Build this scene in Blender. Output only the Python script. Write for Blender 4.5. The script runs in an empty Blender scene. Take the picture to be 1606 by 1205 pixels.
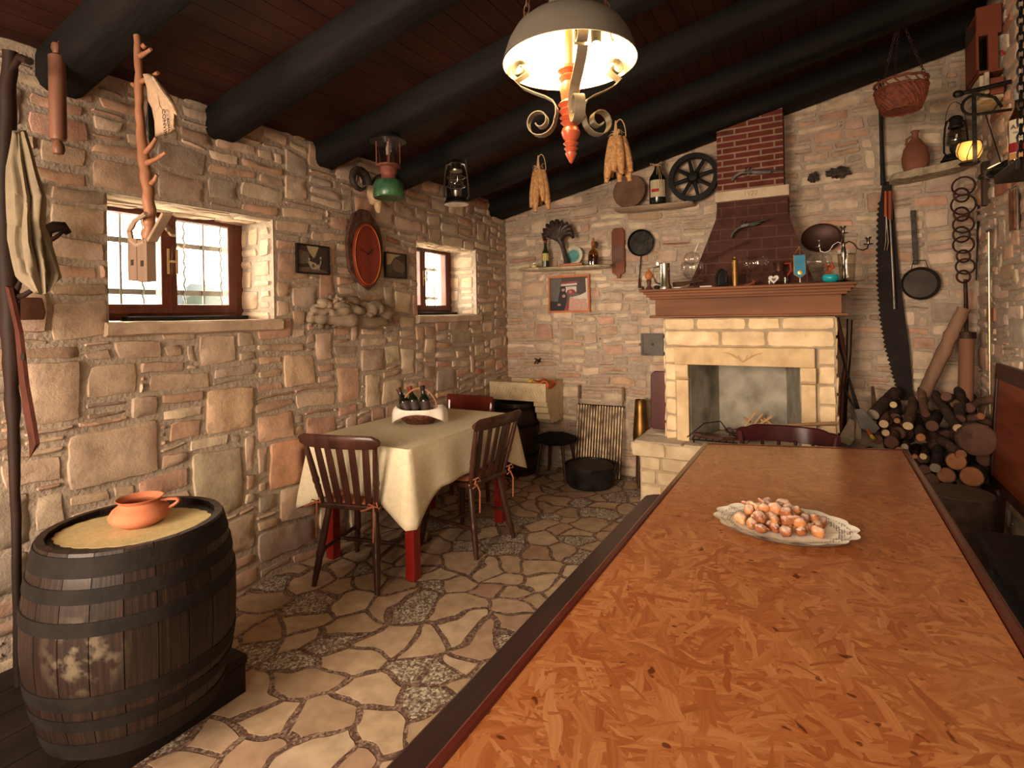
import bpy, bmesh, math, random
from mathutils import Vector, Matrix, Euler, noise
R=math.radians
PI=math.pi
scene=bpy.context.scene
col=scene.collection
# ---------------------------------------------------------------- camera
H=1.43; FPX=868.0; CX=803.0; CY=494.0; ROLL=R(1.04); YAW=R(29.05)
cam_r0=Vector((math.cos(YAW),math.sin(YAW),0)); cam_f=Vector((-math.sin(YAW),math.cos(YAW),0)); cam_u0=Vector((0,0,1))
cam_x=cam_r0*math.cos(ROLL)-cam_u0*math.sin(ROLL)
cam_y=cam_r0*math.sin(ROLL)+cam_u0*math.cos(ROLL)
cd=bpy.data.cameras.new('camera'); cam=bpy.data.objects.new('camera',cd); col.objects.link(cam)
M=Matrix((cam_x,cam_y,-cam_f)).transposed().to_4x4(); M.translation=Vector((0,0,H))
cam.matrix_world=M
cd.sensor_width=36; cd.lens=36*FPX/1606; cd.shift_y=-(602.5-CY)/1606; cd.clip_start=.05; cd.clip_end=200
scene.camera=cam
# ---------------------------------------------------------------- view, world, lights
vs=scene.view_settings
vs.view_transform='Standard'; vs.look='None'; vs.gamma=1; vs.exposure=0.52; vs.use_curve_mapping=False
w=bpy.data.worlds.new('world'); scene.world=w; w.use_nodes=True
bg=w.node_tree.nodes['Background']; bg.inputs[0].default_value=(1.0,.90,.68,1); bg.inputs[1].default_value=24.0
def area(name,loc,target,sx,sy,power,color,spread=180):
    l=bpy.data.lights.new(name,'AREA'); l.shape='RECTANGLE'; l.size=sx; l.size_y=sy; l.energy=power; l.color=color; l.spread=R(spread)
    o=bpy.data.objects.new(name,l); col.objects.link(o); o.location=loc
    o.rotation_euler=(Vector(target)-Vector(loc)).to_track_quat('-Z','Y').to_euler(); return o
area('rear_fill_light',(-1.6,-1.45,1.45),(-1.1,4.0,.75),1.5,1.5,88,(1,.755,.545),130)  # added area lamp inside the closed rear wall, fills the room
area('rear_fill_light_small',(.15,-1.45,1.6),(.0,4.2,.9),.8,1.4,17,(1,.755,.545),120)  # second added fill lamp behind the camera, no doorway there
def point(name,loc,power,color,rad=.03):
    l=bpy.data.lights.new(name,'POINT'); l.energy=power; l.color=color; l.shadow_soft_size=rad
    o=bpy.data.objects.new(name,l); col.objects.link(o); o.location=loc; return o
# ---------------------------------------------------------------- pixel -> place helpers
CAM=Vector((0,0,H))
def ray(u,v):
    x=(u-CX)/FPX; y=-(v-CY)/FPX
    return cam_x*x+cam_y*y+cam_f
def WX(u,v,x): d=ray(u,v); return CAM+d*(x/d.x)
def WY(u,v,y): d=ray(u,v); return CAM+d*(y/d.y)
def WZ(u,v,z): d=ray(u,v); return CAM+d*((z-H)/d.z)
XL=-2.68; YB=4.72; XR=.93
def CZ(x): return 2.5+.22*(x-XL)       # boards
def BZ(x): return 2.355+.22*(x-XL)     # underside of beams
# ---------------------------------------------------------------- materials
MATS={}
def nt(m): return m.node_tree.nodes, m.node_tree.links
def base_mat(name,rough,metal=0.0,coat=0.0,ior=1.45):
    m=bpy.data.materials.new(name); m.use_nodes=True
    b=m.node_tree.nodes['Principled BSDF']
    b.inputs['Roughness'].default_value=rough; b.inputs['Metallic'].default_value=metal
    b.inputs['Coat Weight'].default_value=coat; b.inputs['Coat Roughness'].default_value=.15
    b.inputs['IOR'].default_value=ior; b.inputs['Specular IOR Level'].default_value=.3
    return m,b
def ramp(n,stops):
    r=n.new('ShaderNodeValToRGB'); e=r.color_ramp.elements
    while len(e)<len(stops): e.new(.5)
    for i,(p,c) in enumerate(stops): e[i].position=p; e[i].color=(*c,1)
    return r
def mp(n,l,stretch,coord='Object'):
    t=n.new('ShaderNodeTexCoord'); g=n.new('ShaderNodeMapping'); g.inputs['Scale'].default_value=stretch
    l.new(t.outputs[coord],g.inputs[0]); return g
def mat(name,c,rough=.6,metal=0.,var=.25,scale=10,bump=.15,stretch=(1,1,1),coat=0.,c2=None,detail=4,bscale=None):
    if name in MATS: return MATS[name]
    m,b=base_mat(name,rough,metal,coat); n,l=nt(m); g=mp(n,l,stretch)
    nz=n.new('ShaderNodeTexNoise'); nz.inputs['Scale'].default_value=scale; nz.inputs['Detail'].default_value=detail; l.new(g.outputs[0],nz.inputs[0])
    lo=tuple(x*(1-var) for x in c); hi=c2 if c2 else tuple(min(1,x*(1+var)) for x in c)
    r=ramp(n,[(.32,lo),(.68,hi)]); l.new(nz.outputs[0],r.inputs[0]); l.new(r.outputs[0],b.inputs['Base Color'])
    if bump:
        nb=n.new('ShaderNodeTexNoise'); nb.inputs['Scale'].default_value=bscale or scale*2.5; nb.inputs['Detail'].default_value=3; l.new(g.outputs[0],nb.inputs[0])
        bp=n.new('ShaderNodeBump'); bp.inputs['Strength'].default_value=bump; bp.inputs['Distance'].default_value=.01
        l.new(nb.outputs[0],bp.inputs['Height']); l.new(bp.outputs[0],b.inputs['Normal'])
    MATS[name]=m; return m
def wood(name,c,rough=.45,coat=0.,axis='Z',var=.35,scale=9,bump=.1):
    s={'X':(.12,1,1),'Y':(1,.12,1),'Z':(1,1,.12)}[axis]
    return mat(name,c,rough,0,var,scale*2,bump,s,coat,detail=5)
def emit(name,c,strength):
    m=bpy.data.materials.new(name); m.use_nodes=True; n,l=nt(m); n.clear()
    e=n.new('ShaderNodeEmission'); e.inputs[0].default_value=(*c,1); e.inputs[1].default_value=strength
    o=n.new('ShaderNodeOutputMaterial'); l.new(e.outputs[0],o.inputs[0]); MATS[name]=m; return m
def glass(name,tint=(1,1,1),dens=.0,rough=.02):
    m=bpy.data.materials.new(name); m.use_nodes=True; n,l=nt(m); n.clear()
    t=n.new('ShaderNodeBsdfTransparent'); t.inputs[0].default_value=(*tint,1)
    g=n.new('ShaderNodeBsdfGlossy'); g.inputs['Roughness'].default_value=rough
    lw=n.new('ShaderNodeLayerWeight'); lw.inputs[0].default_value=.25
    mr=n.new('ShaderNodeMapRange'); mr.inputs[3].default_value=.04+dens; mr.inputs[4].default_value=.75; l.new(lw.outputs['Facing'],mr.inputs[0])
    mx=n.new('ShaderNodeMixShader'); l.new(mr.outputs[0],mx.inputs[0]); l.new(t.outputs[0],mx.inputs[1]); l.new(g.outputs[0],mx.inputs[2])
    o=n.new('ShaderNodeOutputMaterial'); l.new(mx.outputs[0],o.inputs[0]); MATS[name]=m; return m
# stone material: per-stone colour from the mesh, surface wear from noise
def stone_mat():
    m,b=base_mat('rubble_stone',.9); n,l=nt(m); g=mp(n,l,(1,1,1))
    a=n.new('ShaderNodeAttribute'); a.attribute_name='Col'
    n1=n.new('ShaderNodeTexNoise'); n1.inputs['Scale'].default_value=9; n1.inputs['Detail'].default_value=6; n1.inputs['Roughness'].default_value=.65; l.new(g.outputs[0],n1.inputs[0])
    r=ramp(n,[(.3,(.68,.64,.62)),(.5,(1,.98,.95)),(.72,(1.22,1.2,1.15))]); l.new(n1.outputs[0],r.inputs[0])
    mx=n.new('ShaderNodeMix'); mx.data_type='RGBA'; mx.blend_type='MULTIPLY'; mx.inputs[0].default_value=1
    l.new(a.outputs['Color'],mx.inputs[6]); l.new(r.outputs[0],mx.inputs[7]); 
    n3=n.new('ShaderNodeTexNoise'); n3.inputs['Scale'].default_value=3.1; n3.inputs['Detail'].default_value=5; l.new(g.outputs[0],n3.inputs[0])
    r3=ramp(n,[(.55,(0,0,0)),(.68,(1,1,1))]); l.new(n3.outputs[0],r3.inputs[0])
    mx2=n.new('ShaderNodeMix'); mx2.data_type='RGBA'; l.new(mx.outputs[2],mx2.inputs[6]); mx2.inputs[7].default_value=(.50,.27,.17,1)
    ml=n.new('ShaderNodeMath'); ml.operation='MULTIPLY'; ml.inputs[1].default_value=.35; l.new(r3.outputs[0],ml.inputs[0]); l.new(ml.outputs[0],mx2.inputs[0])
    l.new(mx2.outputs[2],b.inputs['Base Color'])
    n2=n.new('ShaderNodeTexNoise'); n2.inputs['Scale'].default_value=38; n2.inputs['Detail'].default_value=8; n2.inputs['Roughness'].default_value=.7; l.new(g.outputs[0],n2.inputs[0])
    bp=n.new('ShaderNodeBump'); bp.inputs['Strength'].default_value=.55; bp.inputs['Distance'].default_value=.012; l.new(n2.outputs[0],bp.inputs['Height']); l.new(bp.outputs[0],b.inputs['Normal'])
    MATS['stone']=m; return m
STONE=stone_mat()
MORTAR=mat('lime_mortar',(.40,.33,.265),.95,0,.15,30,.6,bscale=60)
FRAMEWOOD=wood('window_frame_wood',(.11,.030,.018),.35,.2,'Z')
BEAM=wood('beam_wood',(.0040,.0031,.0030),.8,0,'X',.5,6,.4)
DARKWOOD=wood('dark_stained_wood',(.052,.019,.013),.38,.25,'Z')
REDWOOD=wood('red_table_leg',(.22,.012,.010),.3,.4,'Z')
IRON=mat('wrought_iron',(.02,.018,.017),.5,.7,.4,20,.3)
STEEL=mat('worn_steel',(.45,.43,.40),.3,1,.3,14,.1)
BLACK=mat('matte_black',(.012,.011,.012),.6,0,.3,20,.1)
BRASS=mat('old_brass',(.48,.30,.09),.35,1,.3,10,.1)
TERRA=mat('terracotta',(.48,.165,.085),.75,0,.15,9,.15)
LINEN=mat('cream_linen',(.72,.64,.46),.85,0,.07,40,.12,bscale=300)
CLEAR=glass('clear_glass'); PANE=glass('window_pane',(1,1,1),-.02)
# ---------------------------------------------------------------- mesh helpers
def frame(o,ax,ay,az):
    m=Matrix((Vector(ax).normalized(),Vector(ay).normalized(),Vector(az).normalized())).transposed().to_4x4(); m.translation=Vector(o); return m
def axisframe(o,d,up=(0,0,1)):
    z=Vector(d).normalized(); u=Vector(up)
    if abs(z.dot(u.normalized()))>.98: u=Vector((0,1,0))
    x=u.cross(z).normalized(); y=z.cross(x); return frame(o,x,y,z)
class MB:
    def __init__(s): s.v=[]; s.f=[]; s.mi=[]; s.cm=0; s.col=[]; s.cc=None
    def add(s,vs,fs,M=None):
        b=len(s.v)
        for p in vs:
            p=Vector(p); s.v.append(M@p if M is not None else p)
        s.col+= [s.cc]*len(vs)
        for f in fs: s.f.append(tuple(b+i for i in f)); s.mi.append(s.cm)
        return s
    def box(s,c,size,M=None,rot=None):
        x,y,z=[k/2 for k in size]; c=Vector(c)
        vs=[Vector((a*x,b_*y,d*z)) for a in(-1,1) for b_ in(-1,1) for d in(-1,1)]
        if rot is not None: vs=[rot@p for p in vs]
        vs=[p+c for p in vs]
        return s.add(vs,[(0,1,3,2),(4,6,7,5),(0,4,5,1),(2,3,7,6),(0,2,6,4),(1,5,7,3)],M)
    def bar(s,p,q,wd,th,up=(0,0,1)):
        p=Vector(p);q=Vector(q);F=axisframe((p+q)/2,q-p,up); return s.box((0,0,0),(wd,th,(q-p).length),F)
    def tube(s,pts,rad,n=8,closed=False,caps=True,squash=1):
        pts=[Vector(p) for p in pts]; m=len(pts)
        if not hasattr(rad,'__len__'): rad=[rad]*m
        b=len(s.v); px=None; vs=[]; fs=[]
        for i,p in enumerate(pts):
            if closed: t=pts[(i+1)%m]-pts[i-1]
            else: t=pts[min(i+1,m-1)]-pts[max(i-1,0)]
            if t.length<1e-9: t=Vector((0,0,1))
            t.normalize()
            if px is None:
                px=t.cross(Vector((0,0,1)))
                if px.length<.1: px=t.cross(Vector((0,1,0)))
            px=(px-t*px.dot(t)).normalized(); py=t.cross(px)
            for k in range(n):
                a=2*PI*k/n; vs.append(p+px*math.cos(a)*rad[i]+py*math.sin(a)*rad[i]*squash)
        for i in range(m if closed else m-1):
            j=(i+1)%m
            for k in range(n):
                k2=(k+1)%n; fs.append((i*n+k,i*n+k2,j*n+k2,j*n+k))
        if caps and not closed:
            fs.append(tuple(range(n))[::-1]); fs.append(tuple((m-1)*n+k for k in range(n)))
        return s.add(vs,fs)
    def lathe(s,prof,o=(0,0,0),d=(0,0,1),n=24,sx=1,sy=1,M=None,cap=True):
        F=M if M is not None else axisframe(o,d); vs=[];fs=[];m=len(prof)
        for r,z in prof:
            for k in range(n):
                a=2*PI*k/n; vs.append((r*math.cos(a)*sx,r*math.sin(a)*sy,z))
        for i in range(m-1):
            for k in range(n):
                k2=(k+1)%n; fs.append((i*n+k,i*n+k2,(i+1)*n+k2,(i+1)*n+k))
        if cap:
            if prof[0][0]>1e-4: fs.append(tuple(range(n))[::-1])
            if prof[-1][0]>1e-4: fs.append(tuple((m-1)*n+k for k in range(n)))
        return s.add(vs,fs,F)
    def prism(s,poly,t,M=None):
        """poly in local xy, thickness from z=0 to z=t"""
        n=len(poly); vs=[(x,y,0) for x,y in poly]+[(x,y,t) for x,y in poly]
        fs=[tuple(range(n))[::-1],tuple(range(n,2*n))]+[(i,(i+1)%n,n+(i+1)%n,n+i) for i in range(n)]
        return s.add(vs,fs,M)
    def blob(s,c,r,sc=(1,1,1),amp=.15,seed=0,nu=14,nv=9,rot=None,freq=1.5):
        vs=[];fs=[];c=Vector(c)
        for j in range(nv+1):
            t=PI*j/nv
            for i in range(nu):
                a=2*PI*i/nu; d=Vector((math.sin(t)*math.cos(a),math.sin(t)*math.sin(a),math.cos(t)))
                k=1+amp*noise.noise(d*freq+Vector((seed*3.1,seed*1.7,seed)))*2
                p=Vector((d.x*sc[0],d.y*sc[1],d.z*sc[2]))*r*k
                if rot is not None: p=rot@p
                vs.append(c+p)
        for j in range(nv):
            for i in range(nu):
                i2=(i+1)%nu; fs.append((j*nu+i,(j+1)*nu+i,(j+1)*nu+i2,j*nu+i2))
        return s.add(vs,fs)
    def grid(s,fn,nu,nv,flip=False,M=None):
        vs=[fn(i/nu,j/nv) for j in range(nv+1) for i in range(nu+1)]; fs=[]
        for j in range(nv):
            for i in range(nu):
                a=j*(nu+1)+i; f=(a,a+1,a+nu+2,a+nu+1); fs.append(f[::-1] if flip else f)
        return s.add(vs,fs,M)
    def build(s,name,m,parent=None,smooth=False,bevel=0,solid=0,origin=None,sharp=40):
        me=bpy.data.meshes.new(name)
        if parent is not None: o0=wloc(parent)
        elif origin is not None: o0=Vector(origin)
        else:
            xs=[p.x for p in s.v];ys=[p.y for p in s.v];zs=[p.z for p in s.v]
            o0=Vector(((min(xs)+max(xs))/2,(min(ys)+max(ys))/2,min(zs)))
        me.from_pydata([tuple(p-o0) for p in s.v],[],s.f)
        for mm in (m if isinstance(m,(list,tuple)) else [m]): me.materials.append(mm)
        me.polygons.foreach_set('material_index',s.mi)
        if any(c is not None for c in s.col):
            ca=me.color_attributes.new('Col','FLOAT_COLOR','POINT'); buf=[]
            for c in s.col: buf+= [*(c or (.4,.35,.3)),1]
            ca.data.foreach_set('color',buf)
        bm=bmesh.new(); bm.from_mesh(me); bmesh.ops.remove_doubles(bm,verts=bm.verts,dist=1e-6)
        if not any(c is not None for c in s.col): bmesh.ops.recalc_face_normals(bm,faces=bm.faces)
        bm.to_mesh(me); bm.free()
        if smooth:
            me.polygons.foreach_set('use_smooth',[True]*len(me.polygons))
            try: me.set_sharp_from_angle(angle=R(sharp))
            except Exception: pass
        me.update()
        o=bpy.data.objects.new(name,me); col.objects.link(o)
        if parent is not None: o.parent=parent
        else: o.location=o0
        if bevel:
            b=o.modifiers.new('bevel','BEVEL'); b.width=bevel; b.segments=2; b.limit_method='ANGLE'; b.angle_limit=R(35)
        if solid:
            b=o.modifiers.new('solid','SOLIDIFY'); b.thickness=solid; b.offset=0
        return o
def wloc(o):
    p=o.location.copy()
    while o.parent is not None: o=o.parent; p+=o.location
    return p
def tag(o,label=None,cat=None,group=None,kind=None):
    if label: o['label']=label
    if cat: o['category']=cat
    if group: o['group']=group
    if kind: o['kind']=kind
    return o
def thing(name,label,cat,loc=(0,0,0),group=None):
    o=bpy.data.objects.new(name,None); col.objects.link(o); o.location=loc; o.empty_display_size=.1
    return tag(o,label,cat,group)
def struct(o): o['kind']='structure'; return o
def copy_tree(o,parent=None):
    c=o.copy(); col.objects.link(c); c.parent=parent
    for ch in list(o.children): copy_tree(ch,c)
    return c
def text_mesh(txt,size,name,m,parent,M,ext=.0006,xs=1.0):
    cu=bpy.data.curves.new(name,'FONT'); cu.body=txt; cu.size=size; cu.extrude=ext; cu.align_x='CENTER'; cu.align_y='CENTER'
    t=bpy.data.objects.new(name,cu); col.objects.link(t); bpy.context.view_layer.update()
    me=bpy.data.meshes.new_from_object(t.evaluated_get(bpy.context.evaluated_depsgraph_get()))
    bpy.data.objects.remove(t)
    o0=wloc(parent) if parent else Vector()
    for v in me.vertices: v.co=(M@Vector((v.co.x*xs,v.co.y,v.co.z)))-o0
    me.materials.clear(); me.materials.append(m)
    o=bpy.data.objects.new(name,me); col.objects.link(o)
    if parent: o.parent=parent
    return o
# ---------------------------------------------------------------- rubble masonry
BEIGE=(.53,.41,.315);PALE=(.61,.50,.385);PINK=(.52,.34,.25);REDS=(.37,.17,.11);GREY=(.43,.355,.29);BROWN=(.44,.31,.225)
def palette(rng,reds=.08):
    k=rng.random()
    c=REDS if k<reds*.35 else PINK if k<reds*.5+.2 else BROWN if k<.38 else GREY if k<.52 else PALE if k<.68 else BEIGE
    f=rng.uniform(.85,1.12); return tuple(x*f*rng.uniform(.96,1.04) for x in c)
def layout(s0,s1,t0,t1,cell,rng,big,holes=(),pre=(),ceil=None,toff=0):
    cs,ct=cell; ns=int(round((s1-s0)/cs)); ntt=int(round((t1-t0)/ct)); occ=[[0]*ns for _ in range(ntt)]; out=[]
    def ij(a,b): return int(round((a-s0)/cs)),int(round((b-t0)/ct))
    for (a0,b0,a1,b1) in holes:
        i0,j0=ij(a0,b0); i1,j1=ij(a1,b1)
        for j in range(max(0,j0),min(ntt,j1)):
            for i in range(max(0,i0),min(ns,i1)): occ[j][i]=2
    for (a0,b0,a1,b1,c) in pre:
        i0,j0=ij(min(a0,a1),min(b0,b1)); i1,j1=ij(max(a0,a1),max(b0,b1)); i1=max(i1,i0+1); j1=max(j1,j0+1)
        i0=max(i0,0);j0=max(j0,0);i1=min(i1,ns);j1=min(j1,ntt)
        if i1<=i0 or j1<=j0 or any(occ[j][i] for j in range(j0,j1) for i in range(i0,i1)): continue
        for j in range(j0,j1):
            for i in range(i0,i1): occ[j][i]=1
        out.append((s0+i0*cs,t0+j0*ct,s0+i1*cs,t0+j1*ct,c))
    for j in range(ntt):
        for i in range(ns):
            if occ[j][i]: continue
            wd,hg=big(rng,s0+i*cs,t0+j*ct); w_=max(1,int(round(wd/cs))); h_=max(1,int(round(hg/ct)))
            ww=0
            while ww<w_ and i+ww<ns and not occ[j][i+ww]: ww+=1
            # avoid leaving slivers
            k=i+ww; run=0
            while k+run<ns and not occ[j][k+run] and run<2: run+=1
            if run==1 and ww>1: ww+=1 if rng.random()<.6 else 0
            ww=min(ww,ns-i)
            if ww==1 and w_>1: h_=1 if rng.random()<.6 else 2
            hh=0
            while hh<h_ and j+hh<ntt and not any(occ[j+hh][i+q] for q in range(ww)): hh+=1
            hh=max(hh,1)
            for q in range(hh):
                for p in range(ww): occ[j+q][i+p]=1
            a=(s0+i*cs,t0+j*ct,s0+(i+ww)*cs,t0+(j+hh)*ct)
            out.append((*a,palette(rng)))
    if ceil: out=[o for o in out if o[1]<ceil((o[0]+o[2])/2)-.02]
    return out
def masonry(mb,stones,Mw,rng,gap=.005,H_=.015,warp=.02,jit=.013,fade=()):
    def W(a,b):
        k=1.0
        for (x0,y0,x1,y1) in fade:
            dx=max(x0-a,a-x1,0); dy=max(y0-b,b-y1,0); k=min(k,math.hypot(dx,dy)/.15)
        v=Vector((a*1.7,b*2.3,.3)); v2=Vector((a*6,b*7,5.3))
        return (a+k*(warp*1.6*noise.noise(v)+warp*.5*noise.noise(v2)), b+k*(warp*1.9*noise.noise(v+Vector((9,4,2)))+warp*.5*noise.noise(v2+Vector((3,3,3)))))
    for (a0,b0,a1,b1,c) in stones:
        w_=a1-a0;h_=b1-b0
        j=min(jit,h_*.22,w_*.22)
        cr=[(a0+gap+rng.uniform(-.3,1)*j,b0+gap+rng.uniform(-.3,1)*j),(a1-gap-rng.uniform(-.3,1)*j,b0+gap+rng.uniform(-.3,1)*j),
            (a1-gap-rng.uniform(-.3,1)*j,b1-gap-rng.uniform(-.3,1)*j),(a0+gap+rng.uniform(-.3,1)*j,b1-gap-rng.uniform(-.3,1)*j)]
        hh=H_*rng.uniform(.5,1.25); tilt=(rng.uniform(-.35,.35),rng.uniform(-.35,.35)); sd=rng.uniform(0,90)
        nu=max(2,int(w_/.035)); nv=max(2,int(h_/.035))
        eu=min(.25,.008/w_); ev=min(.25,.008/h_)
        us=[0,eu]+[eu+(1-2*eu)*k/nu for k in range(1,nu)]+[1-eu,1]; vs_=[0,ev]+[ev+(1-2*ev)*k/nv for k in range(1,nv)]+[1-ev,1]
        V=[];F=[];nn=len(us)
        for jv,v in enumerate(vs_):
            for iu,u in enumerate(us):
                p=2*u-1;q=2*v-1; rc=1-.13*min(1,.06/min(w_,h_))*(abs(p)**6*abs(q)**6)*1.6
                uu=(p*rc+1)/2; vv=(q*rc+1)/2
                x=(cr[0][0]*(1-uu)+cr[1][0]*uu)*(1-vv)+(cr[3][0]*(1-uu)+cr[2][0]*uu)*vv
                y=(cr[0][1]*(1-uu)+cr[1][1]*uu)*(1-vv)+(cr[3][1]*(1-uu)+cr[2][1]*uu)*vv
                x,y=W(x,y)
                e=.006*noise.noise(Vector((x*22,y*22,sd))); x+=e; y+=.006*noise.noise(Vector((x*22+7,y*22,sd+5)))
                edge=iu in(0,nn-1) or jv in(0,len(vs_)-1); ring=iu in(1,nn-2) or jv in(1,len(vs_)-2)
                if edge: z=-.006
                else:
                    z=hh*(.62 if ring else 1)+.45*hh*(tilt[0]*p+tilt[1]*q)+.006*noise.noise(Vector((x*14,y*14,sd)))+.004*noise.noise(Vector((x*40,y*40,sd)))
                    z=max(z,.002)
                V.append((x,y,z))
        for jv in range(len(vs_)-1):
            for iu in range(nn-1):
                a=jv*nn+iu; F.append((a,a+1,a+nn+1,a+nn))
        mb.cc=c; mb.add(V,F,Mw)
def mortar(mb,rects,Mw,z=0):
    for (a0,b0,a1,b1) in rects: 
        mb.cm=1; mb.cc=(.4,.34,.27); mb.add([(a0,b0,z),(a1,b0,z),(a1,b1,z),(a0,b1,z)],[(0,1,2,3)],Mw); mb.cm=0
YF=-1.7
# left wall (s=y, t=z), windows through it
rng=random.Random(7)
W1=(1.24,1.425,2.07,1.99); W2=(3.335,1.435,4.17,2.012)
def px_rect(u0,v0,u1,v1,c):
    p=WX(u0,v0,XL);q=WX(u1,v1,XL); zt=(p.z,q.z); return (p.y,min(zt),q.y,max(zt),c)
pre=[px_rect(30,566,122,660,BEIGE),px_rect(133,574,213,628,BEIGE),px_rect(226,586,332,612,BEIGE),px_rect(325,609,398,672,(.60,.43,.30)),px_rect(310,527,370,571,BEIGE),
 px_rect(172,533,252,560,BEIGE),px_rect(90,686,254,738,BEIGE),px_rect(75,463,163,525,BEIGE),px_rect(299,712,388,802,(.50,.42,.31)),px_rect(30,722,112,800,REDS),
 px_rect(196,731,286,770,(.45,.26,.18)),px_rect(261,662,323,694,PINK),px_rect(420,700,478,760,(.60,.34,.22)),px_rect(462,642,522,684,(.62,.38,.25)),px_rect(440,556,497,610,(.64,.47,.33)),
 px_rect(570,590,600,640,PALE),px_rect(628,545,653,590,PALE),px_rect(150,142,215,185,PINK),px_rect(398,225,430,252,BEIGE),px_rect(487,305,535,338,PALE),px_rect(350,806,420,850,(.38,.22,.15)),px_rect(400,372,425,400,PALE),px_rect(525,580,560,632,PINK)]
def bigL(r,s,t):
    k=r.random()
    if t<.62 and k<.3: return r.uniform(.25,.45),r.uniform(.14,.26)
    if k<.13: return r.uniform(.17,.28),r.uniform(.13,.20)
    if k<.78: return r.uniform(.15,.34),r.uniform(.06,.10)
    return r.uniform(.10,.30),.035
sl=layout(YF,YB,0,2.55,(.035,.035),rng,bigL,holes=(W1,W2),pre=pre)
Mleft=frame((XL,0,0),(0,1,0),(0,0,1),(1,0,0))
mb=MB(); masonry(mb,sl,Mleft,rng,gap=.005,fade=(W1,W2),H_=.018)
mortar(mb,[(YF,0,YB,W1[1]),(YF,W2[3],YB,2.52),(YF,W1[1],W1[0],W2[3]),(W1[0],W1[3],W1[2],W2[3]),(W1[2],W1[1],W2[0],W2[3]),(W2[2],W1[1],YB,W2[3]),(W2[0],W1[1],W2[2],W2[1])],Mleft,.002)
# window reveals, part of the same wall
D=.30
for (a0,b0,a1,b1) in (W1,W2):
    for (Mr,s1_,t1_) in ((frame((XL-D-.12,a1,b0),(1,0,0),(0,0,1),(0,-1,0)),D+.12,b1-b0),   # far jamb, seen from the room
                     (frame((XL,a0,b0),(-1,0,0),(0,0,1),(0,1,0)),D+.12,b1-b0),
                     (frame((XL-D-.12,a0,b1),(0,1,0),(1,0,0),(0,0,-1)),a1-a0,D+.12)):
        h_=s1_ if False else None
        st=layout(0,s1_,0,t1_,(.05,.06),rng,lambda r,s,t:(r.uniform(.14,.4),r.uniform(.05,.12)))
        st=[(x[0],x[1],x[2],x[3],PALE if rng.random()<.7 else BEIGE) for x in st]
        masonry(mb,st,Mr,rng,H_=.012,warp=.004)
        mortar(mb,[(-.005,-.005,s1_+.005,t1_+.005)],Mr,.001)
    mb.cc=(.5,.45,.36); mb.cm=1
    Mb=frame((XL-D-.12,a0,b0),(0,1,0),(1,0,0),(0,0,-1)); mb.add([(0,0,0),(a1-a0,0,0),(a1-a0,D+.12,0),(0,D+.12,0)],[(0,1,2,3)],Mb); mb.cm=0
mb.cm=1; mb.cc=(.4,.34,.27)
for (p0,q0,p1_,q1) in ((YF,-.05,YB,W1[1]-.03),(YF,W2[3]+.004,YB,2.50),(YF,W1[1]-.04,W1[0]-.003,W2[3]+.01),(W1[0]-.01,W1[3]+.004,W1[2]+.01,W2[3]+.01),(W1[2]+.003,W1[1]-.04,W2[0]-.003,W2[3]+.01),(W2[2]+.003,W1[1]-.04,YB,W2[3]+.01),(W2[0]-.01,W1[1]-.04,W2[2]+.01,W2[1]-.035)):
    mb.box((XL-.212,(p0+p1_)/2,(q0+q1)/2),(.42,p1_-p0,q1-q0))
mb.cm=0
struct(mb.build('wall_left',[STONE,MORTAR],None,True,origin=(XL,0,0),sharp=50))
# back wall
rng=random.Random(11)
def bigB(r,s,t):
    k=r.random()
    if k<.07: return r.uniform(.14,.26),r.uniform(.11,.16)
    if k<.72: return r.uniform(.14,.36),r.uniform(.055,.09)
    return r.uniform(.12,.34),.03
_pal=palette
def palette(rng,reds=.05):
    k=rng.random(); c=REDS if k<.015 else PINK if k<.14 else BROWN if k<.22 else GREY if k<.36 else PALE if k<.72 else BEIGE
    f=rng.uniform(.85,1.12); return tuple(x*f*rng.uniform(.97,1.03) for x in c)
sb=layout(XL,XR+.01,0,3.33,(.035,.03),rng,bigB,ceil=lambda x:CZ(x)+.02)
Mback=frame((0,YB,0),(1,0,0),(0,0,1),(0,-1,0))
mb=MB(); masonry(mb,sb,Mback,rng,gap=.0035,H_=.018,jit=.010)
mb.cc=(.4,.34,.27); mb.cm=1
mb.add([(XL,0,.002),(XR,0,.002),(XR,CZ(XR),.002),(XL,CZ(XL),.002)],[(0,1,2,3)],Mback); mb.cm=0
mb.cm=1; mb.box(((XL+XR)/2,YB+.1,1.6),(XR-XL+.4,.19,3.4)); mb.cm=0
struct(mb.build('wall_back',[STONE,MORTAR],None,True,origin=(0,YB,0),sharp=50))
# right wall
palette=_pal
sr=layout(-YB,-YF-.6,0,3.27,(.035,.035),rng,bigL)
Mright=frame((XR,0,0),(0,-1,0),(0,0,1),(-1,0,0))
mb=MB(); masonry(mb,sr,Mright,rng,H_=.018); mortar(mb,[(-YB,0,-YF,3.3)],Mright,.002)
mb.cm=1; mb.box((XR+.1,(YF+YB)/2,1.6),(.19,YB-YF,3.4)); mb.cm=0
struct(mb.build('wall_right',[STONE,MORTAR],None,True,origin=(XR,0,0),sharp=50))
# wall behind the camera, closed
PL=mat('rear_plaster',(.45,.38,.30),.9,0,.1,6,.2)
mb=MB(); mb.box(((XL+XR)/2,YF-.05,1.65),(XR-XL+.3,.1,3.4)); struct(mb.build('wall_front',PL))
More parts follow.
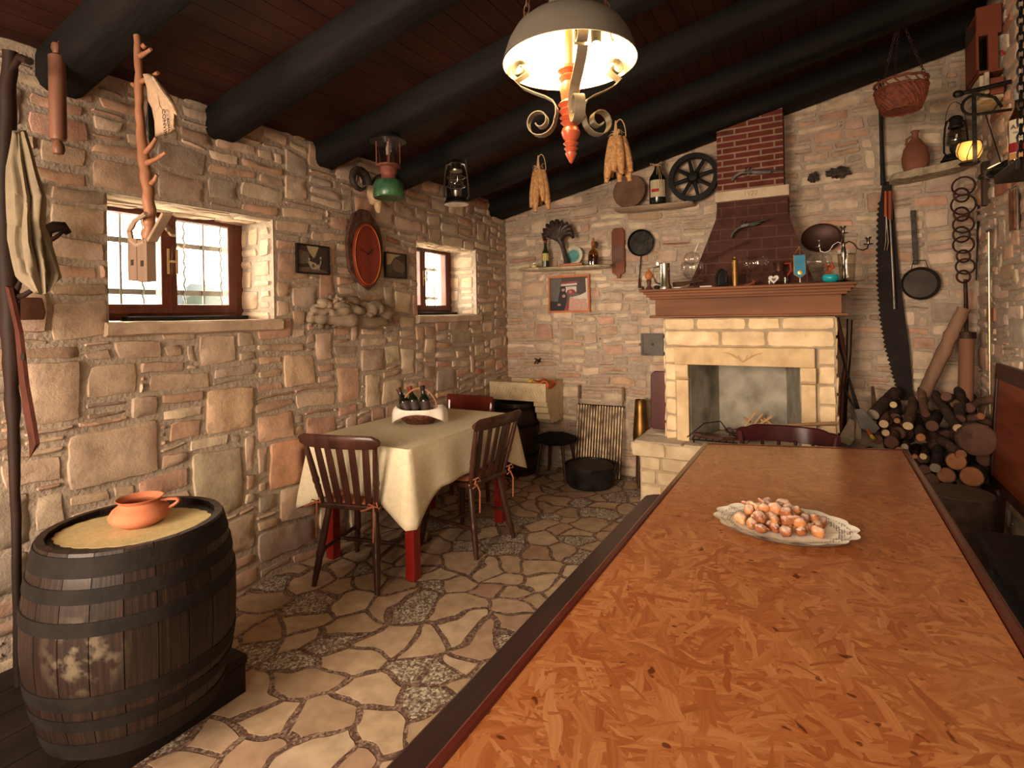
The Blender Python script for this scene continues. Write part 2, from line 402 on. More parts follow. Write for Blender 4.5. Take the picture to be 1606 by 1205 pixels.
# floor: crazy paving
def floor_mat():
    m,b=base_mat('crazy_paving',.55); n,l=nt(m); g=mp(n,l,(1,1,1))
    nw=n.new('ShaderNodeTexNoise'); nw.inputs['Scale'].default_value=2.2; l.new(g.outputs[0],nw.inputs[0])
    vm=n.new('ShaderNodeVectorMath'); vm.operation='MULTIPLY_ADD'; vm.inputs[1].default_value=(.35,.35,0); l.new(nw.outputs['Color'],vm.inputs[0]); l.new(g.outputs[0],vm.inputs[2])
    cells=[]
    for feat in('F1','DISTANCE_TO_EDGE'):
        v=n.new('ShaderNodeTexVoronoi'); v.voronoi_dimensions='2D'; v.feature=feat; v.inputs['Scale'].default_value=5.5; v.inputs['Randomness'].default_value=.95; l.new(vm.outputs[0],v.inputs[0]); cells.append(v)
    vc,ve=cells
    sx=n.new('ShaderNodeSeparateColor'); l.new(vc.outputs['Color'],sx.inputs[0])
    rc=ramp(n,[(0,(.31,.215,.14)),(.3,(.45,.33,.215)),(.55,(.53,.41,.28)),(.75,(.36,.22,.15)),(1,(.56,.45,.32))]); l.new(sx.outputs[0],rc.inputs[0])
    nz=n.new('ShaderNodeTexNoise'); nz.inputs['Scale'].default_value=14; nz.inputs['Detail'].default_value=6; l.new(g.outputs[0],nz.inputs[0])
    rz=ramp(n,[(.3,(.75,.72,.7)),(.7,(1.1,1.1,1.1))]); l.new(nz.outputs[0],rz.inputs[0])
    mu=n.new('ShaderNodeMix'); mu.data_type='RGBA'; mu.blend_type='MULTIPLY'; mu.inputs[0].default_value=1; l.new(rc.outputs[0],mu.inputs[6]); l.new(rz.outputs[0],mu.inputs[7])
    # pebbled slabs and the gravelly joints
    vp=n.new('ShaderNodeTexVoronoi'); vp.inputs['Scale'].default_value=115; l.new(g.outputs[0],vp.inputs[0])
    sp=n.new('ShaderNodeSeparateColor'); l.new(vp.outputs['Color'],sp.inputs[0])
    r1=ramp(n,[(0,(.10,.07,.05)),(.5,(.24,.19,.14)),(1,(.62,.55,.44))]); l.new(sp.outputs[1],r1.inputs[0])
    r2=ramp(n,[(0,(.07,.04,.03)),(.6,(.17,.105,.08)),(1,(.34,.24,.18))]); l.new(sp.outputs[1],r2.inputs[0])
    gt=n.new('ShaderNodeMath'); gt.operation='GREATER_THAN'; gt.inputs[1].default_value=.76; l.new(sx.outputs[1],gt.inputs[0])
    m1=n.new('ShaderNodeMix'); m1.data_type='RGBA'; l.new(gt.outputs[0],m1.inputs[0]); l.new(mu.outputs[2],m1.inputs[6]); l.new(r1.outputs[0],m1.inputs[7])
    em=n.new('ShaderNodeTexNoise'); em.inputs['Scale'].default_value=40; l.new(g.outputs[0],em.inputs[0])
    ea=n.new('ShaderNodeMath'); ea.operation='MULTIPLY_ADD'; ea.inputs[1].default_value=.03; l.new(em.outputs[0],ea.inputs[0]); l.new(ve.outputs['Distance'],ea.inputs[2])
    mr=n.new('ShaderNodeMapRange'); mr.inputs[1].default_value=.073; mr.inputs[2].default_value=.088; l.new(ea.outputs[0],mr.inputs[0])
    m2=n.new('ShaderNodeMix'); m2.data_type='RGBA'; l.new(mr.outputs[0],m2.inputs[0]); l.new(r2.outputs[0],m2.inputs[6]); l.new(m1.outputs[2],m2.inputs[7])
    l.new(m2.outputs[2],b.inputs['Base Color'])
    ad=n.new('ShaderNodeMath'); ad.operation='MULTIPLY_ADD'; ad.inputs[1].default_value=.35; l.new(nz.outputs[0],ad.inputs[0]); l.new(mr.outputs[0],ad.inputs[2])
    bp=n.new('ShaderNodeBump'); bp.inputs['Strength'].default_value=.5; bp.inputs['Distance'].default_value=.008; l.new(ad.outputs[0],bp.inputs['Height']); l.new(bp.outputs[0],b.inputs['Normal'])
    return m
mb=MB(); mb.box(((XL+XR)/2,(YF+YB)/2,-.05),(XR-XL+.3,YB-YF+.3,.1)); struct(mb.build('floor',floor_mat(),origin=(0,0,0)))
# ceiling boards (tongue and groove, running down the room) and beams
mb=MB(); sl_=math.atan(.22); Mc=frame((XL-.1,0,CZ(XL-.1)),(math.cos(sl_),0,math.sin(sl_)),(0,1,0),(-math.sin(sl_),0,math.cos(sl_)))
k=0; x=0; L=(XR-XL+.4)/math.cos(sl_)
while x<L:
    mb.box((x+.046,(YF+YB)/2,.012),(.089,YB-YF+.2,.02),Mc); x+=.092
mb.box((L/2,(YF+YB)/2,.035),(L,YB-YF+.2,.02),Mc)
BOARD=wood('ceiling_board_wood',(.036,.0105,.0075),.6,0,'Y',.3,6)
struct(mb.build('ceiling',BOARD,origin=(0,0,2.5)))
for i,y in enumerate((-1.1,-.4,.31,1.0,1.69,2.37,3.06,3.75,4.41)):
    wd=.17 if i<8 else .30
    mb=MB()
    def sec(x,seed=i):
        zb=BZ(x)+.012*noise.noise(Vector((x*.9,seed*7,1))); zt=CZ(x)+.0; dy=.012*noise.noise(Vector((x*.7,seed*5,4)))
        return [Vector((x,y+dy+a,z)) for a,z in ((0,zt),(0,zb+.04),(.012,zb+.014),(.035,zb),(wd-.035,zb),(wd-.012,zb+.014),(wd,zb+.04),(wd,zt))]
    xs=[XL-.1+(XR-XL+.2)*q/24 for q in range(25)]; V=[];F=[]
    for xx in xs: V+=sec(xx)
    for q in range(24):
        for p in range(8): F.append((q*8+p,q*8+(p+1)%8,(q+1)*8+(p+1)%8,(q+1)*8+p))
    F.append(tuple(range(8))); F.append(tuple(24*8+p for p in range(8))[::-1])
    mb.add(V,F); o=struct(mb.build('trim_%d'%(i+1),BEAM,None,True,sharp=35))
# windows: dark red-brown double sashes
def window(k,W,xf):
    a0,b0,a1,b1=W; a0+=.0; zt=b1+.05; zb=b0+.01
    al=a0-.02; ar=a1
    t=bpy.data.objects.new('window_%d'%k,None); col.objects.link(t); t.location=(xf,(al+ar)/2,zb); struct(t)
    f=MB(); fw=.045; mid=(al+ar)/2
    f.box((xf,al+fw/2,(zb+zt)/2),(.07,fw,zt-zb)); f.box((xf,ar-fw/2,(zb+zt)/2),(.07,fw,zt-zb)); f.box((xf,mid,zb+fw/2),(.066,ar-al,fw)); f.box((xf,mid,zt-fw/2),(.066,ar-al,fw))
    f.build('frame',FRAMEWOOD,t,bevel=.004)
    for (s0,s1,inner) in ((al+fw,mid+.008,1),(mid-.008,ar-fw,0)):
        g=MB(); x=xf+.012+(.008 if inner else 0); sw=.05; z0=zb+fw*.7; z1=zt-fw*.7
        g.box((x,s0+sw/2,(z0+z1)/2),(.06,sw,z1-z0)); g.box((x,s1-sw/2,(z0+z1)/2),(.06,sw,z1-z0)); g.box((x,(s0+s1)/2,z0+sw/2),(.058,s1-s0,sw)); g.box((x,(s0+s1)/2,z1-sw/2),(.058,s1-s0,sw))
        sash=g.build('sash',FRAMEWOOD,t,bevel=.005)
        p=MB(); p.box((x-.005,(s0+s1)/2,(z0+z1)/2),(.004,s1-s0-2*sw+.01,z1-z0-2*sw+.01)); p.build('pane',PANE,sash)
    h=MB(); hx=xf+.055; hz=(zb+zt)/2+.0
    for dy in(-.012,.026):
        h.box((hx+(.012 if dy>0 else 0),mid+dy,hz),(.008,.012,.13)); 
    h.tube([(hx,mid-.012,hz),(hx+.012,mid+.026,hz)],.007)
    h.build('handle',MATS.get('x') or mat('pale_brass',(.75,.62,.34),.3,.9,.1),t,bevel=.002)
    # black plinth strip and security grille outside
    s=MB(); s.box((xf+.09,mid+.08,b0+.018),(.05,(ar-al)*.75,.022)); s.build('sill_strip',BLACK,t,bevel=.003)
window(1,W1,XL-.30); window(2,W2,XL-.30)
def sill(W,lab):
    a0,b0,a1,b1=W; mb=MB()
    def fn(i,j): return None
    n_=24; poly=[]
    xs=[a0-.02+(a1-a0+.05)*q/n_ for q in range(n_+1)]; V=[];F=[]
    for y in xs:
        e=.006*noise.noise(Vector((y*9,1,2))); e2=.006*noise.noise(Vector((y*9,5,2)))
        V+=[(XL-D+.0,y,b0-.03),(XL-D,y,b0+.008),(XL+.03+e,y,b0+.004+e2),(XL+.045+e,y,b0-.008+e2),(XL+.04+e,y,b0-.05+e),(XL+.02,y,b0-.058+e2)]
    for q in range(n_):
        for p in range(6): F.append((q*6+p,(q+1)*6+p,(q+1)*6+(p+1)%6,q*6+(p+1)%6))
    F.append(tuple(range(6))[::-1]); F.append(tuple(n_*6+p for p in range(6)))
    mb.cc=BEIGE; mb.add(V,F); return mb.build('trim_%d'%lab,STONE,None,True,sharp=30)
struct(sill(W1,20)); struct(sill(W2,21))
GRILLE=mat('grey_painted_iron',(.05,.047,.042),.5,.3,.2)
for W,lab in((W1,'iron security grille with twisted bars outside the large window'),(W2,'iron security grille outside the small far window')):
    a0,b0,a1,b1=W; xg=XL-.62; t=thing('window_grille',lab,'window grille',(xg,(a0+a1)/2+.15,b0-.1))
    y0=a0-.05; y1=a1+.42; mb=MB()
    for z in(b0+.17,b0+.45): mb.box((xg,(y0+y1)/2,z),(.008,y1-y0,.03))
    mb.build('rail',GRILLE,t)
    k=0; y=y0+.05
    while y<y1:
        mb=MB(); 
        if k%2==0: mb.tube([(xg+.008+.004*math.cos(q*1.1),y+.004*math.sin(q*1.1),b0-.1+.72*q/60) for q in range(61)],.006,5)
        else: mb.box((xg+.01,y,b0+.26),(.011,.011,.72))
        mb.build('bar',GRILLE,t); y+=.115; k+=1
    # legs fixing the grille to the wall reveal
    mb=MB()
    for yy in(y0,y1):
        mb.box(((xg+XL-.42)/2,yy,b0+.17),(XL-.42-xg,.02,.02)); mb.box(((xg+XL-.42)/2,yy,b0+.45),(XL-.42-xg,.02,.02))
    mb.build('bracket',GRILLE,t)
# outer face of left wall around openings is not seen; ground outside
mb=MB(); mb.box((-16,4,.2),(26,40,.1)); o=mb.build('ground',mat('pale_gravel',(.75,.72,.66),.9,0,.1,3)); struct(o)
# blue van parked outside
BLUE=mat('blue_car_paint',(.008,.018,.028),.25,0,.05,2,0,coat=.5)
t=thing('van','pale blue van parked outside, seen through the large window','vehicle',(-6.2,3.6,.25))
prof=[(-2.1,.35),(2.2,.35),(2.25,.9),(2.15,1.7),(1.9,1.84),(-.7,1.84),(-1.35,1.22),(-2.0,1.08),(-2.15,.8)]
Mv=frame((-5.4,3.9,.0),(0,1,0),(0,0,1),(1,0,0))
mb=MB(); mb.prism(prof[::1],-1.7,Mv); mb.build('body',BLUE,t,bevel=.05)
mb=MB(); mb.prism([(-1.1,1.28),(-.62,1.72),(.2,1.72),(.2,1.28)],.012,Mv); mb.prism([(.35,1.28),(.35,1.72),(1.1,1.72),(1.1,1.28)],.012,Mv); mb.prism([(1.25,1.28),(1.25,1.72),(1.85,1.72),(2.0,1.28)],.012,Mv)
mb.build('side_window',mat('tinted_glass',(.010,.016,.015),.1,0,.05,2,0),t)
for yy in(-1.35,1.45):
    mb=MB(); mb.lathe([(.02,-.02),(.2,-.02),(.33,.0),(.33,.18),(.02,.2)],Mv@Vector((yy,.55,-.14)),(1,0,0),20); mb.build('wheel',BLACK,t,True)
# ================================================================ FIREPLACE
def cream_stone_mat():
    m,b=base_mat('cut_limestone',.85); n,l=nt(m); g=mp(n,l,(1,1,1)); a=n.new('ShaderNodeAttribute'); a.attribute_name='Col'
    nz=n.new('ShaderNodeTexNoise'); nz.inputs['Scale'].default_value=11; nz.inputs['Detail'].default_value=7; l.new(g.outputs[0],nz.inputs[0])
    r=ramp(n,[(.3,(.8,.74,.66)),(.65,(1.08,1.06,1.02))]); l.new(nz.outputs[0],r.inputs[0])
    mx=n.new('ShaderNodeMix'); mx.data_type='RGBA'; mx.blend_type='MULTIPLY'; mx.inputs[0].default_value=1; l.new(a.outputs['Color'],mx.inputs[6]); l.new(r.outputs[0],mx.inputs[7]); l.new(mx.outputs[2],b.inputs['Base Color'])
    n2=n.new('ShaderNodeTexNoise'); n2.inputs['Scale'].default_value=55; n2.inputs['Detail'].default_value=6; l.new(g.outputs[0],n2.inputs[0])
    bp=n.new('ShaderNodeBump'); bp.inputs['Strength'].default_value=.4; bp.inputs['Distance'].default_value=.006; l.new(n2.outputs[0],bp.inputs['Height']); l.new(bp.outputs[0],b.inputs['Normal'])
    return m
CREAM=cream_stone_mat(); CR=(.86,.70,.47); CR2=(.78,.62,.40)
MANTEL=wood('mantel_wood',(.20,.080,.036),.6,0,'X',.3,5)
FX0=-1.0; FX1=.09; FY=4.10
t=thing('fireplace','open fireplace of pale cut limestone blocks with a raised hearth against the back wall','fireplace',(-.45,4.3,0))
rng=random.Random(3)
Mf=frame((0,FY,0),(1,0,0),(0,0,1),(0,-1,0))
def cutstones(mb,rows,Mx,c=CR,depth=.012):
    for (x0,z0,x1,z1) in rows:
        k=rng.uniform(.9,1.06); masonry(mb,[(x0,z0,x1,z1,tuple(q*k for q in c))],Mx,rng,gap=.003,H_=depth,warp=0,jit=.002)
mb=MB()
# upper two courses
def ux(u,v=540): return WY(u,v,FY).x
c1=[1042,1091,1172,1225,1309]; c2=[1042,1130,1202,1309]
xs=[FX0]+[ux(u,505) for u in c1[1:-1]]+[FX1]; cutstones(mb,[(xs[i],1.295,xs[i+1],1.385) for i in range(4)],Mf)
xs=[FX0]+[ux(u,530) for u in c2[1:-1]]+[FX1]; cutstones(mb,[(xs[i],1.18,xs[i+1],1.295) for i in range(3)],Mf)
lz=[1.18,1.055,.93,.80,.68,.56,.5]
cutstones(mb,[(FX0,lz[i+1],FX0+.085,lz[i]) for i in range(6)],Mf)
cutstones(mb,[(FX1-.105,lz[i+1]+.01,FX1,lz[i]+.01 if i else 1.18) for i in range(6)],Mf)
# sides
Ml=frame((FX0,0,0),(0,-1,0),(0,0,1),(-1,0,0)); Mr_=frame((FX1,0,0),(0,1,0),(0,0,1),(1,0,0))
for z0,z1 in zip([.5,.62,.75,.88,1.0,1.12,1.25],[.62,.75,.88,1.0,1.12,1.25,1.385]):
    cutstones(mb,[(-YB,z0,-FY-.3,z1),(-FY-.3,z0,-FY,z1)],Ml); cutstones(mb,[(FY,z0,FY+.26,z1),(FY+.26,z0,YB,z1)],Mr_)
OX0=-.825; OX1=-.115; OZ=1.05
mb.cc=(.42,.36,.28)
# core of the body around the firebox (mortar), left pier, right pier, head
for a,b,c,d in ((FX0+.002,OX0-.02,.5,1.384),(OX1+.02,FX1-.002,.5,1.384),(OX0-.02,OX1+.02,OZ+.02,1.384)):
    mb.box(((a+b)/2,(FY+.002+YB)/2,(c+d)/2),(b-a,YB-FY-.004,d-c))
mb.build('body',CREAM,t,True,sharp=40)
# lintel, corbels, jambs
mb=MB(); mb.cc=(.70,.54,.33); mb.box(((-.93-.02)/2,FY-.015,1.115),(.89,.07,.125)); mb.build('lintel',CREAM,t,bevel=.005)
ms=mat('darker_leaf_relief',(.52,.37,.21),.9); mb=MB()  # leaf in a darker tone than the lintel
for s in(-1,1):
    for k in range(4): mb.tube([(-.46,FY-.052,1.08),(-.46+s*.03*(k+1)*.7,FY-.058,1.10+.012*k),(-.46+s*.03*(k+1),FY-.052,1.125+.006*k)],.004,5)
mb.build('carved_leaf',ms,t)
for x0,x1 in((-.915,-.825),(-.115,-.025)):
    mb=MB(); mb.cc=CR2; s=1
    Mc_=frame((x0,FY+.01,0),(0,-1,0),(0,0,1),(-1,0,0))
    pr=[(0,1.052),(.065,1.052),(.068,1.0),(.06,.965),(.035,.945),(0,.94)]
    mb.prism(pr,-(x1-x0),Mc_); mb.build('corbel',CREAM,t,bevel=.004)
    mb=MB(); mb.cc=CR2; mb.box(((x0+x1)/2,FY+.0,.72),(x1-x0-.006,.06,.44)); mb.build('jamb',CREAM,t,bevel=.004)
# firebox
FB=mat('sooty_render',(.30,.28,.23),.95,0,.45,5,.4,c2=(.46,.43,.36))
mb=MB(); bx0,bx1,by=-.70,-.22,4.58
mb.add([(OX0,FY+.02,.5),(bx0,by,.5),(bx0,by,OZ+.05),(OX0,FY+.02,OZ+.05)],[(0,1,2,3)])
mb.add([(OX1,FY+.02,.5),(bx1,by,.5),(bx1,by,OZ+.05),(OX1,FY+.02,OZ+.05)],[(3,2,1,0)])
mb.add([(bx0,by,.5),(bx1,by,.5),(bx1,by,OZ+.3),(bx0,by,OZ+.3)],[(0,1,2,3)])
mb.build('firebox',FB,t,solid=.01)
# hearth slab and base
mb=MB(); SX0,SX1=-1.21,.10
mb.cc=(.58,.49,.36)
Mt=frame((0,0,.5),(1,0,0),(0,1,0),(0,0,1))
mb.box(((SX0+SX1)/2,(3.93+YB)/2,.445),(SX1-SX0-.012,YB-3.93-.01,.095))
Mfs=frame((0,3.925,0),(1,0,0),(0,0,1),(0,-1,0)); x=SX0
while x<SX1-.05:
    w_=min(rng.uniform(.24,.38),SX1-x); masonry(mb,[(x,.39,x+w_,.5,(.64,.53,.38))],Mfs,rng,gap=.002,H_=.012,warp=0,jit=.002); x+=w_
Mls=frame((SX0,0,0),(0,-1,0),(0,0,1),(-1,0,0)); masonry(mb,[(-4.3,.39,-3.93,.5,(.6,.5,.36)),(-YB,.39,-4.3,.5,(.6,.5,.36))],Mls,rng,gap=.002,H_=.01,warp=0,jit=.002)
masonry(mb,[(SX0+.01,3.93,-.85,4.2,(.56,.50,.42)),(-.85,3.93,-.4,4.2,(.58,.50,.42)),(-.4,3.93,SX1,4.2,(.56,.50,.40)),(SX0+.01,4.2,-1.0,YB,(.56,.50,.42))],Mt,rng,gap=.002,H_=.004,warp=0,jit=.001)
mb.build('hearth_slab',CREAM,t,True)
mb=MB(); mb.cc=(.45,.38,.28); bx=-1.165; mb.box(((bx+.06)/2,(3.99+YB)/2,.195),(.06-bx,YB-3.99,.39))
Mb_=frame((0,3.985,0),(1,0,0),(0,0,1),(0,-1,0)); z=0; r=0
for z0,z1 in((0,.08),(.08,.18),(.18,.285),(.285,.39)):
    x=bx; r+=1
    while x<.06-.03:
        w_=min((.12 if (r%2 and x==bx) else rng.uniform(.15,.26)),.06-x); cutstones(mb,[(x,z0,x+w_,z1)],Mb_,(.68,.57,.40),.008); x+=w_
    Ms_=frame((bx,0,0),(0,-1,0),(0,0,1),(-1,0,0)); cutstones(mb,[(-4.3,z0,-3.99,z1),(-YB,z0,-4.3,z1)],Ms_,(.68,.57,.40),.008)
mb.build('base',CREAM,t,True)
# hood of painted brick, tapering up to the lintel; brick chimney
def brick_mat(name,c1,c2,mort,sc,bw=.9,rh=.25,ms=.02,rot=(0,0,0)):
    m,b=base_mat(name,.9); n,l=nt(m); tc=n.new('ShaderNodeTexCoord'); mpn=n.new('ShaderNodeMapping'); mpn.inputs['Rotation'].default_value=(R(-90),0,0); l.new(tc.outputs['Object'],mpn.inputs[0])
    bt=n.new('ShaderNodeTexBrick'); bt.inputs['Color1'].default_value=(*c1,1); bt.inputs['Color2'].default_value=(*c2,1); bt.inputs['Mortar'].default_value=(*mort,1)
    bt.inputs['Scale'].default_value=sc; bt.inputs['Mortar Size'].default_value=ms; bt.inputs['Brick Width'].default_value=bw; bt.inputs['Row Height'].default_value=rh; bt.inputs['Mortar Smooth'].default_value=.3
    l.new(mpn.outputs[0],bt.inputs[0])
    nz=n.new('ShaderNodeTexNoise'); nz.inputs['Scale'].default_value=12; l.new(tc.outputs['Object'],nz.inputs[0]); r=ramp(n,[(.3,(.75,.75,.75)),(.7,(1.15,1.1,1.1))]); l.new(nz.outputs[0],r.inputs[0])
    mx=n.new('ShaderNodeMix'); mx.data_type='RGBA'; mx.blend_type='MULTIPLY'; mx.inputs[0].default_value=1; l.new(bt.outputs[0],mx.inputs[6]); l.new(r.outputs[0],mx.inputs[7]); l.new(mx.outputs[2],b.inputs['Base Color'])
    iv=n.new('ShaderNodeMath'); iv.operation='SUBTRACT'; iv.inputs[0].default_value=1; l.new(bt.outputs['Fac'],iv.inputs[1]); bp=n.new('ShaderNodeBump'); bp.inputs['Strength'].default_value=.5; bp.inputs['Distance'].default_value=.006; l.new(iv.outputs[0],bp.inputs['Height']); l.new(bp.outputs[0],b.inputs['Normal'])
    return m
HOODB=brick_mat('painted_hood_brick',(.085,.034,.026),(.07,.027,.021),(.115,.055,.042),1.0,.19,.085,.006)
BRICK=brick_mat('red_brick',(.15,.034,.024),(.11,.027,.020),(.30,.20,.14),1.0,.18,.046,.007)
mb=MB(); zb,zt=1.6,2.255; y0,y1=4.27,4.47; a0,a1,b0,b1=-.86,-.02,-.672,-.187
V=[(a0,y0,zb),(a1,y0,zb),(b1,y1,zt),(b0,y1,zt),(a0-.02,YB,zb),(a1+.02,YB,zb),(b1,YB,zt),(b0,YB,zt)]
def hood(u,v): 
    k=v+.12*math.sin(PI*v)*0; wv=min(1,v*1.22)**.95
    xa=a0+(b0-a0)*wv; xb=a1+(b1-a1)*wv
    return (xa+(xb-xa)*u,y0+(y1-y0)*v,zb+(zt-zb)*v)
mb.grid(hood,8,10)
mb.grid(lambda u,v:(hood(0,v)[0],YB+(hood(0,v)[1]-YB)*u,hood(0,v)[2]),2,10)
mb.grid(lambda u,v:(hood(1,v)[0],hood(1,v)[1]+(YB-hood(1,v)[1])*u,hood(1,v)[2]),2,10)
mb.build('hood',HOODB,t,True,sharp=30)
mb=MB(); mb.cc=(.60,.50,.38); mb.box((-.428,4.575,2.293),(.505,.29,.076)); mb.build('date_stone',CREAM,t,bevel=.004)
Mt_=frame((-.43,4.4285,2.293),(1,0,0),(0,0,1),(0,-1,0))
text_mesh('1977',.05,'date',mat('carved_shadow',(.40,.30,.20),.9),t,Mt_,.0012)
mb=MB(); mb.box((-.44,4.60,2.66),(.455,.24,.66)); V=mb.v
for i,p in enumerate(V):
    if p.z>2.7: p.z=CZ(p.x)-.01
mb.build('chimney',BRICK,t)
# mantel shelf
t=thing('mantel','brown wooden mantel shelf with moulded edge over the fireplace','mantel shelf',(-.45,4.1,1.39))
mb=MB(); X0,X1=-1.062,.134
mb.box(((X0+X1)/2,4.31,1.46),(X1-X0-.02,.50,.135)); mb.build('frieze',MANTEL,t,bevel=.003)
mb=MB(); mb.box(((X0+X1)/2,4.30,1.396),(X1-X0+.05,.56,.016)); mb.build('lower_moulding',MANTEL,t,bevel=.004)
mb=MB()
for z,e,h in((1.532,.022,.018),(1.550,.04,.02),(1.569,.058,.018)):
    mb.box(((X0+X1)/2,4.30-e/2-.01,z),(X1-X0+2*e,.5+e,h+.001))
mb.build('crown_moulding',MANTEL,t,bevel=.004)
mb=MB(); mb.box(((X0+X1)/2,4.26,1.586),(X1-X0+.145,.66,.018)); mb.build('shelf_board',MANTEL,t,bevel=.004)
MZ=1.595
# ================================================================ BIG TABLE
def osb_mat():
    m,b=base_mat('varnished_strand_board',.3,0,.35); n,l=nt(m); g=mp(n,l,(1,1,1)); b.inputs['Coat Roughness'].default_value=.22
    nw=n.new('ShaderNodeTexNoise'); nw.inputs['Scale'].default_value=7; nw.inputs['Detail'].default_value=2; l.new(g.outputs[0],nw.inputs[0])
    vm=n.new('ShaderNodeVectorMath'); vm.operation='MULTIPLY_ADD'; vm.inputs[1].default_value=(.05,.05,.0); l.new(nw.outputs['Color'],vm.inputs[0]); l.new(g.outputs[0],vm.inputs[2])
    best=None
    def mth(op,a,b_):
        q=n.new('ShaderNodeMath'); q.operation=op
        for i_,x in enumerate((a,b_)):
            if isinstance(x,(int,float)): q.inputs[i_].default_value=x
            else: l.new(x,q.inputs[i_])
        return q.outputs[0]
    for k,(ang,sx,sy) in enumerate(((8,13,62),(38,17,80),(66,11,50),(97,16,75),(127,12,55),(158,19,95),(20,22,110),(110,9,42))):
        mg=n.new('ShaderNodeMapping'); mg.vector_type='TEXTURE'; mg.inputs['Rotation'].default_value=(0,0,R(ang)); mg.inputs['Scale'].default_value=(1/sx,1/sy,1); mg.inputs['Location'].default_value=(k*.37,k*.61,0); l.new(vm.outputs[0],mg.inputs[0])
        v=n.new('ShaderNodeTexVoronoi'); v.voronoi_dimensions='2D'; v.inputs['Scale'].default_value=1; l.new(mg.outputs[0],v.inputs[0])
        sc_=n.new('ShaderNodeSeparateColor'); l.new(v.outputs['Color'],sc_.inputs[0])
        ms=n.new('ShaderNodeMapping'); ms.inputs['Scale'].default_value=(.35,3.5,1); l.new(mg.outputs[0],ms.inputs[0])
        nz=n.new('ShaderNodeTexNoise'); nz.inputs['Scale'].default_value=1; nz.inputs['Detail'].default_value=2; l.new(ms.outputs[0],nz.inputs[0])
        val=mth('ADD',mth('MULTIPLY',sc_.outputs[1],.55),mth('MULTIPLY',nz.outputs[0],.55))
        pr=sc_.outputs[0]
        if best is None: best=(pr,val)
        else:
            gt=mth('GREATER_THAN',pr,best[0]); mxv=n.new('ShaderNodeMix'); l.new(gt,mxv.inputs[0]); l.new(best[1],mxv.inputs[2]); l.new(val,mxv.inputs[3])
            best=(mth('MAXIMUM',pr,best[0]),mxv.outputs[0])
    n5=n.new('ShaderNodeTexNoise'); n5.inputs['Scale'].default_value=4; n5.inputs['Detail'].default_value=3; l.new(g.outputs[0],n5.inputs[0])
    fin_=mth('ADD',best[1],mth('MULTIPLY',n5.outputs[0],.25))
    r=ramp(n,[(.20,(.21,.055,.016)),(.45,(.29,.090,.028)),(.65,(.34,.120,.040)),(.82,(.385,.150,.054)),(.98,(.44,.20,.078))]); l.new(fin_,r.inputs[0])
    class _D: outputs=[fin_]
    dv=_D
    # sparse dark knots
    nk=n.new('ShaderNodeTexNoise'); nk.inputs['Scale'].default_value=34; nk.inputs['Detail'].default_value=1; l.new(g.outputs[0],nk.inputs[0])
    rk=ramp(n,[(.235,(.35,.25,.2)),(.27,(1,1,1))]); l.new(nk.outputs[0],rk.inputs[0])
    mk=n.new('ShaderNodeMix'); mk.data_type='RGBA'; mk.blend_type='MULTIPLY'; mk.inputs[0].default_value=1; l.new(r.outputs[0],mk.inputs[6]); l.new(rk.outputs[0],mk.inputs[7])
    l.new(mk.outputs[2],b.inputs['Base Color'])
    bp=n.new('ShaderNodeBump'); bp.inputs['Strength'].default_value=.12; bp.inputs['Distance'].default_value=.003; l.new(dv.outputs[0],bp.inputs['Height']); l.new(bp.outputs[0],b.inputs['Normal'])
    return m
OSB=osb_mat()
MAHO=wood('mahogany_edge',(.085,.016,.010),.25,.5,'Y',.3,5)
TZ=.78
t=thing('dining_table','long bar table topped with glossy orange strand board and dark red edging','table',(-.08,1.4,0))
A=(-.507,2.845);B=(.345,3.087);Cc=(.345,-.35);Dd=(-.507,-.35)
mb=MB(); mb.prism([(-.485,2.83),(.318,3.055),(.318,-.33),(-.485,-.33)],.022,frame((0,0,TZ-.022),(1,0,0),(0,1,0),(0,0,1))); mb.build('tabletop',OSB,t)
mb=MB()
def edge(p,q,n_): # rim strip from p to q, n_ = inward normal
    p=Vector((*p,0));q=Vector((*q,0));n_=Vector((*n_,0)).normalized()*.024
    M_=Matrix.Identity(4)
    prof=[p,q,q+n_,p+n_]; z0=TZ-.055; z1=TZ+.003
    mb.add([(v.x,v.y,z) for z in(z0,z1) for v in prof],[(0,1,2,3),(7,6,5,4),(0,4,5,1),(1,5,6,2),(2,6,7,3),(3,7,4,0)])
edge(Dd,A,(1,0)); edge(B,Cc,(-1,0)); edge((A[0]+.002,A[1]),(B[0]-.002,B[1]),(.27,-1)); edge(Cc,Dd,(0,1))
mb.build('rim',MAHO,t,bevel=.006)
for x,y in((-.44,2.72),(.27,2.9),(-.44,-.2),(.27,-.2)):
    mb=MB(); mb.box((x,y,(TZ-.055)/2),(.08,.08,TZ-.055)); mb.build('leg',DARKWOOD,t,bevel=.006)
mb=MB(); mb.box((-.085,1.3,TZ-.075),(.6,2.9,.08)); mb.build('apron',DARKWOOD,t)
# bench along its left side
t=thing('bench','long dark wooden bench along the left side of the big table','bench',(-.66,1.3,0))
poly=[(-.85,-.4),(-.49,-.4),(-.49,2.93),(-.50,2.97),(-.53,2.99),(-.765,2.985),(-.80,2.965),(-.83,2.93)]
BENCHW=wood('bench_wood',(.030,.014,.012),.35,.35,'Y',.3,5)
mb=MB(); mb.prism(poly,.04,frame((0,0,.412),(1,0,0),(0,1,0),(0,0,1))); mb.build('seat',BENCHW,t,bevel=.008)
for y in(2.6,1.2,-.1):
    mb=MB(); mb.box((-.66,y,.206),(.30,.05,.412)); mb.build('leg',DARKWOOD,t,bevel=.004)
mb=MB(); mb.box((-.66,1.25,.12),(.04,2.7,.06)); mb.build('stretcher',DARKWOOD,t)
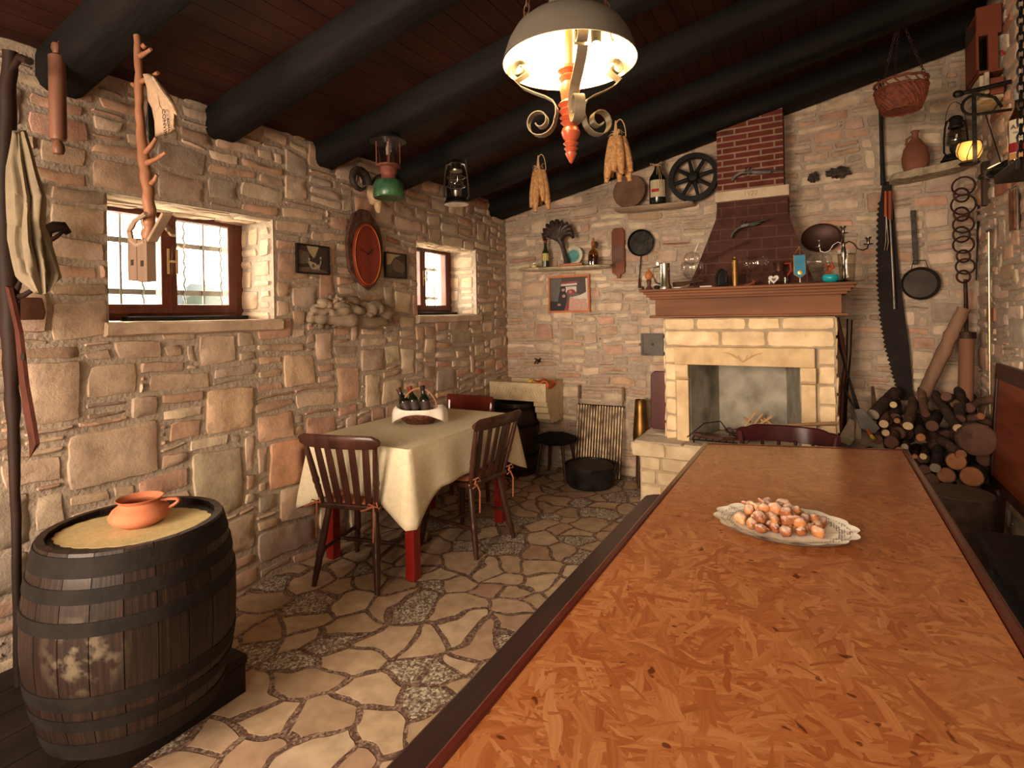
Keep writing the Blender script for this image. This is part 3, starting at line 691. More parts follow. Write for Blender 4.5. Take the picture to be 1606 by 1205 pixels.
# ================================================================ SMALL TABLE + CLOTH
t=thing('side_dining_table','small dining table with square red legs by the left wall','table',(-2.26,2.82,0))
TX0,TX1,TY0,TY1=-2.605,-1.885,2.25,3.38
mb=MB(); mb.box(((TX0+TX1)/2,(TY0+TY1)/2,.72),(TX1-TX0-.01,TY1-TY0-.01,.03)); mb.build('tabletop',REDWOOD,t)
mb=MB(); mb.box(((TX0+TX1)/2,(TY0+TY1)/2,.665),(TX1-TX0-.10,TY1-TY0-.12,.08)); mb.build('apron',REDWOOD,t)
for x,y in((-1.955,2.36),(-2.56,2.36),(-1.955,3.30),(-2.56,3.30)):
    mb=MB(); mb.box((x,y,.353),(.06,.06,.705)); mb.build('leg',REDWOOD,t,bevel=.005)
# tablecloth
def cloth():
    x0,x1,y0,y1=TX0-.0,TX1+.003,TY0-.003,TY1+.003; z=.7395; mb=MB(); V=[];F=[]
    # perimeter samples with corner tips
    per=[]; N=14
    tips={'ll':.40,'lr':.385,'ur':.385,'ul':.3}
    def seg(p,q,nrm,ca,cb,n_):
        Lg=(Vector(q)-Vector(p)).length
        for k in range(n_):
            f=k/n_; P=Vector(p).lerp(Vector(q),f); da=f*Lg; db=(1-f)*Lg
            per.append((P,Vector(nrm),da,db,ca,cb,f))
    cn=[((x0,y0),(x1,y0),(0,-1),'ll','lr',24),((x1,y0),(x1,y1),(1,0),'lr','ur',34),((x1,y1),(x0,y1),(0,1),'ur','ul',24),((x0,y1),(x0,y0),(-1,0),'ul','ll',34)]
    base={0:.27,1:.255,2:.27,3:.2}
    for si,(p,q,nr,ca,cb,n_) in enumerate(cn):
        Lg=(Vector(q)-Vector(p)).length
        for k in range(n_+1):
            f=k/n_; P=Vector(p).lerp(Vector(q),f); da=f*Lg; db=Lg-da
            ka=max(0,1-da/.24); kb=max(0,1-db/.24)
            drop=base[si]+(tips[ca]-base[si])*ka+(tips[cb]-base[si])*kb
            tang=(Vector(q)-Vector(p)).normalized()
            per.append((P,Vector(nr),drop,ka,kb,tang,si,f*Lg))
    m=len(per); NV=12
    for j in range(NV+1):
        s=j/NV
        for (P,nr,drop,ka,kb,tang,si,ln) in per:
            if si==3: out=0.006; 
            else: out=.010*min(1,s*4)+.022*s
            # folds near corners
            fold=.011*s*math.sin(ln*19+si*2)*(0 if si==3 else 1)
            d=nr*(out+fold)*(1-.2*(ka+kb))
            # corner cloth swings outward along the diagonal
            d+=(nr*.055+(-tang)*.05*ka+tang*.05*kb)*(ka+kb)**1.5*s if si!=3 else Vector((0,0))
            xx=P.x+d.x; yy=P.y+d.y
            if xx<XL+.035: xx=XL+.035
            V.append((xx,yy,z-drop*s-(.002 if s==0 else 0)))
    for j in range(NV):
        for i in range(m):
            i2=(i+1)%m; F.append((j*m+i,j*m+i2,(j+1)*m+i2,(j+1)*m+i))
    F.append(tuple(range(m))[::-1])
    mb.add(V,F)
    return mb
o=cloth().build('tablecloth',LINEN,None,True,sharp=60,solid=.003); tag(o,'cream tablecloth with hanging pointed corners on the small table','tablecloth')
# ================================================================ CHAIRS
def slat_chair(label,loc,rz,cush_sides=1):
    t=thing('slat_back_chair',label,'chair',(0,0,0))
    mb=MB(); poly=[(-.19,-.19),(.19,-.19),(.21,.17),(.17,.20),(-.17,.20),(-.21,.17)]; mb.prism(poly,.032,frame((0,0,.405),(1,0,0),(0,1,0),(0,0,1))); mb.build('seat',DARKWOOD,t,bevel=.01)
    def turned(p,q,r0):
        p=Vector(p);q=Vector(q);L=(q-p).length; pr=[]
        for k in range(25):
            f=k/24; r=r0*(.85+.25*math.sin(PI*f)); 
            if .28<f<.45: r=r0*(.9+.35*abs(math.sin((f-.28)*PI*18)))
            if f<.08: r=r0*.75
            pr.append((r,f*L))
        b_=MB(); b_.lathe(pr,p,q-p,10); return b_
    for x,y,x2,y2 in((-.15,.15,-.2,.21),(.15,.15,.2,.21),(-.14,-.15,-.19,-.23),(.14,-.15,.19,-.23)):
        turned((x2,y2,0),(x,y,.41),.018).build('leg',DARKWOOD,t,True)
    for s in(-1,1):
        mb=MB(); mb.tube([(s*.183,.18,.17),(s*.176,-.20,.17)],.011); mb.build('side_stretcher',DARKWOOD,t,True)
    mb=MB(); mb.tube([(-.18,0,.17),(.18,0,.17)],.011); mb.build('cross_stretcher',DARKWOOD,t,True)
    top=.835
    for s in(-1,1):
        turned((s*.165,-.175,.43),(s*.205,-.255,.76),.015).build('stile',DARKWOOD,t,True)
    for k in range(5):
        f=(k-2)/2; xb=f*.115; xt=f*.145
        mb=MB(); cur=.02*(1-f*f)
        V=[];F=[]
        for q in range(9):
            g=q/8; x=xb+(xt-xb)*g; y=-.175-.075*g-cur*(.3+.7*g) ; z=.425+.345*g; hw_=.0165+.003*math.sin(PI*g)
            V+=[(x-hw_,y-.004,z),(x+hw_,y-.004,z),(x+hw_,y+.005,z),(x-hw_,y+.005,z)]
        for q in range(8):
            for a in range(4): F.append((q*4+a,q*4+(a+1)%4,(q+1)*4+(a+1)%4,(q+1)*4+a))
        F.append((0,1,2,3)); F.append((35,34,33,32)); mb.add(V,F); mb.build('slat',DARKWOOD,t,True)
    mb=MB(); V=[];F=[]; n_=14
    for k in range(n_+1):
        f=k/n_*2-1; x=f*.235; y=-.262-.028*(1-f*f); h=.038*(1-.12*abs(f)**3)*(1 if abs(f)<.97 else .6); 
        for a in range(8):
            an=2*PI*a/8; V.append((x,y+.013*math.cos(an)-(.012 if math.sin(an)>.5 else 0),.793+h*math.sin(an)))
    for k in range(n_):
        for a in range(8): F.append((k*8+a,k*8+(a+1)%8,(k+1)*8+(a+1)%8,(k+1)*8+a))
    F.append(tuple(range(8))); F.append(tuple(n_*8+a for a in range(8))[::-1]); mb.add(V,F); mb.build('crest_rail',DARKWOOD,t,True,sharp=60)
    CU=mat('rust_cushion',(.36,.125,.065),.9,0,.1,30,.2)
    mb=MB(); 
    def cf(u,v):
        a=2*PI*u; r=v; x=.185*r*(abs(math.cos(a))**.5)*(1 if math.cos(a)>=0 else -1); y=.18*r*(abs(math.sin(a))**.5)*(1 if math.sin(a)>=0 else -1)
        return (x,y+.0,.44+.030*(1-r**6))
    mb.grid(cf,28,8); mb.grid(lambda u,v:(cf(u,v)[0],cf(u,v)[1],.4385),28,8,True)
    c=mb.build('seat_cushion',CU,t,True,sharp=80)
    for s in(-1,1):
        mb=MB(); x,y,z=s*.17,-.205,.45
        mb.tube([(x,y+.02,z),(x+.02,y-.02,z+.022),(x+.03,y-.025,z),(x,y-.015,z)],.004,5); mb.tube([(x,y-.01,z),(x-.02,y-.03,z+.015),(x-.03,y-.03,z-.005),(x,y-.015,z)],.004,5)
        mb.tube([(x,y-.015,z),(x+.012,y-.035,z-.06),(x+.006,y-.035,z-.18)],.0045,5); mb.tube([(x,y-.015,z),(x-.03,y-.04,z-.012),(x-.06,y-.04,z-.02)],.0045,5)
        mb.build('tie',CU,c)
    t.location=loc; t.rotation_euler=(0,0,rz)
    return t
slat_chair('dark slat-back chair at the near end of the small table, seen from behind',(-2.25,2.325,0),R(13))
slat_chair('dark slat-back chair on the right side of the small table, turned sideways',(-1.985,2.93,0),R(84))
CHERRY=wood('cherry_red_wood',(.115,.016,.010),.22,.6,'X',.2,5)
def plain_chair(label,loc,rz,m,crest_h,wdt,curve,scallop=0):
    t=thing('plain_chair',label,'chair',(0,0,0))
    mb=MB(); mb.box((0,0,.43),(.40,.40,.03)); mb.build('seat',m,t,bevel=.012)
    for x in(-.17,.17):
        mb=MB(); mb.tube([(x,.17,0),(x,.17,.42)],[.016,.02],8); mb.build('leg',m,t,True)
        mb=MB(); mb.tube([(x,-.21,0),(x,-.18,.42),(x*wdt/.34*.94,-.24,.79-crest_h*.3)],[.016,.02,.016],8); mb.build('leg',m,t,True)
    mb=MB(); V=[];F=[];n_=20
    for k in range(n_+1):
        f=k/n_*2-1; x=f*wdt/2; y=-.235-curve*(1-f*f); zt=.80-scallop*(abs(f)>.6)*(math.sin((abs(f)-.6)/.4*PI/2)**2)*1.0+ (scallop*.5*math.exp(-((abs(f)-.93)/.05)**2)); zb=.80-crest_h
        V+=[(x,y-.010,zb),(x,y+.010,zb),(x,y+.012,zt-.006),(x,y+.004,zt),(x,y-.006,zt),(x,y-.012,zt-.006)]
    for k in range(n_):
        for a in range(6): F.append((k*6+a,k*6+(a+1)%6,(k+1)*6+(a+1)%6,(k+1)*6+a))
    F.append(tuple(range(6))); F.append(tuple(n_*6+a for a in range(6))[::-1]); mb.add(V,F); mb.build('crest_rail',m,t,True,sharp=50)
    for k in range(4):
        x=(k-1.5)*.075; mb=MB(); mb.tube([(x,-.185,.44),(x*1.1,-.235-curve*.85,.80-crest_h+.01)],.009,6); mb.build('spindle',m,t,True)
    t.location=loc; t.rotation_euler=(0,0,rz); return t
plain_chair('cherry red chair with plain flat top rail at the far end of the small table',(-2.425,3.42,0),R(180),CHERRY,.12,.42,.02)
plain_chair('glossy dark red chair with scalloped top rail at the far end of the big table',(-.165,3.06,0),R(180),wood('oxblood_wood',(.045,.010,.012),.18,.7,'X',.2,5),.09,.50,.07,.03)
# ================================================================ BASKET WITH BOTTLES
bx,by=-2.26,2.82; BZ0=.743
t=thing('wicker_basket','wicker basket with a hoop handle and white napkin on the small table','basket',(bx,by,BZ0))
WICK=mat('dark_wicker',(.13,.045,.025),.6,0,.5,60,.6)
ang=YAW
def lb(x,y,z): # local basket axes: x across the view
    return (bx+cam_r0.x*x+cam_f.x*y,by+cam_r0.y*x+cam_f.y*y,BZ0+z)
mb=MB(); V=[];F=[]
for j,(r,z) in enumerate(((.06,0),(.075,.003),(.10,.03),(.115,.06),(.12,.085),(.112,.085),(.10,.03),(.06,.008))):
    for k in range(28):
        a=2*PI*k/28; w_=1+.02*math.sin(k*PI+j*PI); V.append(lb(r*1.15*w_*math.cos(a),r*.8*w_*math.sin(a),z))
for j in range(7):
    for k in range(28): F.append((j*28+k,j*28+(k+1)%28,(j+1)*28+(k+1)%28,(j+1)*28+k))
F.append(tuple(range(28))); F.append(tuple(7*28+k for k in range(28))[::-1]); mb.add(V,F); mb.build('bowl',WICK,t,True)
mb=MB(); mb.tube([lb(-.115*math.cos(PI*k/20),0,.075+.15*math.sin(PI*k/20)) for k in range(21)],.006,7); mb.build('handle',mat('bent_cane',(.36,.15,.07),.5),t,True)
NAP=mat('white_napkin',(.82,.78,.70),.85,0,.04,30,.1)
mb=MB()
def nap(u,v):
    a=2*PI*u; ca,sa=math.cos(a),math.sin(a); c4=abs(math.cos(2*a+0.0))**2 ; side=abs(ca)**3
    out=v
    if out<.35:
        k=out/.35; r=.065+.055*k; return lb(r*1.18*ca,r*.85*sa,.02+.075*k+.02*side*k)
    k=(out-.35)/.65; r=.122+.010*math.sin(k*PI)+.028*side*k; drop=(.055+.055*side-.030*(1-side)*(sa<0))*k**1.3
    fl=.006*math.sin(a*9)*k
    return lb((r+fl)*1.18*ca,(r+fl)*.87*sa,max(.003,.095+.020*side+.012*math.sin(k*PI)-drop))
mb.grid(nap,56,16); mb.build('napkin',NAP,t,True,solid=.002)
DG=mat('dark_green_glass',(.006,.010,.006),.08,0,.1,5,0,coat=.5)
def bottle(name,label,cat,base,ax,Hh,r,m,neck=.013,group=None,lab=None,cap=None,n=20,shoulder=.62):
    t=thing(name,label,cat,base,group)
    d=Vector(ax).normalized(); mb=MB()
    pr=[(r*.3,.004),(r*.92,0),(r,.01),(r,Hh*shoulder*.9),(r*.93,Hh*shoulder),(r*.6,Hh*(shoulder+.08)),(neck*1.15,Hh*(shoulder+.15)),(neck,Hh*(shoulder+.22)),(neck,Hh*.95),(neck*1.25,Hh*.955),(neck*1.25,Hh)]
    mb.lathe(pr,base,d,n); mb.build('body',m,t,True,sharp=60)
    if cap:
        c=MB(); c.lathe([(neck*1.12,Hh*.86),(neck*1.3,Hh*.955),(neck*1.3,Hh*1.003),(0,Hh*1.004)],base,d,14); c.build('cap',cap,t,True)
    if lab:
        z0,z1,mm=lab; c=MB(); F_=axisframe(base,d); n_=12; V=[];FF=[]
        tocam=(CAM-Vector(base)); tl=F_.to_3x3().transposed()@tocam; a0=math.atan2(tl.y,tl.x)
        for k in range(n_+1):
            a=a0-1.0+2.0*k/n_; V+=[(1.015*r*math.cos(a),1.015*r*math.sin(a),z0*Hh),(1.015*r*math.cos(a),1.015*r*math.sin(a),z1*Hh)]
        for k in range(n_): FF.append((k*2,k*2+2,k*2+3,k*2+1))
        c.add(V,FF,F_); c.build('label',mm,t,True)
    return t
DL=mat('dark_label',(.05,.035,.03),.5,0,.3,60,0)
for (x,y,tx,ty,lbn,cp) in((-.055,.0,-.42,.1,'dark wine bottle with brown capsule leaning left in the basket',mat('brown_capsule',(.06,.02,.015),.4)),
                       (-.012,.015,-.27,.05,'dark wine bottle with red capsule in the middle of the basket',mat('red_capsule',(.16,.02,.015),.4)),
                       (.05,.0,-.14,.0,'dark wine bottle with black capsule at the right of the basket',BLACK)):
    p=Vector(lb(x,y,.028)); d=Vector(lb(tx,ty,1))-Vector(lb(0,0,0))
    bottle('wine_bottle',lbn,'bottle',p,d,.215,.034,DG,lab=(.28,.55,DL),cap=cp,group='wine bottles in the basket')
# ================================================================ BARREL
bxx,byy=-2.05,1.02; BR0=.14
t=thing('barrel','large old dark oak barrel standing in the left foreground','barrel',(bxx,byy,BR0))
def stave_mat():
    m,b=base_mat('old_barrel_stave',.5,0,.1); n,l=nt(m); tc=n.new('ShaderNodeTexCoord')
    s=n.new('ShaderNodeSeparateXYZ'); l.new(tc.outputs['Object'],s.inputs[0]); at=n.new('ShaderNodeMath'); at.operation='ARCTAN2'; l.new(s.outputs[1],at.inputs[0]); l.new(s.outputs[0],at.inputs[1])
    cb=n.new('ShaderNodeCombineXYZ'); l.new(at.outputs[0],cb.inputs[0]); l.new(s.outputs[2],cb.inputs[2]); mg=n.new('ShaderNodeMapping'); mg.inputs['Scale'].default_value=(9,1,1.3); l.new(cb.outputs[0],mg.inputs[0])
    nz=n.new('ShaderNodeTexNoise'); nz.inputs['Scale'].default_value=3; nz.inputs['Detail'].default_value=6; l.new(mg.outputs[0],nz.inputs[0])
    r=ramp(n,[(.3,(.010,.006,.005)),(.55,(.020,.011,.008)),(.75,(.038,.018,.012))]); l.new(nz.outputs[0],r.inputs[0])
    # pale flaking patch with a shape of its own
    vd=n.new('ShaderNodeVectorMath'); vd.operation='DISTANCE'; vd.inputs[1].default_value=(.172,-.235,.33); l.new(tc.outputs['Object'],vd.inputs[0])
    mr=n.new('ShaderNodeMapRange'); mr.inputs[1].default_value=.13; mr.inputs[2].default_value=.05; l.new(vd.outputs['Value'],mr.inputs[0])
    n2=n.new('ShaderNodeTexNoise'); n2.inputs['Scale'].default_value=26; n2.inputs['Detail'].default_value=6; l.new(tc.outputs['Object'],n2.inputs[0]); r2=ramp(n,[(.47,(0,0,0)),(.62,(1,1,1))]); l.new(n2.outputs[0],r2.inputs[0])
    mm=n.new('ShaderNodeMath'); mm.operation='MULTIPLY'; l.new(mr.outputs[0],mm.inputs[0]); l.new(r2.outputs[0],mm.inputs[1])
    mx=n.new('ShaderNodeMix'); mx.data_type='RGBA'; l.new(mm.outputs[0],mx.inputs[0]); l.new(r.outputs[0],mx.inputs[6]); mx.inputs[7].default_value=(.12,.095,.065,1); l.new(mx.outputs[2],b.inputs['Base Color'])
    bp=n.new('ShaderNodeBump'); bp.inputs['Strength'].default_value=.3; bp.inputs['Distance'].default_value=.006; l.new(nz.outputs[0],bp.inputs['Height']); l.new(bp.outputs[0],b.inputs['Normal'])
    return m
STAVE=stave_mat(); BH=.61; rt,rb,r0=.262,.30,.254
def br(z): f=z/BH; base=r0+(rt-r0)*f; return base+(rb+.004-(r0+rt)/2)*(1-(2*f-1)**2)
mb=MB(); NS=22
for k in range(NS):
    a0=2*PI*k/NS+.004; a1=2*PI*(k+1)/NS-.004; V=[];F=[]
    for j in range(13):
        z=BH*j/12; r=br(z)
        for a in(a0,(a0+a1)/2,a1): V.append((bxx+r*math.cos(a),byy+r*math.sin(a),BR0+z))
        for a in(a1,a0): V.append((bxx+(r-.022)*math.cos(a),byy+(r-.022)*math.sin(a),BR0+z))
    for j in range(12):
        for p in range(5): F.append((j*5+p,j*5+(p+1)%5,(j+1)*5+(p+1)%5,(j+1)*5+p))
    F.append((0,1,2,3,4)[::-1]); F.append(tuple(60+p for p in range(5))); mb.add(V,F)
mb.build('staves',STAVE,t,True,sharp=30)
mb=MB(); mb.lathe([(0,BH-.020),(rt-.018,BH-.020),(rt-.018,BH-.040),(0,BH-.040)],(bxx,byy,BR0),n=40); mb.lathe([(0,.04),(r0-.018,.04),(r0-.018,.06),(0,.06)],(bxx,byy,BR0),n=40)
mb.build('head',mat('barrel_head',(.028,.018,.015),.5,0,.3,8),t)
HOOP=mat('hoop_iron',(.008,.0055,.0045),.8,.0,.5,12,.3)
for z0,z1 in((.0,.055),(.10,.135),(.165,.21),(.385,.425),(.475,.515),(.545,.60)):
    mb=MB(); mb.lathe([(br(z0)-.001,z0),(br(z0)+.0035,z0),(br(z1)+.0035,z1),(br(z1)-.001,z1)],(bxx,byy,BR0),n=48,cap=False); mb.build('hoop',HOOP,t,True)
DOILY=mat('yellowed_linen',(.55,.44,.22),.85,0,.1,30,.1)
mb=MB(); V=[];n_=72; zt=BR0+BH+.0015
pts=[]
for k in range(n_):
    a=2*PI*k/n_; r=1+.03*abs(math.sin(k*PI/3)); pts.append((.228*r*math.cos(a),.172*r*math.sin(a)))
Md=frame((bxx,byy,zt-.0205),(math.cos(R(38)),math.sin(R(38)),0),(-math.sin(R(38)),math.cos(R(38)),0),(0,0,1))
mb.prism(pts,.0025,Md)
tag(mb.build('doily',DOILY),'yellowed embroidered doily spread on the barrel top','doily')
p=Vector((bxx+.00,byy+.015,BR0+BH-.0158))
t=thing('clay_pot','wide terracotta pot with one loop handle on the barrel','pot',p)
mb=MB(); mb.lathe([(.03,0),(.05,.0),(.085,.022),(.092,.04),(.08,.06),(.062,.073),(.060,.080),(.072,.092),(.068,.093),(.056,.080),(.057,.072),(.075,.058),(.086,.04),(.05,.006),(0,.005)],p,n=40); mb.build('bowl',TERRA,t,True,sharp=60)
hd=cam_r0*.95+cam_f*.3; hd.normalize(); mb=MB(); mb.tube([p+hd*(.062+.05*math.sin(PI*k/10)*1.0+.012*(k/10))+Vector((0,0,.078-.038*k/10+.012*math.sin(PI*k/10))) for k in range(11)],[.009]*11,8,squash=.6); mb.build('handle',TERRA,t,True)
# platform under the barrel
pf=WZ(349,1133,.0)
t=thing('platform','low dark plank platform under the barrel','platform',(-2.15,.8,0))
PLW=wood('platform_wood',(.013,.008,.0065),.6,0,'Y',.4,5)
mb=MB()
for k in range(5): mb.box((-2.60+.145*k+.0,.55,.125),(.140,1.62,.03)); 
mb.build('top_plank',PLW,t,bevel=.003)
mb=MB(); mb.box((-1.965,.55,.055),(.03,1.6,.108)); mb.build('front_board',PLW,t)
mb=MB(); mb.box((-2.3,1.345,.055),(.66,.03,.108)); mb.build('end_board',PLW,t)
# ================================================================ HELPERS FOR HUNG THINGS
def WF(u,v,y): # frame on a plane facing the room: x right, y up, z towards the room
    return frame(WY(u,v,y),(1,0,0),(0,0,1),(0,-1,0))
def LF(u,v,x=None): # frame on the left wall: x = +Y, y = up, z = +X
    return frame(WX(u,v,(XL+.03) if x is None else x),(0,1,0),(0,0,1),(1,0,0))
def mpx(y,u,v): # metres per pixel at a point
    return (WY(u+1,v,y)-WY(u,v,y)).length
def disc(mb,M_,r,t,n=32,prof=None):
    mb.lathe(prof or [(0,0),(r,0),(r,t),(0,t)],M=M_,n=n)
# ================================================================ CENTRAL LAMP
LX,LY,LZ=WY(893,99,1.55); lamp_o=Vector((LX,LY,LZ))
t=thing('pendant_lamp','large hanging lamp with grey enamel shade, scrolled iron straps and turned red finial','pendant lamp',(LX,LY,LZ+.55))
ENO=mat('grey_enamel_outside',(.12,.105,.085),.6,.1,.15,6,.1); ENI=mat('white_enamel_inside',(.85,.78,.58),.4,0,.03,5,0)
RS=.203
shp=[(RS,0),(RS*.98,.012),(RS*.90,.06),(RS*.80,.095),(RS*.66,.120),(RS*.50,.134),(.068,.142),(.062,.155),(.058,.20),(.050,.205),(.046,.28),(.03,.30),(.0,.302)]
mb=MB(); mb.lathe(shp,lamp_o,n=56,cap=False); mb.build('shade',ENO,t,True,sharp=50)
mb=MB(); mb.lathe([(r-.003,z-.0015) for r,z in shp[:7]]+[(.0,.139)],lamp_o,n=56,cap=False); mb.build('shade_lining',ENI,t,True,sharp=60)
WOODR=wood('turned_red_wood',(.38,.075,.028),.28,.5,'Z',.2,6)
mb=MB(); fin=[(0,-.305),(.006,-.298),(.017,-.275),(.0175,-.272),(.013,-.268),(.021,-.258),(.014,-.252),(.023,-.243),(.016,-.236),(.024,-.225),(.029,-.21),(.024,-.196),(.018,-.19),(.03,-.18),(.019,-.174),(.032,-.165),(.023,-.158),(.034,-.145),(.025,-.136),(.036,-.125),(.026,-.115),(.030,-.08),(.024,-.06),(.033,-.045),(.02,-.035),(.036,-.025),(.036,-.015),(.012,-.005),(.012,.13)]
mb.lathe(fin,lamp_o,n=28); mb.build('finial',WOODR,t,True,sharp=35)
STRAP=mat('strap_iron',(.21,.175,.13),.45,.5,.15,12,.1)
def strap_pts():
    P=[]
    # upper scroll, at the shade rim
    for k in range(22):
        a=R(-60)+k/21*R(470); r=.010+.020*k/21; P.append((.158+r*math.cos(a+PI*.9),.005+r*math.sin(a+PI*.9)))
    x0,z0=P[-1]
    P+= [(.172,-.030),(.150,-.052),(.11,-.075),(.075,-.092),(.052,-.108),(.042,-.128),(.042,-.15),(.048,-.17)]
    # lower scroll
    c=(.096,-.165)
    for k in range(26):
        f=k/25; a=R(175)+f*R(520); r=.050-.038*f; P.append((c[0]+r*math.cos(a),c[1]+r*math.sin(a)))
    return P
SP=strap_pts()
for ang in (math.atan2(cam_r0.y,cam_r0.x)+R(20),math.atan2(cam_r0.y,cam_r0.x)+R(160),math.atan2(cam_r0.y,cam_r0.x)-R(84)):
    dr=Vector((math.cos(ang),math.sin(ang),0)); ta=Vector((-dr.y,dr.x,0)); mb=MB(); V=[];F=[]
    n_=len(SP)
    for i,(r,z) in enumerate(SP):
        a=Vector(SP[max(i-1,0)]);b_=Vector(SP[min(i+1,n_-1)]); tt=(b_-a).normalized(); nn=Vector((-tt.y,tt.x))*.0015
        for s,q in((-1,-1),(1,-1),(1,1),(-1,1)):
            rr=r+nn.x*q; zz=z+nn.y*q; V.append(lamp_o+dr*rr+ta*.015*s+Vector((0,0,zz)))
    for i in range(n_-1):
        for p in range(4): F.append((i*4+p,i*4+(p+1)%4,(i+1)*4+(p+1)%4,(i+1)*4+p))
    F.append((0,1,2,3)); F.append(tuple((n_-1)*4+p for p in(3,2,1,0))); mb.add(V,F); mb.build('scroll_strap',STRAP,t,True,sharp=50)
def chain_links(p,q,ll=.03,w_=.010,r=.0022):
    p=Vector(p);q=Vector(q);d=q-p;n_=max(2,int(d.length/(ll*.78)));F0=axisframe(p,d); out=[]
    for k in range(n_):
        z=(k+.5)*d.length/n_; mb=MB(); pts=[]
        for a in range(12):
            an=2*PI*a/12; x=w_*math.cos(an); zz=ll*.55*math.sin(an); pts.append(F0@(Vector((x,0,z+zz)) if k%2 else Vector((0,x,z+zz))))
        mb.tube(pts,r,5,closed=True); out.append(mb)
    return out
RUST=mat('rusty_chain',(.16,.085,.05),.6,.6,.3,30,.2)
top=Vector((LX,LY,CZ(LX)-.02)); bz=BZ(LX)
for ang in(R(20),R(160),R(-84)):
    a=ang+math.atan2(cam_r0.y,cam_r0.x); p=lamp_o+Vector((math.cos(a)*.150,math.sin(a)*.150,.095)); q=top+Vector((math.cos(a)*.03,math.sin(a)*.03,0))
    mb=MB()
    for l_ in chain_links(p,q,.034,.009,.0022): mb.add(l_.v,l_.f)
    tag(mb.build('chain',RUST,t,True),kind=None)
mb=MB(); mb.lathe([(0,.02),(.05,.02),(.055,-.01),(.02,-.03),(0,-.03)],top,n=20); mb.build('ceiling_rose',IRON,t,True)
BULB=emit('glowing_bulb',(1,.80,.42),22)
for s,dx in((1,-.085),(2,.09),):
    c=lamp_o+cam_r0*dx+cam_f*(-.03 if s==1 else .05)+Vector((0,0,.055))
    mb=MB(); mb.lathe([(0,0),(.012,.004),(.021,.02),(.022,.034),(.013,.052),(.011,.062)],c+Vector((0,0,-.03)),n=16); mb.build('bulb',BULB,t,True)
    mb=MB(); mb.lathe([(.014,.03),(.016,.032),(.016,.07),(0,.072)],c,n=14); mb.build('bulb_socket',IRON,t,True)
    point('lamp_bulb_light',c+Vector((0,0,-.045)),4.6,(1,.70,.34),.03)
# ================================================================ HANGING LANTERNS BY THE LEFT WALL
GREENP=mat('chipped_green_enamel',(.035,.10,.045),.35,.1,.4,20,.1,coat=.3); DKM=mat('dark_tin',(.045,.040,.038),.4,.8,.4,20,.1); RSTY=mat('rust_patches',(.20,.07,.05),.7,.3,.4,25,.3)
b=WY(610,311,2.45); hk=WY(605,178,2.45)
t=thing('pressure_lantern','green pressure lantern with wide hood hanging from a beam above the clock','lantern',b)
mb=MB(); mb.lathe([(.0,0),(.085,0),(.090,.008),(.088,.075),(.075,.098),(.045,.108),(0,.108)],b,n=32); mb.build('fuel_tank',GREENP,t,True,sharp=40)
mb=MB(); mb.lathe([(.045,.105),(.040,.13),(.05,.15),(.05,.175),(.068,.18),(.068,.19),(0,.192)],b,n=24); mb.build('burner_collar',RSTY,t,True,sharp=35)
mb=MB(); mb.lathe([(.055,.19),(.058,.26),(.055,.335)],b,n=24,cap=False); mb.build('glass_chimney',CLEAR,t,True)
for k in range(4):
    a=PI/4+k*PI/2; mb=MB(); mb.tube([b+Vector((.066*math.cos(a),.066*math.sin(a),z)) for z in(.18,.34)],.004,6); mb.build('guard_rod',RSTY,t)
mb=MB(); mb.lathe([(.0,.25),(.012,.25),(.014,.29),(.006,.31),(.006,.335)],b,n=12); mb.build('mantle',mat('mantle_ash',(.3,.28,.24),.8),t,True)
mb=MB(); mb.lathe([(.105,.325),(.10,.335),(.06,.365),(.058,.40),(.064,.405),(.052,.43),(.03,.445),(0,.447)],b,n=32); mb.build('hood',DKM,t,True,sharp=35)
mb=MB(); hh=hk.z-b.z; mb.tube([b+cam_r0*(.062*math.cos(a))+Vector((0,0,.34+(hh-.36)*math.sin(a))) for a in [PI*k/20 for k in range(21)]],.003,5); mb.build('bail_handle',DKM,t,True)
mb=MB(); mb.tube([hk+Vector((0,0,-.01)),hk+Vector((0,.03,.0)),hk+Vector((-.005,.035,BZ(hk.x)-hk.z+.05))],.004,5); mb.build('hook',IRON,t)
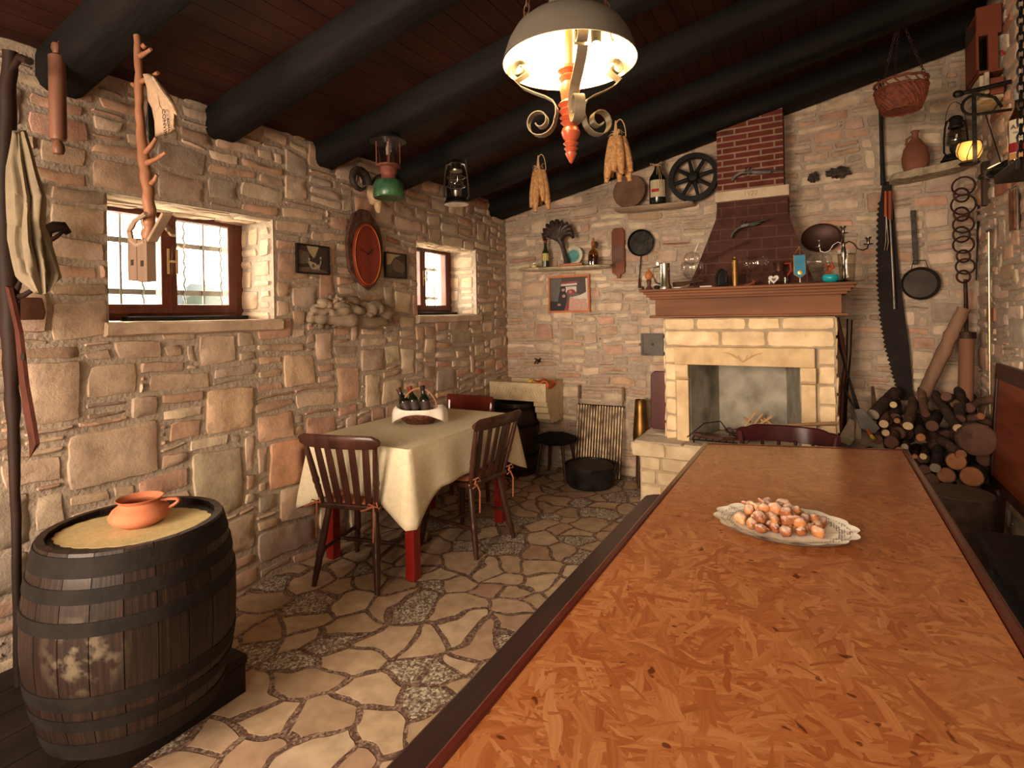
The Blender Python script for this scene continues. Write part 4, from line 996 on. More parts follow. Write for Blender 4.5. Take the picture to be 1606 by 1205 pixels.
def hurricane(label,b,hh,m,glassm,sc=1.0,bail=.12,flat=False):
    t=thing('hurricane_lantern',label,'lantern',b)
    s=sc; L=lambda pr:[(r*s,z*s) for r,z in pr]
    mb=MB(); mb.lathe(L([(0,0),(.068,0),(.072,.006),(.066,.012),(.055,.035),(.03,.042),(0,.042)]),b,n=28); mb.build('fuel_tank',m,t,True,sharp=35)
    mb=MB(); mb.lathe(L([(.02,.04),(.028,.06),(.03,.075),(.018,.08)]),b,n=20); mb.build('burner',m,t,True)
    g=MB(); g.lathe(L([(.026,.075),(.042,.10),(.045,.125),(.036,.165),(.028,.185)]),b,n=24,cap=False); g.build('glass_globe',glassm,t,True)
    mb=MB(); mb.lathe(L([(.034,.182),(.036,.19),(.03,.20),(.028,.225),(.034,.228),(.03,.24),(.018,.25),(0,.25)]),b,n=24); mb.build('chimney_cap',m,t,True,sharp=35)
    for k in(-1,1):
        mb=MB(); mb.tube([b+cam_r0*(x*s*k)+Vector((0,0,z*s)) for x,z in((.055,.03),(.068,.045),(.066,.12),(.060,.185),(.048,.222),(.030,.225))],.0052*s,8); mb.build('side_tube',m,t,True)
    mb=MB(); 
    for z in(.10,.15): mb.tube([b+Vector((.05*s*math.cos(a),.05*s*math.sin(a),z*s)) for a in [2*PI*k/20 for k in range(20)]],.0018*s,5,closed=True)
    mb.build('wire_guard',m,t,True)
    mb=MB(); mb.tube([b+cam_r0*(.06*s*math.cos(a))+Vector((0,0,.19*s+bail*math.sin(a))) for a in [PI*k/20 for k in range(21)]],.002,5); mb.build('bail_handle',m,t,True)
    return t
TIN=mat('bright_tin',(.22,.21,.20),.28,1,.3,14,.1)
b=WY(716,321,3.1); t=hurricane('dark metal hurricane lantern hanging from a beam above the small far window',b,.4,TIN,CLEAR,1.22,.17)
mb=MB(); mb.tube([b+Vector((0,0,.40)),b+Vector((0,.02,.415)),b+Vector((0,.03,BZ(b.x)-b.z+.04))],.003,5); mb.build('hook',IRON,t)
# ================================================================ CORN BUNDLES
HUSK=mat('dry_corn_cob',(.50,.27,.11),.8,0,.3,50,.9,bscale=160); HUSKL=mat('dry_husk',(.52,.33,.17),.85,0,.3,14,.4,(1,1,.2))
def corn(label,u,v0,v1,y,n_,seed):
    p=WY(u,v0,y); q=WY(u,v1,y); Ht=p.z-q.z; t=thing('corn_bundle',label,'dried corn',(p.x,p.y,q.z)); r_=random.Random(seed)
    zt=q.z+Ht*.70
    for k in range(n_):
        a=2*PI*k/n_+r_.uniform(-.2,.2); rr=.042+.010*r_.random(); L=Ht*r_.uniform(.52,.70); b0=Vector((p.x+rr*.6*math.cos(a),p.y+rr*.5*math.sin(a),zt)); b1=b0+Vector((rr*.9*math.cos(a),rr*.7*math.sin(a),-L))
        mb=MB(); n2=14; mb.tube([b0.lerp(b1,f/n2) for f in range(n2+1)],[.014+.0135*math.sin(PI*min(1,.12+f/n2*.95))**.6+.0008*(f%2) for f in range(n2+1)],9); mb.build('cob',HUSK,t,True,sharp=60)
    mb=MB()
    for k in range(22):
        a=r_.uniform(0,2*PI); o=Vector((p.x,p.y,zt)); e=Vector((math.cos(a)*r_.uniform(.02,.055),math.sin(a)*.035,r_.uniform(-.04,.05)))
        mb.tube([o+Vector((0,0,.015)),o+e*.6+Vector((0,0,.02)),o+e],[.006,.005,.001],5,squash=.4)
    mb.tube([Vector((p.x,p.y,zt)),Vector((p.x-.006,p.y,zt+Ht*.12)),Vector((p.x-.005,p.y,zt+Ht*.26))],[.014,.011,.004],6)
    mb.build('husk',HUSKL,t,True)
    mb=MB(); mb.tube([Vector((p.x+.035*math.cos(a)+.018,p.y,zt+Ht*.27*math.sin(a))) for a in [PI*k/12 for k in range(13)]],.003,5); mb.build('string',HUSKL,t,True)
    mb=MB(); mb.tube([Vector((p.x+.018,p.y,zt+Ht*.26)),Vector((p.x+.02,p.y+.01,BZ(p.x) if False else CZ(p.x)-.02))],.0015,4); mb.build('hanging_wire',IRON,t)
corn('bundle of dried corn cobs hanging above the left shelf',845,240,335,3.55,7,1)
corn('bundle of dried corn cobs hanging in front of the upper shelf near the lamp',967,185,290,3.1,8,2)
# ================================================================ CLOCK, PICTURES, HORNS, ROOT ON THE LEFT WALL
BARK=mat('dark_bark',(.085,.040,.028),.85,0,.4,18,.8); CLK=wood('clock_red_wood',(.20,.028,.014),.35,.4,'Z',.25,6)
def loc_l(u,v): p=WX(u,v,XL+.05); return p.y,p.z
c=WX(571,392,XL+.03); t=thing('wall_clock','tall oval wooden slab clock with bark edge on the left wall','clock',(XL+.03,c.y,c.z-.27))
M_=frame((XL+.025,0,0),(0,1,0),(0,0,1),(1,0,0))
outl=[(563,328),(551,336),(545,355),(541,378),(543,405),(546,425),(556,440),(566,447),(576,456),(586,446),(593,432),(597,410),(597,380),(592,358),(582,342),(574,330)]
P=[];
for u,v in outl:
    p=WX(u,v,XL+.03); P.append((p.y,p.z))
mb=MB(); mb.prism(P,.025,M_); mb.build('bark_slab',BARK,t,bevel=.006)
cc=WX(575,400,XL+.05); ra=abs(WX(596,400,XL+.05).y-WX(553,400,XL+.05).y)/2; rb_=(WX(575,350,XL+.05).z-WX(575,450,XL+.05).z)/2
def oval(k,e=.008): return [(cc.y+ra*k*math.cos(a)*(1+e*math.sin(3*a)),cc.z-.0+rb_*k*math.sin(a)*(1+e*math.cos(5*a))) for a in [2*PI*q/40 for q in range(40)]]
mb=MB(); mb.prism(oval(1.0),.037,M_); mb.build('face_slab',CLK,t,bevel=.003)
mb=MB(); mb.tube([(XL+.064,y,z) for y,z in oval(.93,.0)],.0035,5,closed=True); mb.build('painted_ring',mat('orange_line',(.45,.13,.03),.5),t,True)
mb=MB(); hc=Vector((XL+.066,cc.y,cc.z)); mb.bar(hc,hc+Vector((0,.045,.045)),.002,.007,(1,0,0)); mb.build('hour_hand',BLACK,t)
mb=MB(); mb.bar(hc,hc+Vector((0,-.075,.035)),.002,.005,(1,0,0)); mb.build('minute_hand',BLACK,t)
def picture(name,label,c4,M_,fr,fw,mats,polys,depth=.018):
    (x0,y0,x1,y1)=c4; o=M_@Vector(((x0+x1)/2,min(y0,y1),0)); t=thing(name,label,'picture',o)
    mb=MB()
    mb.box(((x0+x1)/2,y0+fw/2,depth/2),(x1-x0,fw,depth),M_); mb.box(((x0+x1)/2,y1-fw/2,depth/2),(x1-x0,fw,depth),M_); mb.box((x0+fw/2,(y0+y1)/2,depth/2),(fw,y1-y0-2*fw,depth),M_); mb.box((x1-fw/2,(y0+y1)/2,depth/2),(fw,y1-y0-2*fw,depth),M_)
    mb.build('frame',fr,t)
    mb=MB(); W_=x1-x0-2*fw; H2=y1-y0-2*fw; mb.box(((x0+x1)/2,(y0+y1)/2,depth*.25),(W_,H2,depth*.3),M_)
    for i,(mi,pl) in enumerate(polys):
        mb.cm=mi; mb.add([(x0+fw+a*W_,y0+fw+b_*H2,depth*.45+.0004*i) for a,b_ in pl],[tuple(range(len(pl)))],M_)
    mb.build('print',mats,t); return t
def fl(name,c): return mat(name,c,.5,0,.15,60,0)
blk=mat('black_frame',(.012,.010,.010),.35,0,.1,10,0,coat=.3)
p=WX(464,381,XL+.03);q=WX(516,432,XL+.03)
SEP=[fl('sepia_dark',(.055,.040,.035)),fl('sepia_sky',(.42,.34,.20)),fl('sepia_mid',(.14,.10,.075)),fl('sepia_light',(.40,.35,.26))]
el=lambda cx,cy,rx,ry,n=14:[(cx+rx*math.cos(2*PI*k/n),cy+ry*math.sin(2*PI*k/n)) for k in range(n)]
picture('framed_photo','small black-framed sepia photo of figures in a lane, left of the clock',(p.y,q.z+.0,q.y,p.z),frame((XL+.022,0,0),(0,1,0),(0,0,1),(1,0,0)),blk,.009,SEP,
 [(1,[(.30,1),(.36,.8),(.47,.62),(.52,.55),(.58,.62),(.65,.85),(.7,1)]),(2,[(0,.15),(0,.0),(1,0),(1,.06),(.5,.25),(.3,.2)]),(2,[(.02,.85),(.38,.74),(.38,.35),(.02,.3)]),(3,el(.37,.5,.03,.06)),(3,[(.32,.44),(.44,.42),(.60,.36),(.66,.2),(.6,.12),(.45,.14),(.36,.3)]),(2,el(.5,.26,.05,.07)),(3,el(.75,.58,.035,.06)),(3,[(.74,.5),(.78,.46),(.72,.22),(.69,.24)]),(3,[(.62,.3),(.68,.34),(.72,.14),(.66,.12)])])
p=WX(603,395,XL+.03);q=WX(637,438,XL+.03)
SE2=[fl('old_print_dark',(.07,.055,.04)),fl('old_print_sky',(.40,.33,.19)),fl('old_print_roof',(.16,.12,.08)),fl('old_print_green',(.10,.09,.045))]
picture('framed_photo','small black-framed brownish photo of a house, right of the clock',(p.y,q.z,q.y,p.z),frame((XL+.022,0,0),(0,1,0),(0,0,1),(1,0,0)),blk,.009,SE2,
 [(1,[(0,.5),(0,1),(.8,1),(.45,.86),(.25,.55)]),(2,[(.3,.55),(.48,.82),(.95,.62),(1,.3),(.4,.3)]),(3,[(0,.5),(.25,.55),(.3,.2),(0,.1)]),(3,el(.28,.42,.09,.12)),(2,[(.45,.25),(.45,.5),(.9,.45),(.9,.2)])])
# ram horns
HORN=mat('dark_horn',(.045,.035,.030),.5,0,.4,30,.6); BONE=mat('weathered_bone',(.55,.40,.24),.8,0,.3,18,.5)
o=WX(577,300,XL+.06); t=thing('ram_skull','ram skull with curled dark horns mounted above the clock','trophy',o)
mb=MB(); mb.blob(o+Vector((.03,.03,-.02)),.055,(.9,.8,1.25),.1,3); mb.blob(o+Vector((.05,.04,-.09)),.035,(.8,.7,1.5),.1,4); mb.build('skull',BONE,t,True,sharp=80)
for s in(-1,1):
    mb=MB(); pts=[];rd=[]
    for k in range(30):
        f=k/29; a=R(80)+f*R(330); r=.085*(1-.45*f); pts.append(o+Vector((.03+.05*f,s*(.035+.085-r*math.cos(a-R(80))*1.0+ .02*f),.03+r*math.sin(a-R(80))*1.0))); rd.append((.030*(1-f)**.7+.004)*(1+.06*math.sin(k*2.2)))
    mb.tube(pts,rd,10); mb.build('horn',HORN,t,True,sharp=70)
# gnarled root hanging under the pictures
DRIFT=mat('grey_driftwood',(.30,.23,.165),.85,0,.35,9,.9,(1,.25,1)); 
o=WX(550,488,XL+.06); t=thing('driftwood_root','gnarled grey driftwood root fixed to the left wall below the clock','root',o)
def rootpiece(pl,rr,seed,name='root_branch'):
    mb=MB(); pts=[];rd=[];n_=26
    for k in range(n_+1):
        f=k/n_*(len(pl)-1); i=min(int(f),len(pl)-2); g=f-i; u=pl[i][0]*(1-g)+pl[i+1][0]*g; v=pl[i][1]*(1-g)+pl[i+1][1]*g; d=pl[i][2]*(1-g)+pl[i+1][2]*g; r=rr[i]*(1-g)+rr[i+1]*g
        p=WX(u,v,XL+d); nn=Vector((noise.noise(Vector((k*.35,seed,0))),noise.noise(Vector((k*.35,seed,5))),noise.noise(Vector((k*.35,seed,9)))))*.02
        pts.append(p+nn); rd.append(r*(1+.5*noise.noise(Vector((k*.5,seed,3)))))
    mb.tube(pts,rd,9); mb.build(name,DRIFT,t,True,sharp=70)
rootpiece([(484,492,.06),(505,478,.08),(535,480,.09),(560,490,.09)],[.012,.03,.04,.03],1,'root_branch'); rootpiece([(483,500,.06),(510,500,.09),(545,502,.10),(590,504,.08),(614,508,.06)],[.02,.035,.045,.04,.015],2)
rootpiece([(512,464,.07),(525,472,.09),(550,470,.08),(575,480,.07),(600,470,.06)],[.008,.016,.028,.022,.006],3); rootpiece([(560,500,.08),(585,482,.10),(603,490,.08),(612,503,.06)],[.03,.05,.045,.02],4)
rootpiece([(484,508,.05),(500,512,.06),(540,512,.07)],[.01,.02,.012],5); rootpiece([(520,478,.10),(530,468,.12),(545,474,.11)],[.01,.012,.01],6)
rootpiece([(490,486,.09),(520,491,.11),(560,487,.11),(585,494,.11)],[.015,.024,.03,.015],7)
# ================================================================ LEFT FOREGROUND: ROLLING PIN, BRANCH RACK, SACK, CLOGS, TRUNK RACK
AGEDW=wood('aged_pin_wood',(.17,.075,.045),.5,.1,'Z',.4,6)
p=WY(92,243,1.0);q=WY(92,62,1.0); L=q.z-p.z
t=thing('rolling_pin','long old wooden rolling pin hanging from the first beam','rolling pin',p)
mb=MB(); mb.lathe([(.0,0),(.016,.004),(.021,.02),(.018,.04),(.010,.052),(.024,.056),(.027,.07),(.027,L*.86),(.022,L*.87),(.012,L*.885),(.018,L*.93),(.016,L*.97),(0,L)],p,n=20); mb.build('pin',AGEDW,t,True,sharp=40)
mb=MB(); mb.tube([q+Vector((0,0,-.01)),q+Vector((.006,.01,.02)),q+Vector((0,.02,.05))],.003,5); mb.build('red_cord',mat('red_cord',(.5,.03,.03),.7),t)
# smooth branch hat rack
BR=wood('peeled_branch',(.24,.105,.055),.5,.1,'Z',.35,7)
def pw(u,v,y=1.1): return WY(u,v,y)
def gnarl(mb,pl,rr,y,seed,n_=30,nn=9,amp=.006):
    pts=[];rd=[]
    for k in range(n_+1):
        f=k/n_*(len(pl)-1); i=min(int(f),len(pl)-2); g=f-i; g2=g
        u=pl[i][0]*(1-g)+pl[i+1][0]*g; v=pl[i][1]*(1-g)+pl[i+1][1]*g; yy=y+(pl[i][2]*(1-g)+pl[i+1][2]*g if len(pl[i])>2 else 0); r=rr[i]*(1-g)+rr[i+1]*g
        pts.append(WY(u,v,yy)+Vector([noise.noise(Vector((k*.4,seed,a)))*amp for a in(0,5,9)])); rd.append(r*(1+.25*noise.noise(Vector((k*.6,seed,3)))))
    mb.tube(pts,rd,nn)
b=pw(232,372); t=thing('branch_rack','long peeled branch with pegs hanging from the first beam in front of the large window','branch rack',b)
mb=MB(); gnarl(mb,[(215,56),(218,120),(219,190),(227,260),(233,300),(235,345),(232,378)],[.012,.014,.015,.019,.019,.020,.016],1.1,1,40); mb.build('main_branch',BR,t,True,sharp=80)
for i,pl in enumerate(([(220,88),(227,84),(237,77)],[(224,74),(228,70)],[(222,128),(235,122),(248,114)],[(218,140),(208,132)],[(228,240),(238,228),(245,216)],[(230,256),(245,250),(260,239)],[(238,288),(243,282),(246,274)])):
    mb=MB(); gnarl(mb,pl,[.010,.008,.006][:len(pl)],1.1,i+3,8,7,.001); mb.build('peg',BR,t,True,sharp=80)
PALEW=wood('pale_worn_wood',(.23,.16,.11),.7,0,'Z',.25,6); GREYW=wood('grey_brown_wood',(.15,.10,.07),.6,0,'Z',.3,6)
b=pw(226,442); t=thing('wooden_yoke','pale wooden yoke with a curved bow hanging at the foot of the peeled branch','yoke',b)
mb=MB(); gnarl(mb,[(229,335),(212,346),(203,362),(206,376),(216,385),(228,380)],[.008,.009,.010,.010,.009,.008],1.06,31,20,7,.001); mb.build('bow',PALEW,t,True)
mb=MB(); mb.bar(pw(262,335,1.05),pw(238,378,1.07),.012,.032,(0,1,0)); mb.build('handle',PALEW,t,bevel=.003)
mb=MB(); mb.bar(pw(256,350,1.12),pw(272,370,1.1),.01,.02,(0,1,0)); mb.build('prong',PALEW,t,bevel=.003)
for (u0,u1,v0,v1) in((208,222,376,440),(223,238,377,442)):
    mb=MB(); Mx=frame(pw((u0+u1)/2,v1,1.07),(1,0,0),(0,0,1),(0,-1,0)); hw=(pw(u1,v1,1.07).x-pw(u0,v1,1.07).x)/2; hh=(pw(u0,v0,1.07).z-pw(u0,v1,1.07).z)
    # plank with a square hole
    z0,z1=hh*.36,hh*.50; q_=hw*.35
    for (a,b_,c_,d_) in((-hw,hw,0,z0),(-hw,hw,z1,hh),(-hw,-q_,z0,z1),(q_,hw,z0,z1)): mb.box(((a+b_)/2,(c_+d_)/2,0),(b_-a,d_-c_,.03),Mx)
    mb.build('slotted_block',GREYW,t)
# canvas sack and flat cap
SACK=mat('jute_canvas',(.36,.25,.165),.9,0,.12,60,.3,bscale=250)
b=pw(258,205); t=thing('canvas_sack','small canvas sack with dark print slung on a peg of the peeled branch','sack',b)
ol=[(224,116),(236,115),(243,120),(260,140),(272,158),(277,172),(276,205),(268,210),(243,215),(242,190),(238,170),(232,158),(230,138)]
mb=MB(); V=[];n_=len(ol); cx,cy=250,165
def sackp(u,v,d): return WY(u,v,1.09+d)
for ring,(k,d) in enumerate(((1.0,0),(.85,-.018),(.5,-.026),(.0,-.028))):
    for u,v in ol: V.append(sackp(cx+(u-cx)*k,cy+(v-cy)*k,d+.006*noise.noise(Vector((u*.07,v*.05,ring)))))
for ring,(k,d) in enumerate(((.85,.012),(.0,.016))):
    for u,v in ol: V.append(sackp(cx+(u-cx)*k,cy+(v-cy)*k,d))
F=[]
for r_ in range(3):
    for i in range(n_): F.append((r_*n_+i,r_*n_+(i+1)%n_,(r_+1)*n_+(i+1)%n_,(r_+1)*n_+i))
for i in range(n_): F.append((i,4*n_+i,4*n_+(i+1)%n_,(i+1)%n_)); F.append((4*n_+i,5*n_+i,5*n_+(i+1)%n_,4*n_+(i+1)%n_))
mb.add(V,F); mb.build('cloth',SACK,t,True,sharp=80)
mb=MB(); gnarl(mb,[(240,121),(255,145),(270,165),(277,180)],[.004,.007,.008,.004],1.055,40,16,7,.0); mb.build('folded_hem',SACK,t,True)
Mx=frame(WY(258,194,1.052),(0.12,0,-1),(1,0,.12),(0,-1,0)); 
text_mesh('CONVINI',.024,'print',mat('black_ink',(.02,.02,.02),.8),t,Mx)
text_mesh('ROMA',.016,'print',MATS['black_ink'],t,frame(WY(264,196,1.052),(0.12,0,-1),(1,0,.12),(0,-1,0)))
b=pw(232,200,1.14); t=thing('black_hat','black brimmed hat hanging edge-on behind the canvas sack','hat',b)
mb=MB(); mb.blob(pw(238,192,1.17),.045,(.5,.4,1.3),.04,5); mb.build('crown',BLACK,t,True,sharp=80)
mb=MB(); mb.lathe([(0,0),(.085,0),(.088,.004),(0,.006)],M=frame(pw(236,195,1.15),(.82,-.58,0),(0,0,1),(.58,.82,0)),n=28); mb.build('brim',BLACK,t,True)
# tall dark trunk used as a coat stand at the far left
TR=wood('dark_trunk',(.018,.008,.006),.65,0,'Z',.6,5)
b0=WY(20,1100,.62); b=Vector((b0.x,b0.y,BR0*0+.14)); t=thing('trunk_coat_stand','tall dark polished trunk with stub branches standing at the left edge','coat stand',b)
mb=MB(); gnarl(mb,[(16,80),(10,200),(6,330),(14,450),(18,560),(22,700),(26,850),(30,1120)],[.022,.027,.030,.030,.026,.017,.014,.015],.86,51,50,10,.005); mb.build('trunk',TR,t,True,sharp=80)
for i,(pl,rr) in enumerate((([(14,350),(26,340),(36,325)],[.011,.009,.005]),([(10,300),(24,288),(34,277)],[.010,.008,.004]),([(14,470),(24,460),(34,437)],[.012,.010,.005]),([(16,470),(40,462),(56,452)],[.010,.008,.005]),([(14,115),(30,90),(46,96)],[.010,.010,.012]))):
    mb=MB(); gnarl(mb,pl,[q*1.15 for q in rr],.86,60+i,10,7,.002); mb.build('branch_stub',TR,t,True,sharp=80)
b=WY(44,718,.74); t=thing('saddle_strap','dark reddish leather strap with pointed end hanging on the trunk stand','strap',b)
mb=MB(); pl=[(14,450),(30,520),(38,600),(48,660),(54,694)]; V=[];F=[]; W_=[.022,.026,.034,.040,.036]
for k in range(21):
    f=k/20*4; i=min(int(f),3); g=f-i; u=pl[i][0]*(1-g)+pl[i+1][0]*g; v=pl[i][1]*(1-g)+pl[i+1][1]*g; w_=(W_[i]*(1-g)+W_[i+1]*g)*.7; p=WY(u,v,.84)
    V+=[p+Vector((-w_,-.006,.004)),p+Vector((w_,-.006,-.004)),p+Vector((w_,.006,-.004)),p+Vector((-w_,.006,.004))]
p=WY(46,720,.84); V+=[p]*1
for k in range(20):
    for a in range(4): F.append((k*4+a,k*4+(a+1)%4,(k+1)*4+(a+1)%4,(k+1)*4+a))
for a in range(4): F.append((80+a,80+(a+1)%4,84))
F.append((0,1,2,3)); mb.add(V,F); mb.build('leather',mat('dark_red_leather',(.075,.022,.016),.45,0,.4,10,.2),t)
mb=MB(); mb.box(WY(36,560,.83),(.03,.004,.02)); mb.build('buckle',DKM,t)
# draped cream cloth on the trunk
b=WY(45,450,.74); t=MB(); pl=[(30,208,.02),(36,260,.045),(46,310,.06),(44,350,.055),(46,380,.065),(56,430,.07),(66,458,.03)]
V=[];F=[];n_=60;ns=72
for k in range(n_+1):
    f=k/n_*6; i=min(int(f),5); g=f-i; u=pl[i][0]*(1-g)+pl[i+1][0]*g; v=pl[i][1]*(1-g)+pl[i+1][1]*g; w_=(pl[i][2]*(1-g)+pl[i+1][2]*g)*.95; c=WY(u,v,.84)
    for s in range(ns):
        a=2*PI*s/ns; rr=1+.16*math.sin(a*3+k*.08)+.22*math.sin(a*9+k*.035+.8*math.sin(k*.12))+.07*math.sin(a*17-k*.07); V.append(c+Vector((w_*rr*math.cos(a),w_*.7*rr*math.sin(a),.008*math.sin(a*2+k*.3))))
for k in range(n_):
    for s in range(ns): F.append((k*ns+s,k*ns+(s+1)%ns,(k+1)*ns+(s+1)%ns,(k+1)*ns+s))
F.append(tuple(range(ns))); F.append(tuple(n_*ns+s for s in range(ns))[::-1]); t.add(V,F)
tag(t.build('linen_shirt',mat('ecru_linen',(.21,.17,.115),.9,0,.1,20,.2),None,True,sharp=80),'cream linen cloth draped over the dark trunk stand','cloth')
# things on the wall behind: small carved hook and clay plaque
o=WX(90,372,XL+.08); t=thing('carved_hook','dark carved wooden hook on the left wall beside the hanging linen','wall hook',o)
mb=MB(); gh=lambda u,v,d=.08: WX(u,v,XL+d)
mb.tube([gh(70,362),gh(85,356),gh(98,356),gh(108,366)],[.018,.022,.022,.012],9); mb.tube([gh(74,362),gh(76,390),gh(78,418,.04)],[.016,.014,.008],8); mb.tube([gh(98,364,.10),gh(88,372,.11),gh(80,376,.1)],[.006,.008,.01],7); mb.build('wood',TR,t,True,sharp=80)
o=WX(40,500,XL+.04); t=thing('tobacco_pouch','brown leather pouch hanging under the linen on the left wall','pouch',o)
mb=MB(); Mx=LF(42,502,XL+.05); mb.prism([(-.05,-.0),(-.055,.03),(-.045,.085),(.04,.085),(.05,.03),(.045,0)],.03,Mx); mb.build('flap',mat('brown_leather',(.13,.055,.035),.6,0,.2,12,.2),t,bevel=.006)
# ================================================================ LEFT SHELF ON THE BACK WALL
def plank(name,label,pts,y,th,m,dep=.16):
    """rough board: list of (u, v_top) along its front edge"""
    mb=MB(); V=[];F=[];n_=26
    P0=WY(*pts[0],y);P1=WY(*pts[-1],y)
    for k in range(n_+1):
        f=k/n_; p=P0.lerp(P1,f); e=.012*noise.noise(Vector((k*.5,3,y)))+(.03 if k in(0,n_) else 0); tt=th*(1-.35*abs(2*f-1)**4)
        p.z=P0.z*(1-f)+P1.z*f
        V+=[(p.x,y+e,p.z-.004),(p.x,y+e+.01,p.z),(p.x,YB-.02,p.z),(p.x,YB-.02,p.z-tt),(p.x,y+e+.015,p.z-tt+.006*noise.noise(Vector((k*.7,8,1)))),(p.x,y+e-.004,p.z-tt*.5)]
    for k in range(n_):
        for a in range(6): F.append((k*6+a,k*6+(a+1)%6,(k+1)*6+(a+1)%6,(k+1)*6+a))
    F.append(tuple(range(6))); F.append(tuple(n_*6+a for a in range(6))[::-1]); mb.add(V,F)
    return tag(mb.build(name,m,None,True,sharp=40),label,'shelf')
STONEPL=mat('rough_stone_plank',(.42,.35,.24),.9,0,.3,16,.8)
plank('wall_shelf','rough stone shelf board on the left part of the back wall',[(812,421),(955,414)],4.52,.028,STONEPL)
SZ=WY(885,418,4.52).z
def on(u,v,y): p=WY(u,v,y); return p
def sh(u,y,z): # point on a shelf top at column u
    p=WY(u,420,y); return Vector((p.x,p.y,z))
WAXY=emit('x',(1,1,1),0) if False else mat('yellow_wax',(.75,.62,.25),.5)
p=sh(838,4.6,SZ+.002); t=thing('glass_bowl','small round glass bowl with yellow candle at the left end of the left shelf','bowl',p)
mb=MB(); mb.lathe([(.02,0),(.045,.02),(.055,.05),(.045,.085),(.038,.095)],p,n=24,cap=False); mb.build('bowl',CLEAR,t,True); mb=MB(); mb.lathe([(0,.003),(.026,.003),(.028,.03),(0,.034)],p,n=16); mb.build('candle',WAXY,t,True)
GG=mat('olive_bottle_glass',(.018,.028,.008),.08,0,.1,5,0,coat=.5); YL=mat('yellow_label',(.42,.38,.12),.5,0,.3,60,0)
p=sh(856,4.60,SZ+.001); bottle('oil_bottle','tall green bottle with yellow label on the left shelf','bottle',p,(0,0,1),.27,.034,GG,lab=(.25,.5,YL),cap=MATS['red_capsule'],shoulder=.55,neck=.014)
# plate
p=sh(901,4.66,SZ+.005); t=thing('decorative_plate','round plate with turquoise centre leaning on the left shelf','plate',p)
Mx=frame(p+Vector((0,-.02,.092)),(1,0,0),(0,.25,1),(0,-1,.25)); mb=MB(); mb.lathe([(0,0),(.09,.008),(.092,.012),(.06,.006),(0,.004)],M=Mx,n=36); mb.build('rim',mat('cream_glaze',(.55,.53,.40),.3),t,True); mb=MB(); mb.lathe([(0,.0062),(.06,.0085),(.0,.009)],M=Mx,n=30); mb.build('centre',mat('turquoise_glaze',(.12,.34,.33),.25,0,.3,20,0),t,True)
# gnarled root sculpture like a mushroom-headed tree
RT=mat('black_root',(.035,.022,.018),.5,0,.5,16,.7,coat=.2)
p=sh(884,4.58,SZ+.001); t=thing('root_sculpture','dark gnarled root sculpture with a thick spreading head on the left shelf','sculpture',p)
mb=MB(); mb.tube([p+Vector(q) for q in((.035,0,.0),(.03,0,.06),(.01,0,.13),(-.01,0,.20),(-.035,0,.26))],[.035,.026,.022,.024,.035],10); mb.build('stem',RT,t,True,sharp=80)
r_=random.Random(4)
for k in range(9):
    a=PI*k/8; ex=-.05+.135*math.cos(a); ez=.30+.11*math.sin(a); mb=MB()
    mb.tube([p+Vector((-.035,0,.25)),p+Vector(((-.035+ex)*.55,-.02,.30+.05*math.sin(a))),p+Vector((ex,-.01,ez)),p+Vector((ex*1.05+.01,0,ez-.05))],[.028,.032,.028,.014],9); mb.build('root_limb',RT,t,True,sharp=80)
p=sh(862,4.50,SZ+.001)
t=MB(); t.box(Vector((WY(893,415,4.5).x,4.545,SZ+.014)),(.22,.05,.022)); tag(t.build('wood_block',wood('reddish_lath',(.28,.11,.06),.6,0,'X'),bevel=.003),'flat reddish wooden lath lying on the left shelf','wood block')
AMB=glass('amber_glass',(.62,.42,.18),.05); p=sh(931,4.58,SZ+.001)
t=thing('carafe','round amber glass carafe with figure stopper on the left shelf','carafe',p)
mb=MB(); mb.lathe([(0,.002),(.045,.002),(.047,.05),(.045,.10),(.035,.125),(.016,.14),(.015,.165)],p,n=26,cap=False); mb.build('body',AMB,t,True)
mb=MB(); mb.lathe([(0,.006),(.042,.006),(.043,.09),(0,.092)],p,n=24); mb.build('liquor',glass('liquor_amber',(.45,.22,.06),.08),t,True)
mb=MB(); mb.blob(p+Vector((0,0,.185)),.020,(1,1,1.2),.1,7); mb.blob(p+Vector((0,0,.215)),.013,(1,1,1.6),.1,9); mb.build('stopper',mat('orange_brown_ceramic',(.30,.11,.04),.4),t,True)
mb=MB(); mb.blob(p+Vector((.027,0,.175)),.02,(.8,.8,1.7),.2,8); mb.build('figure',RT,t,True)
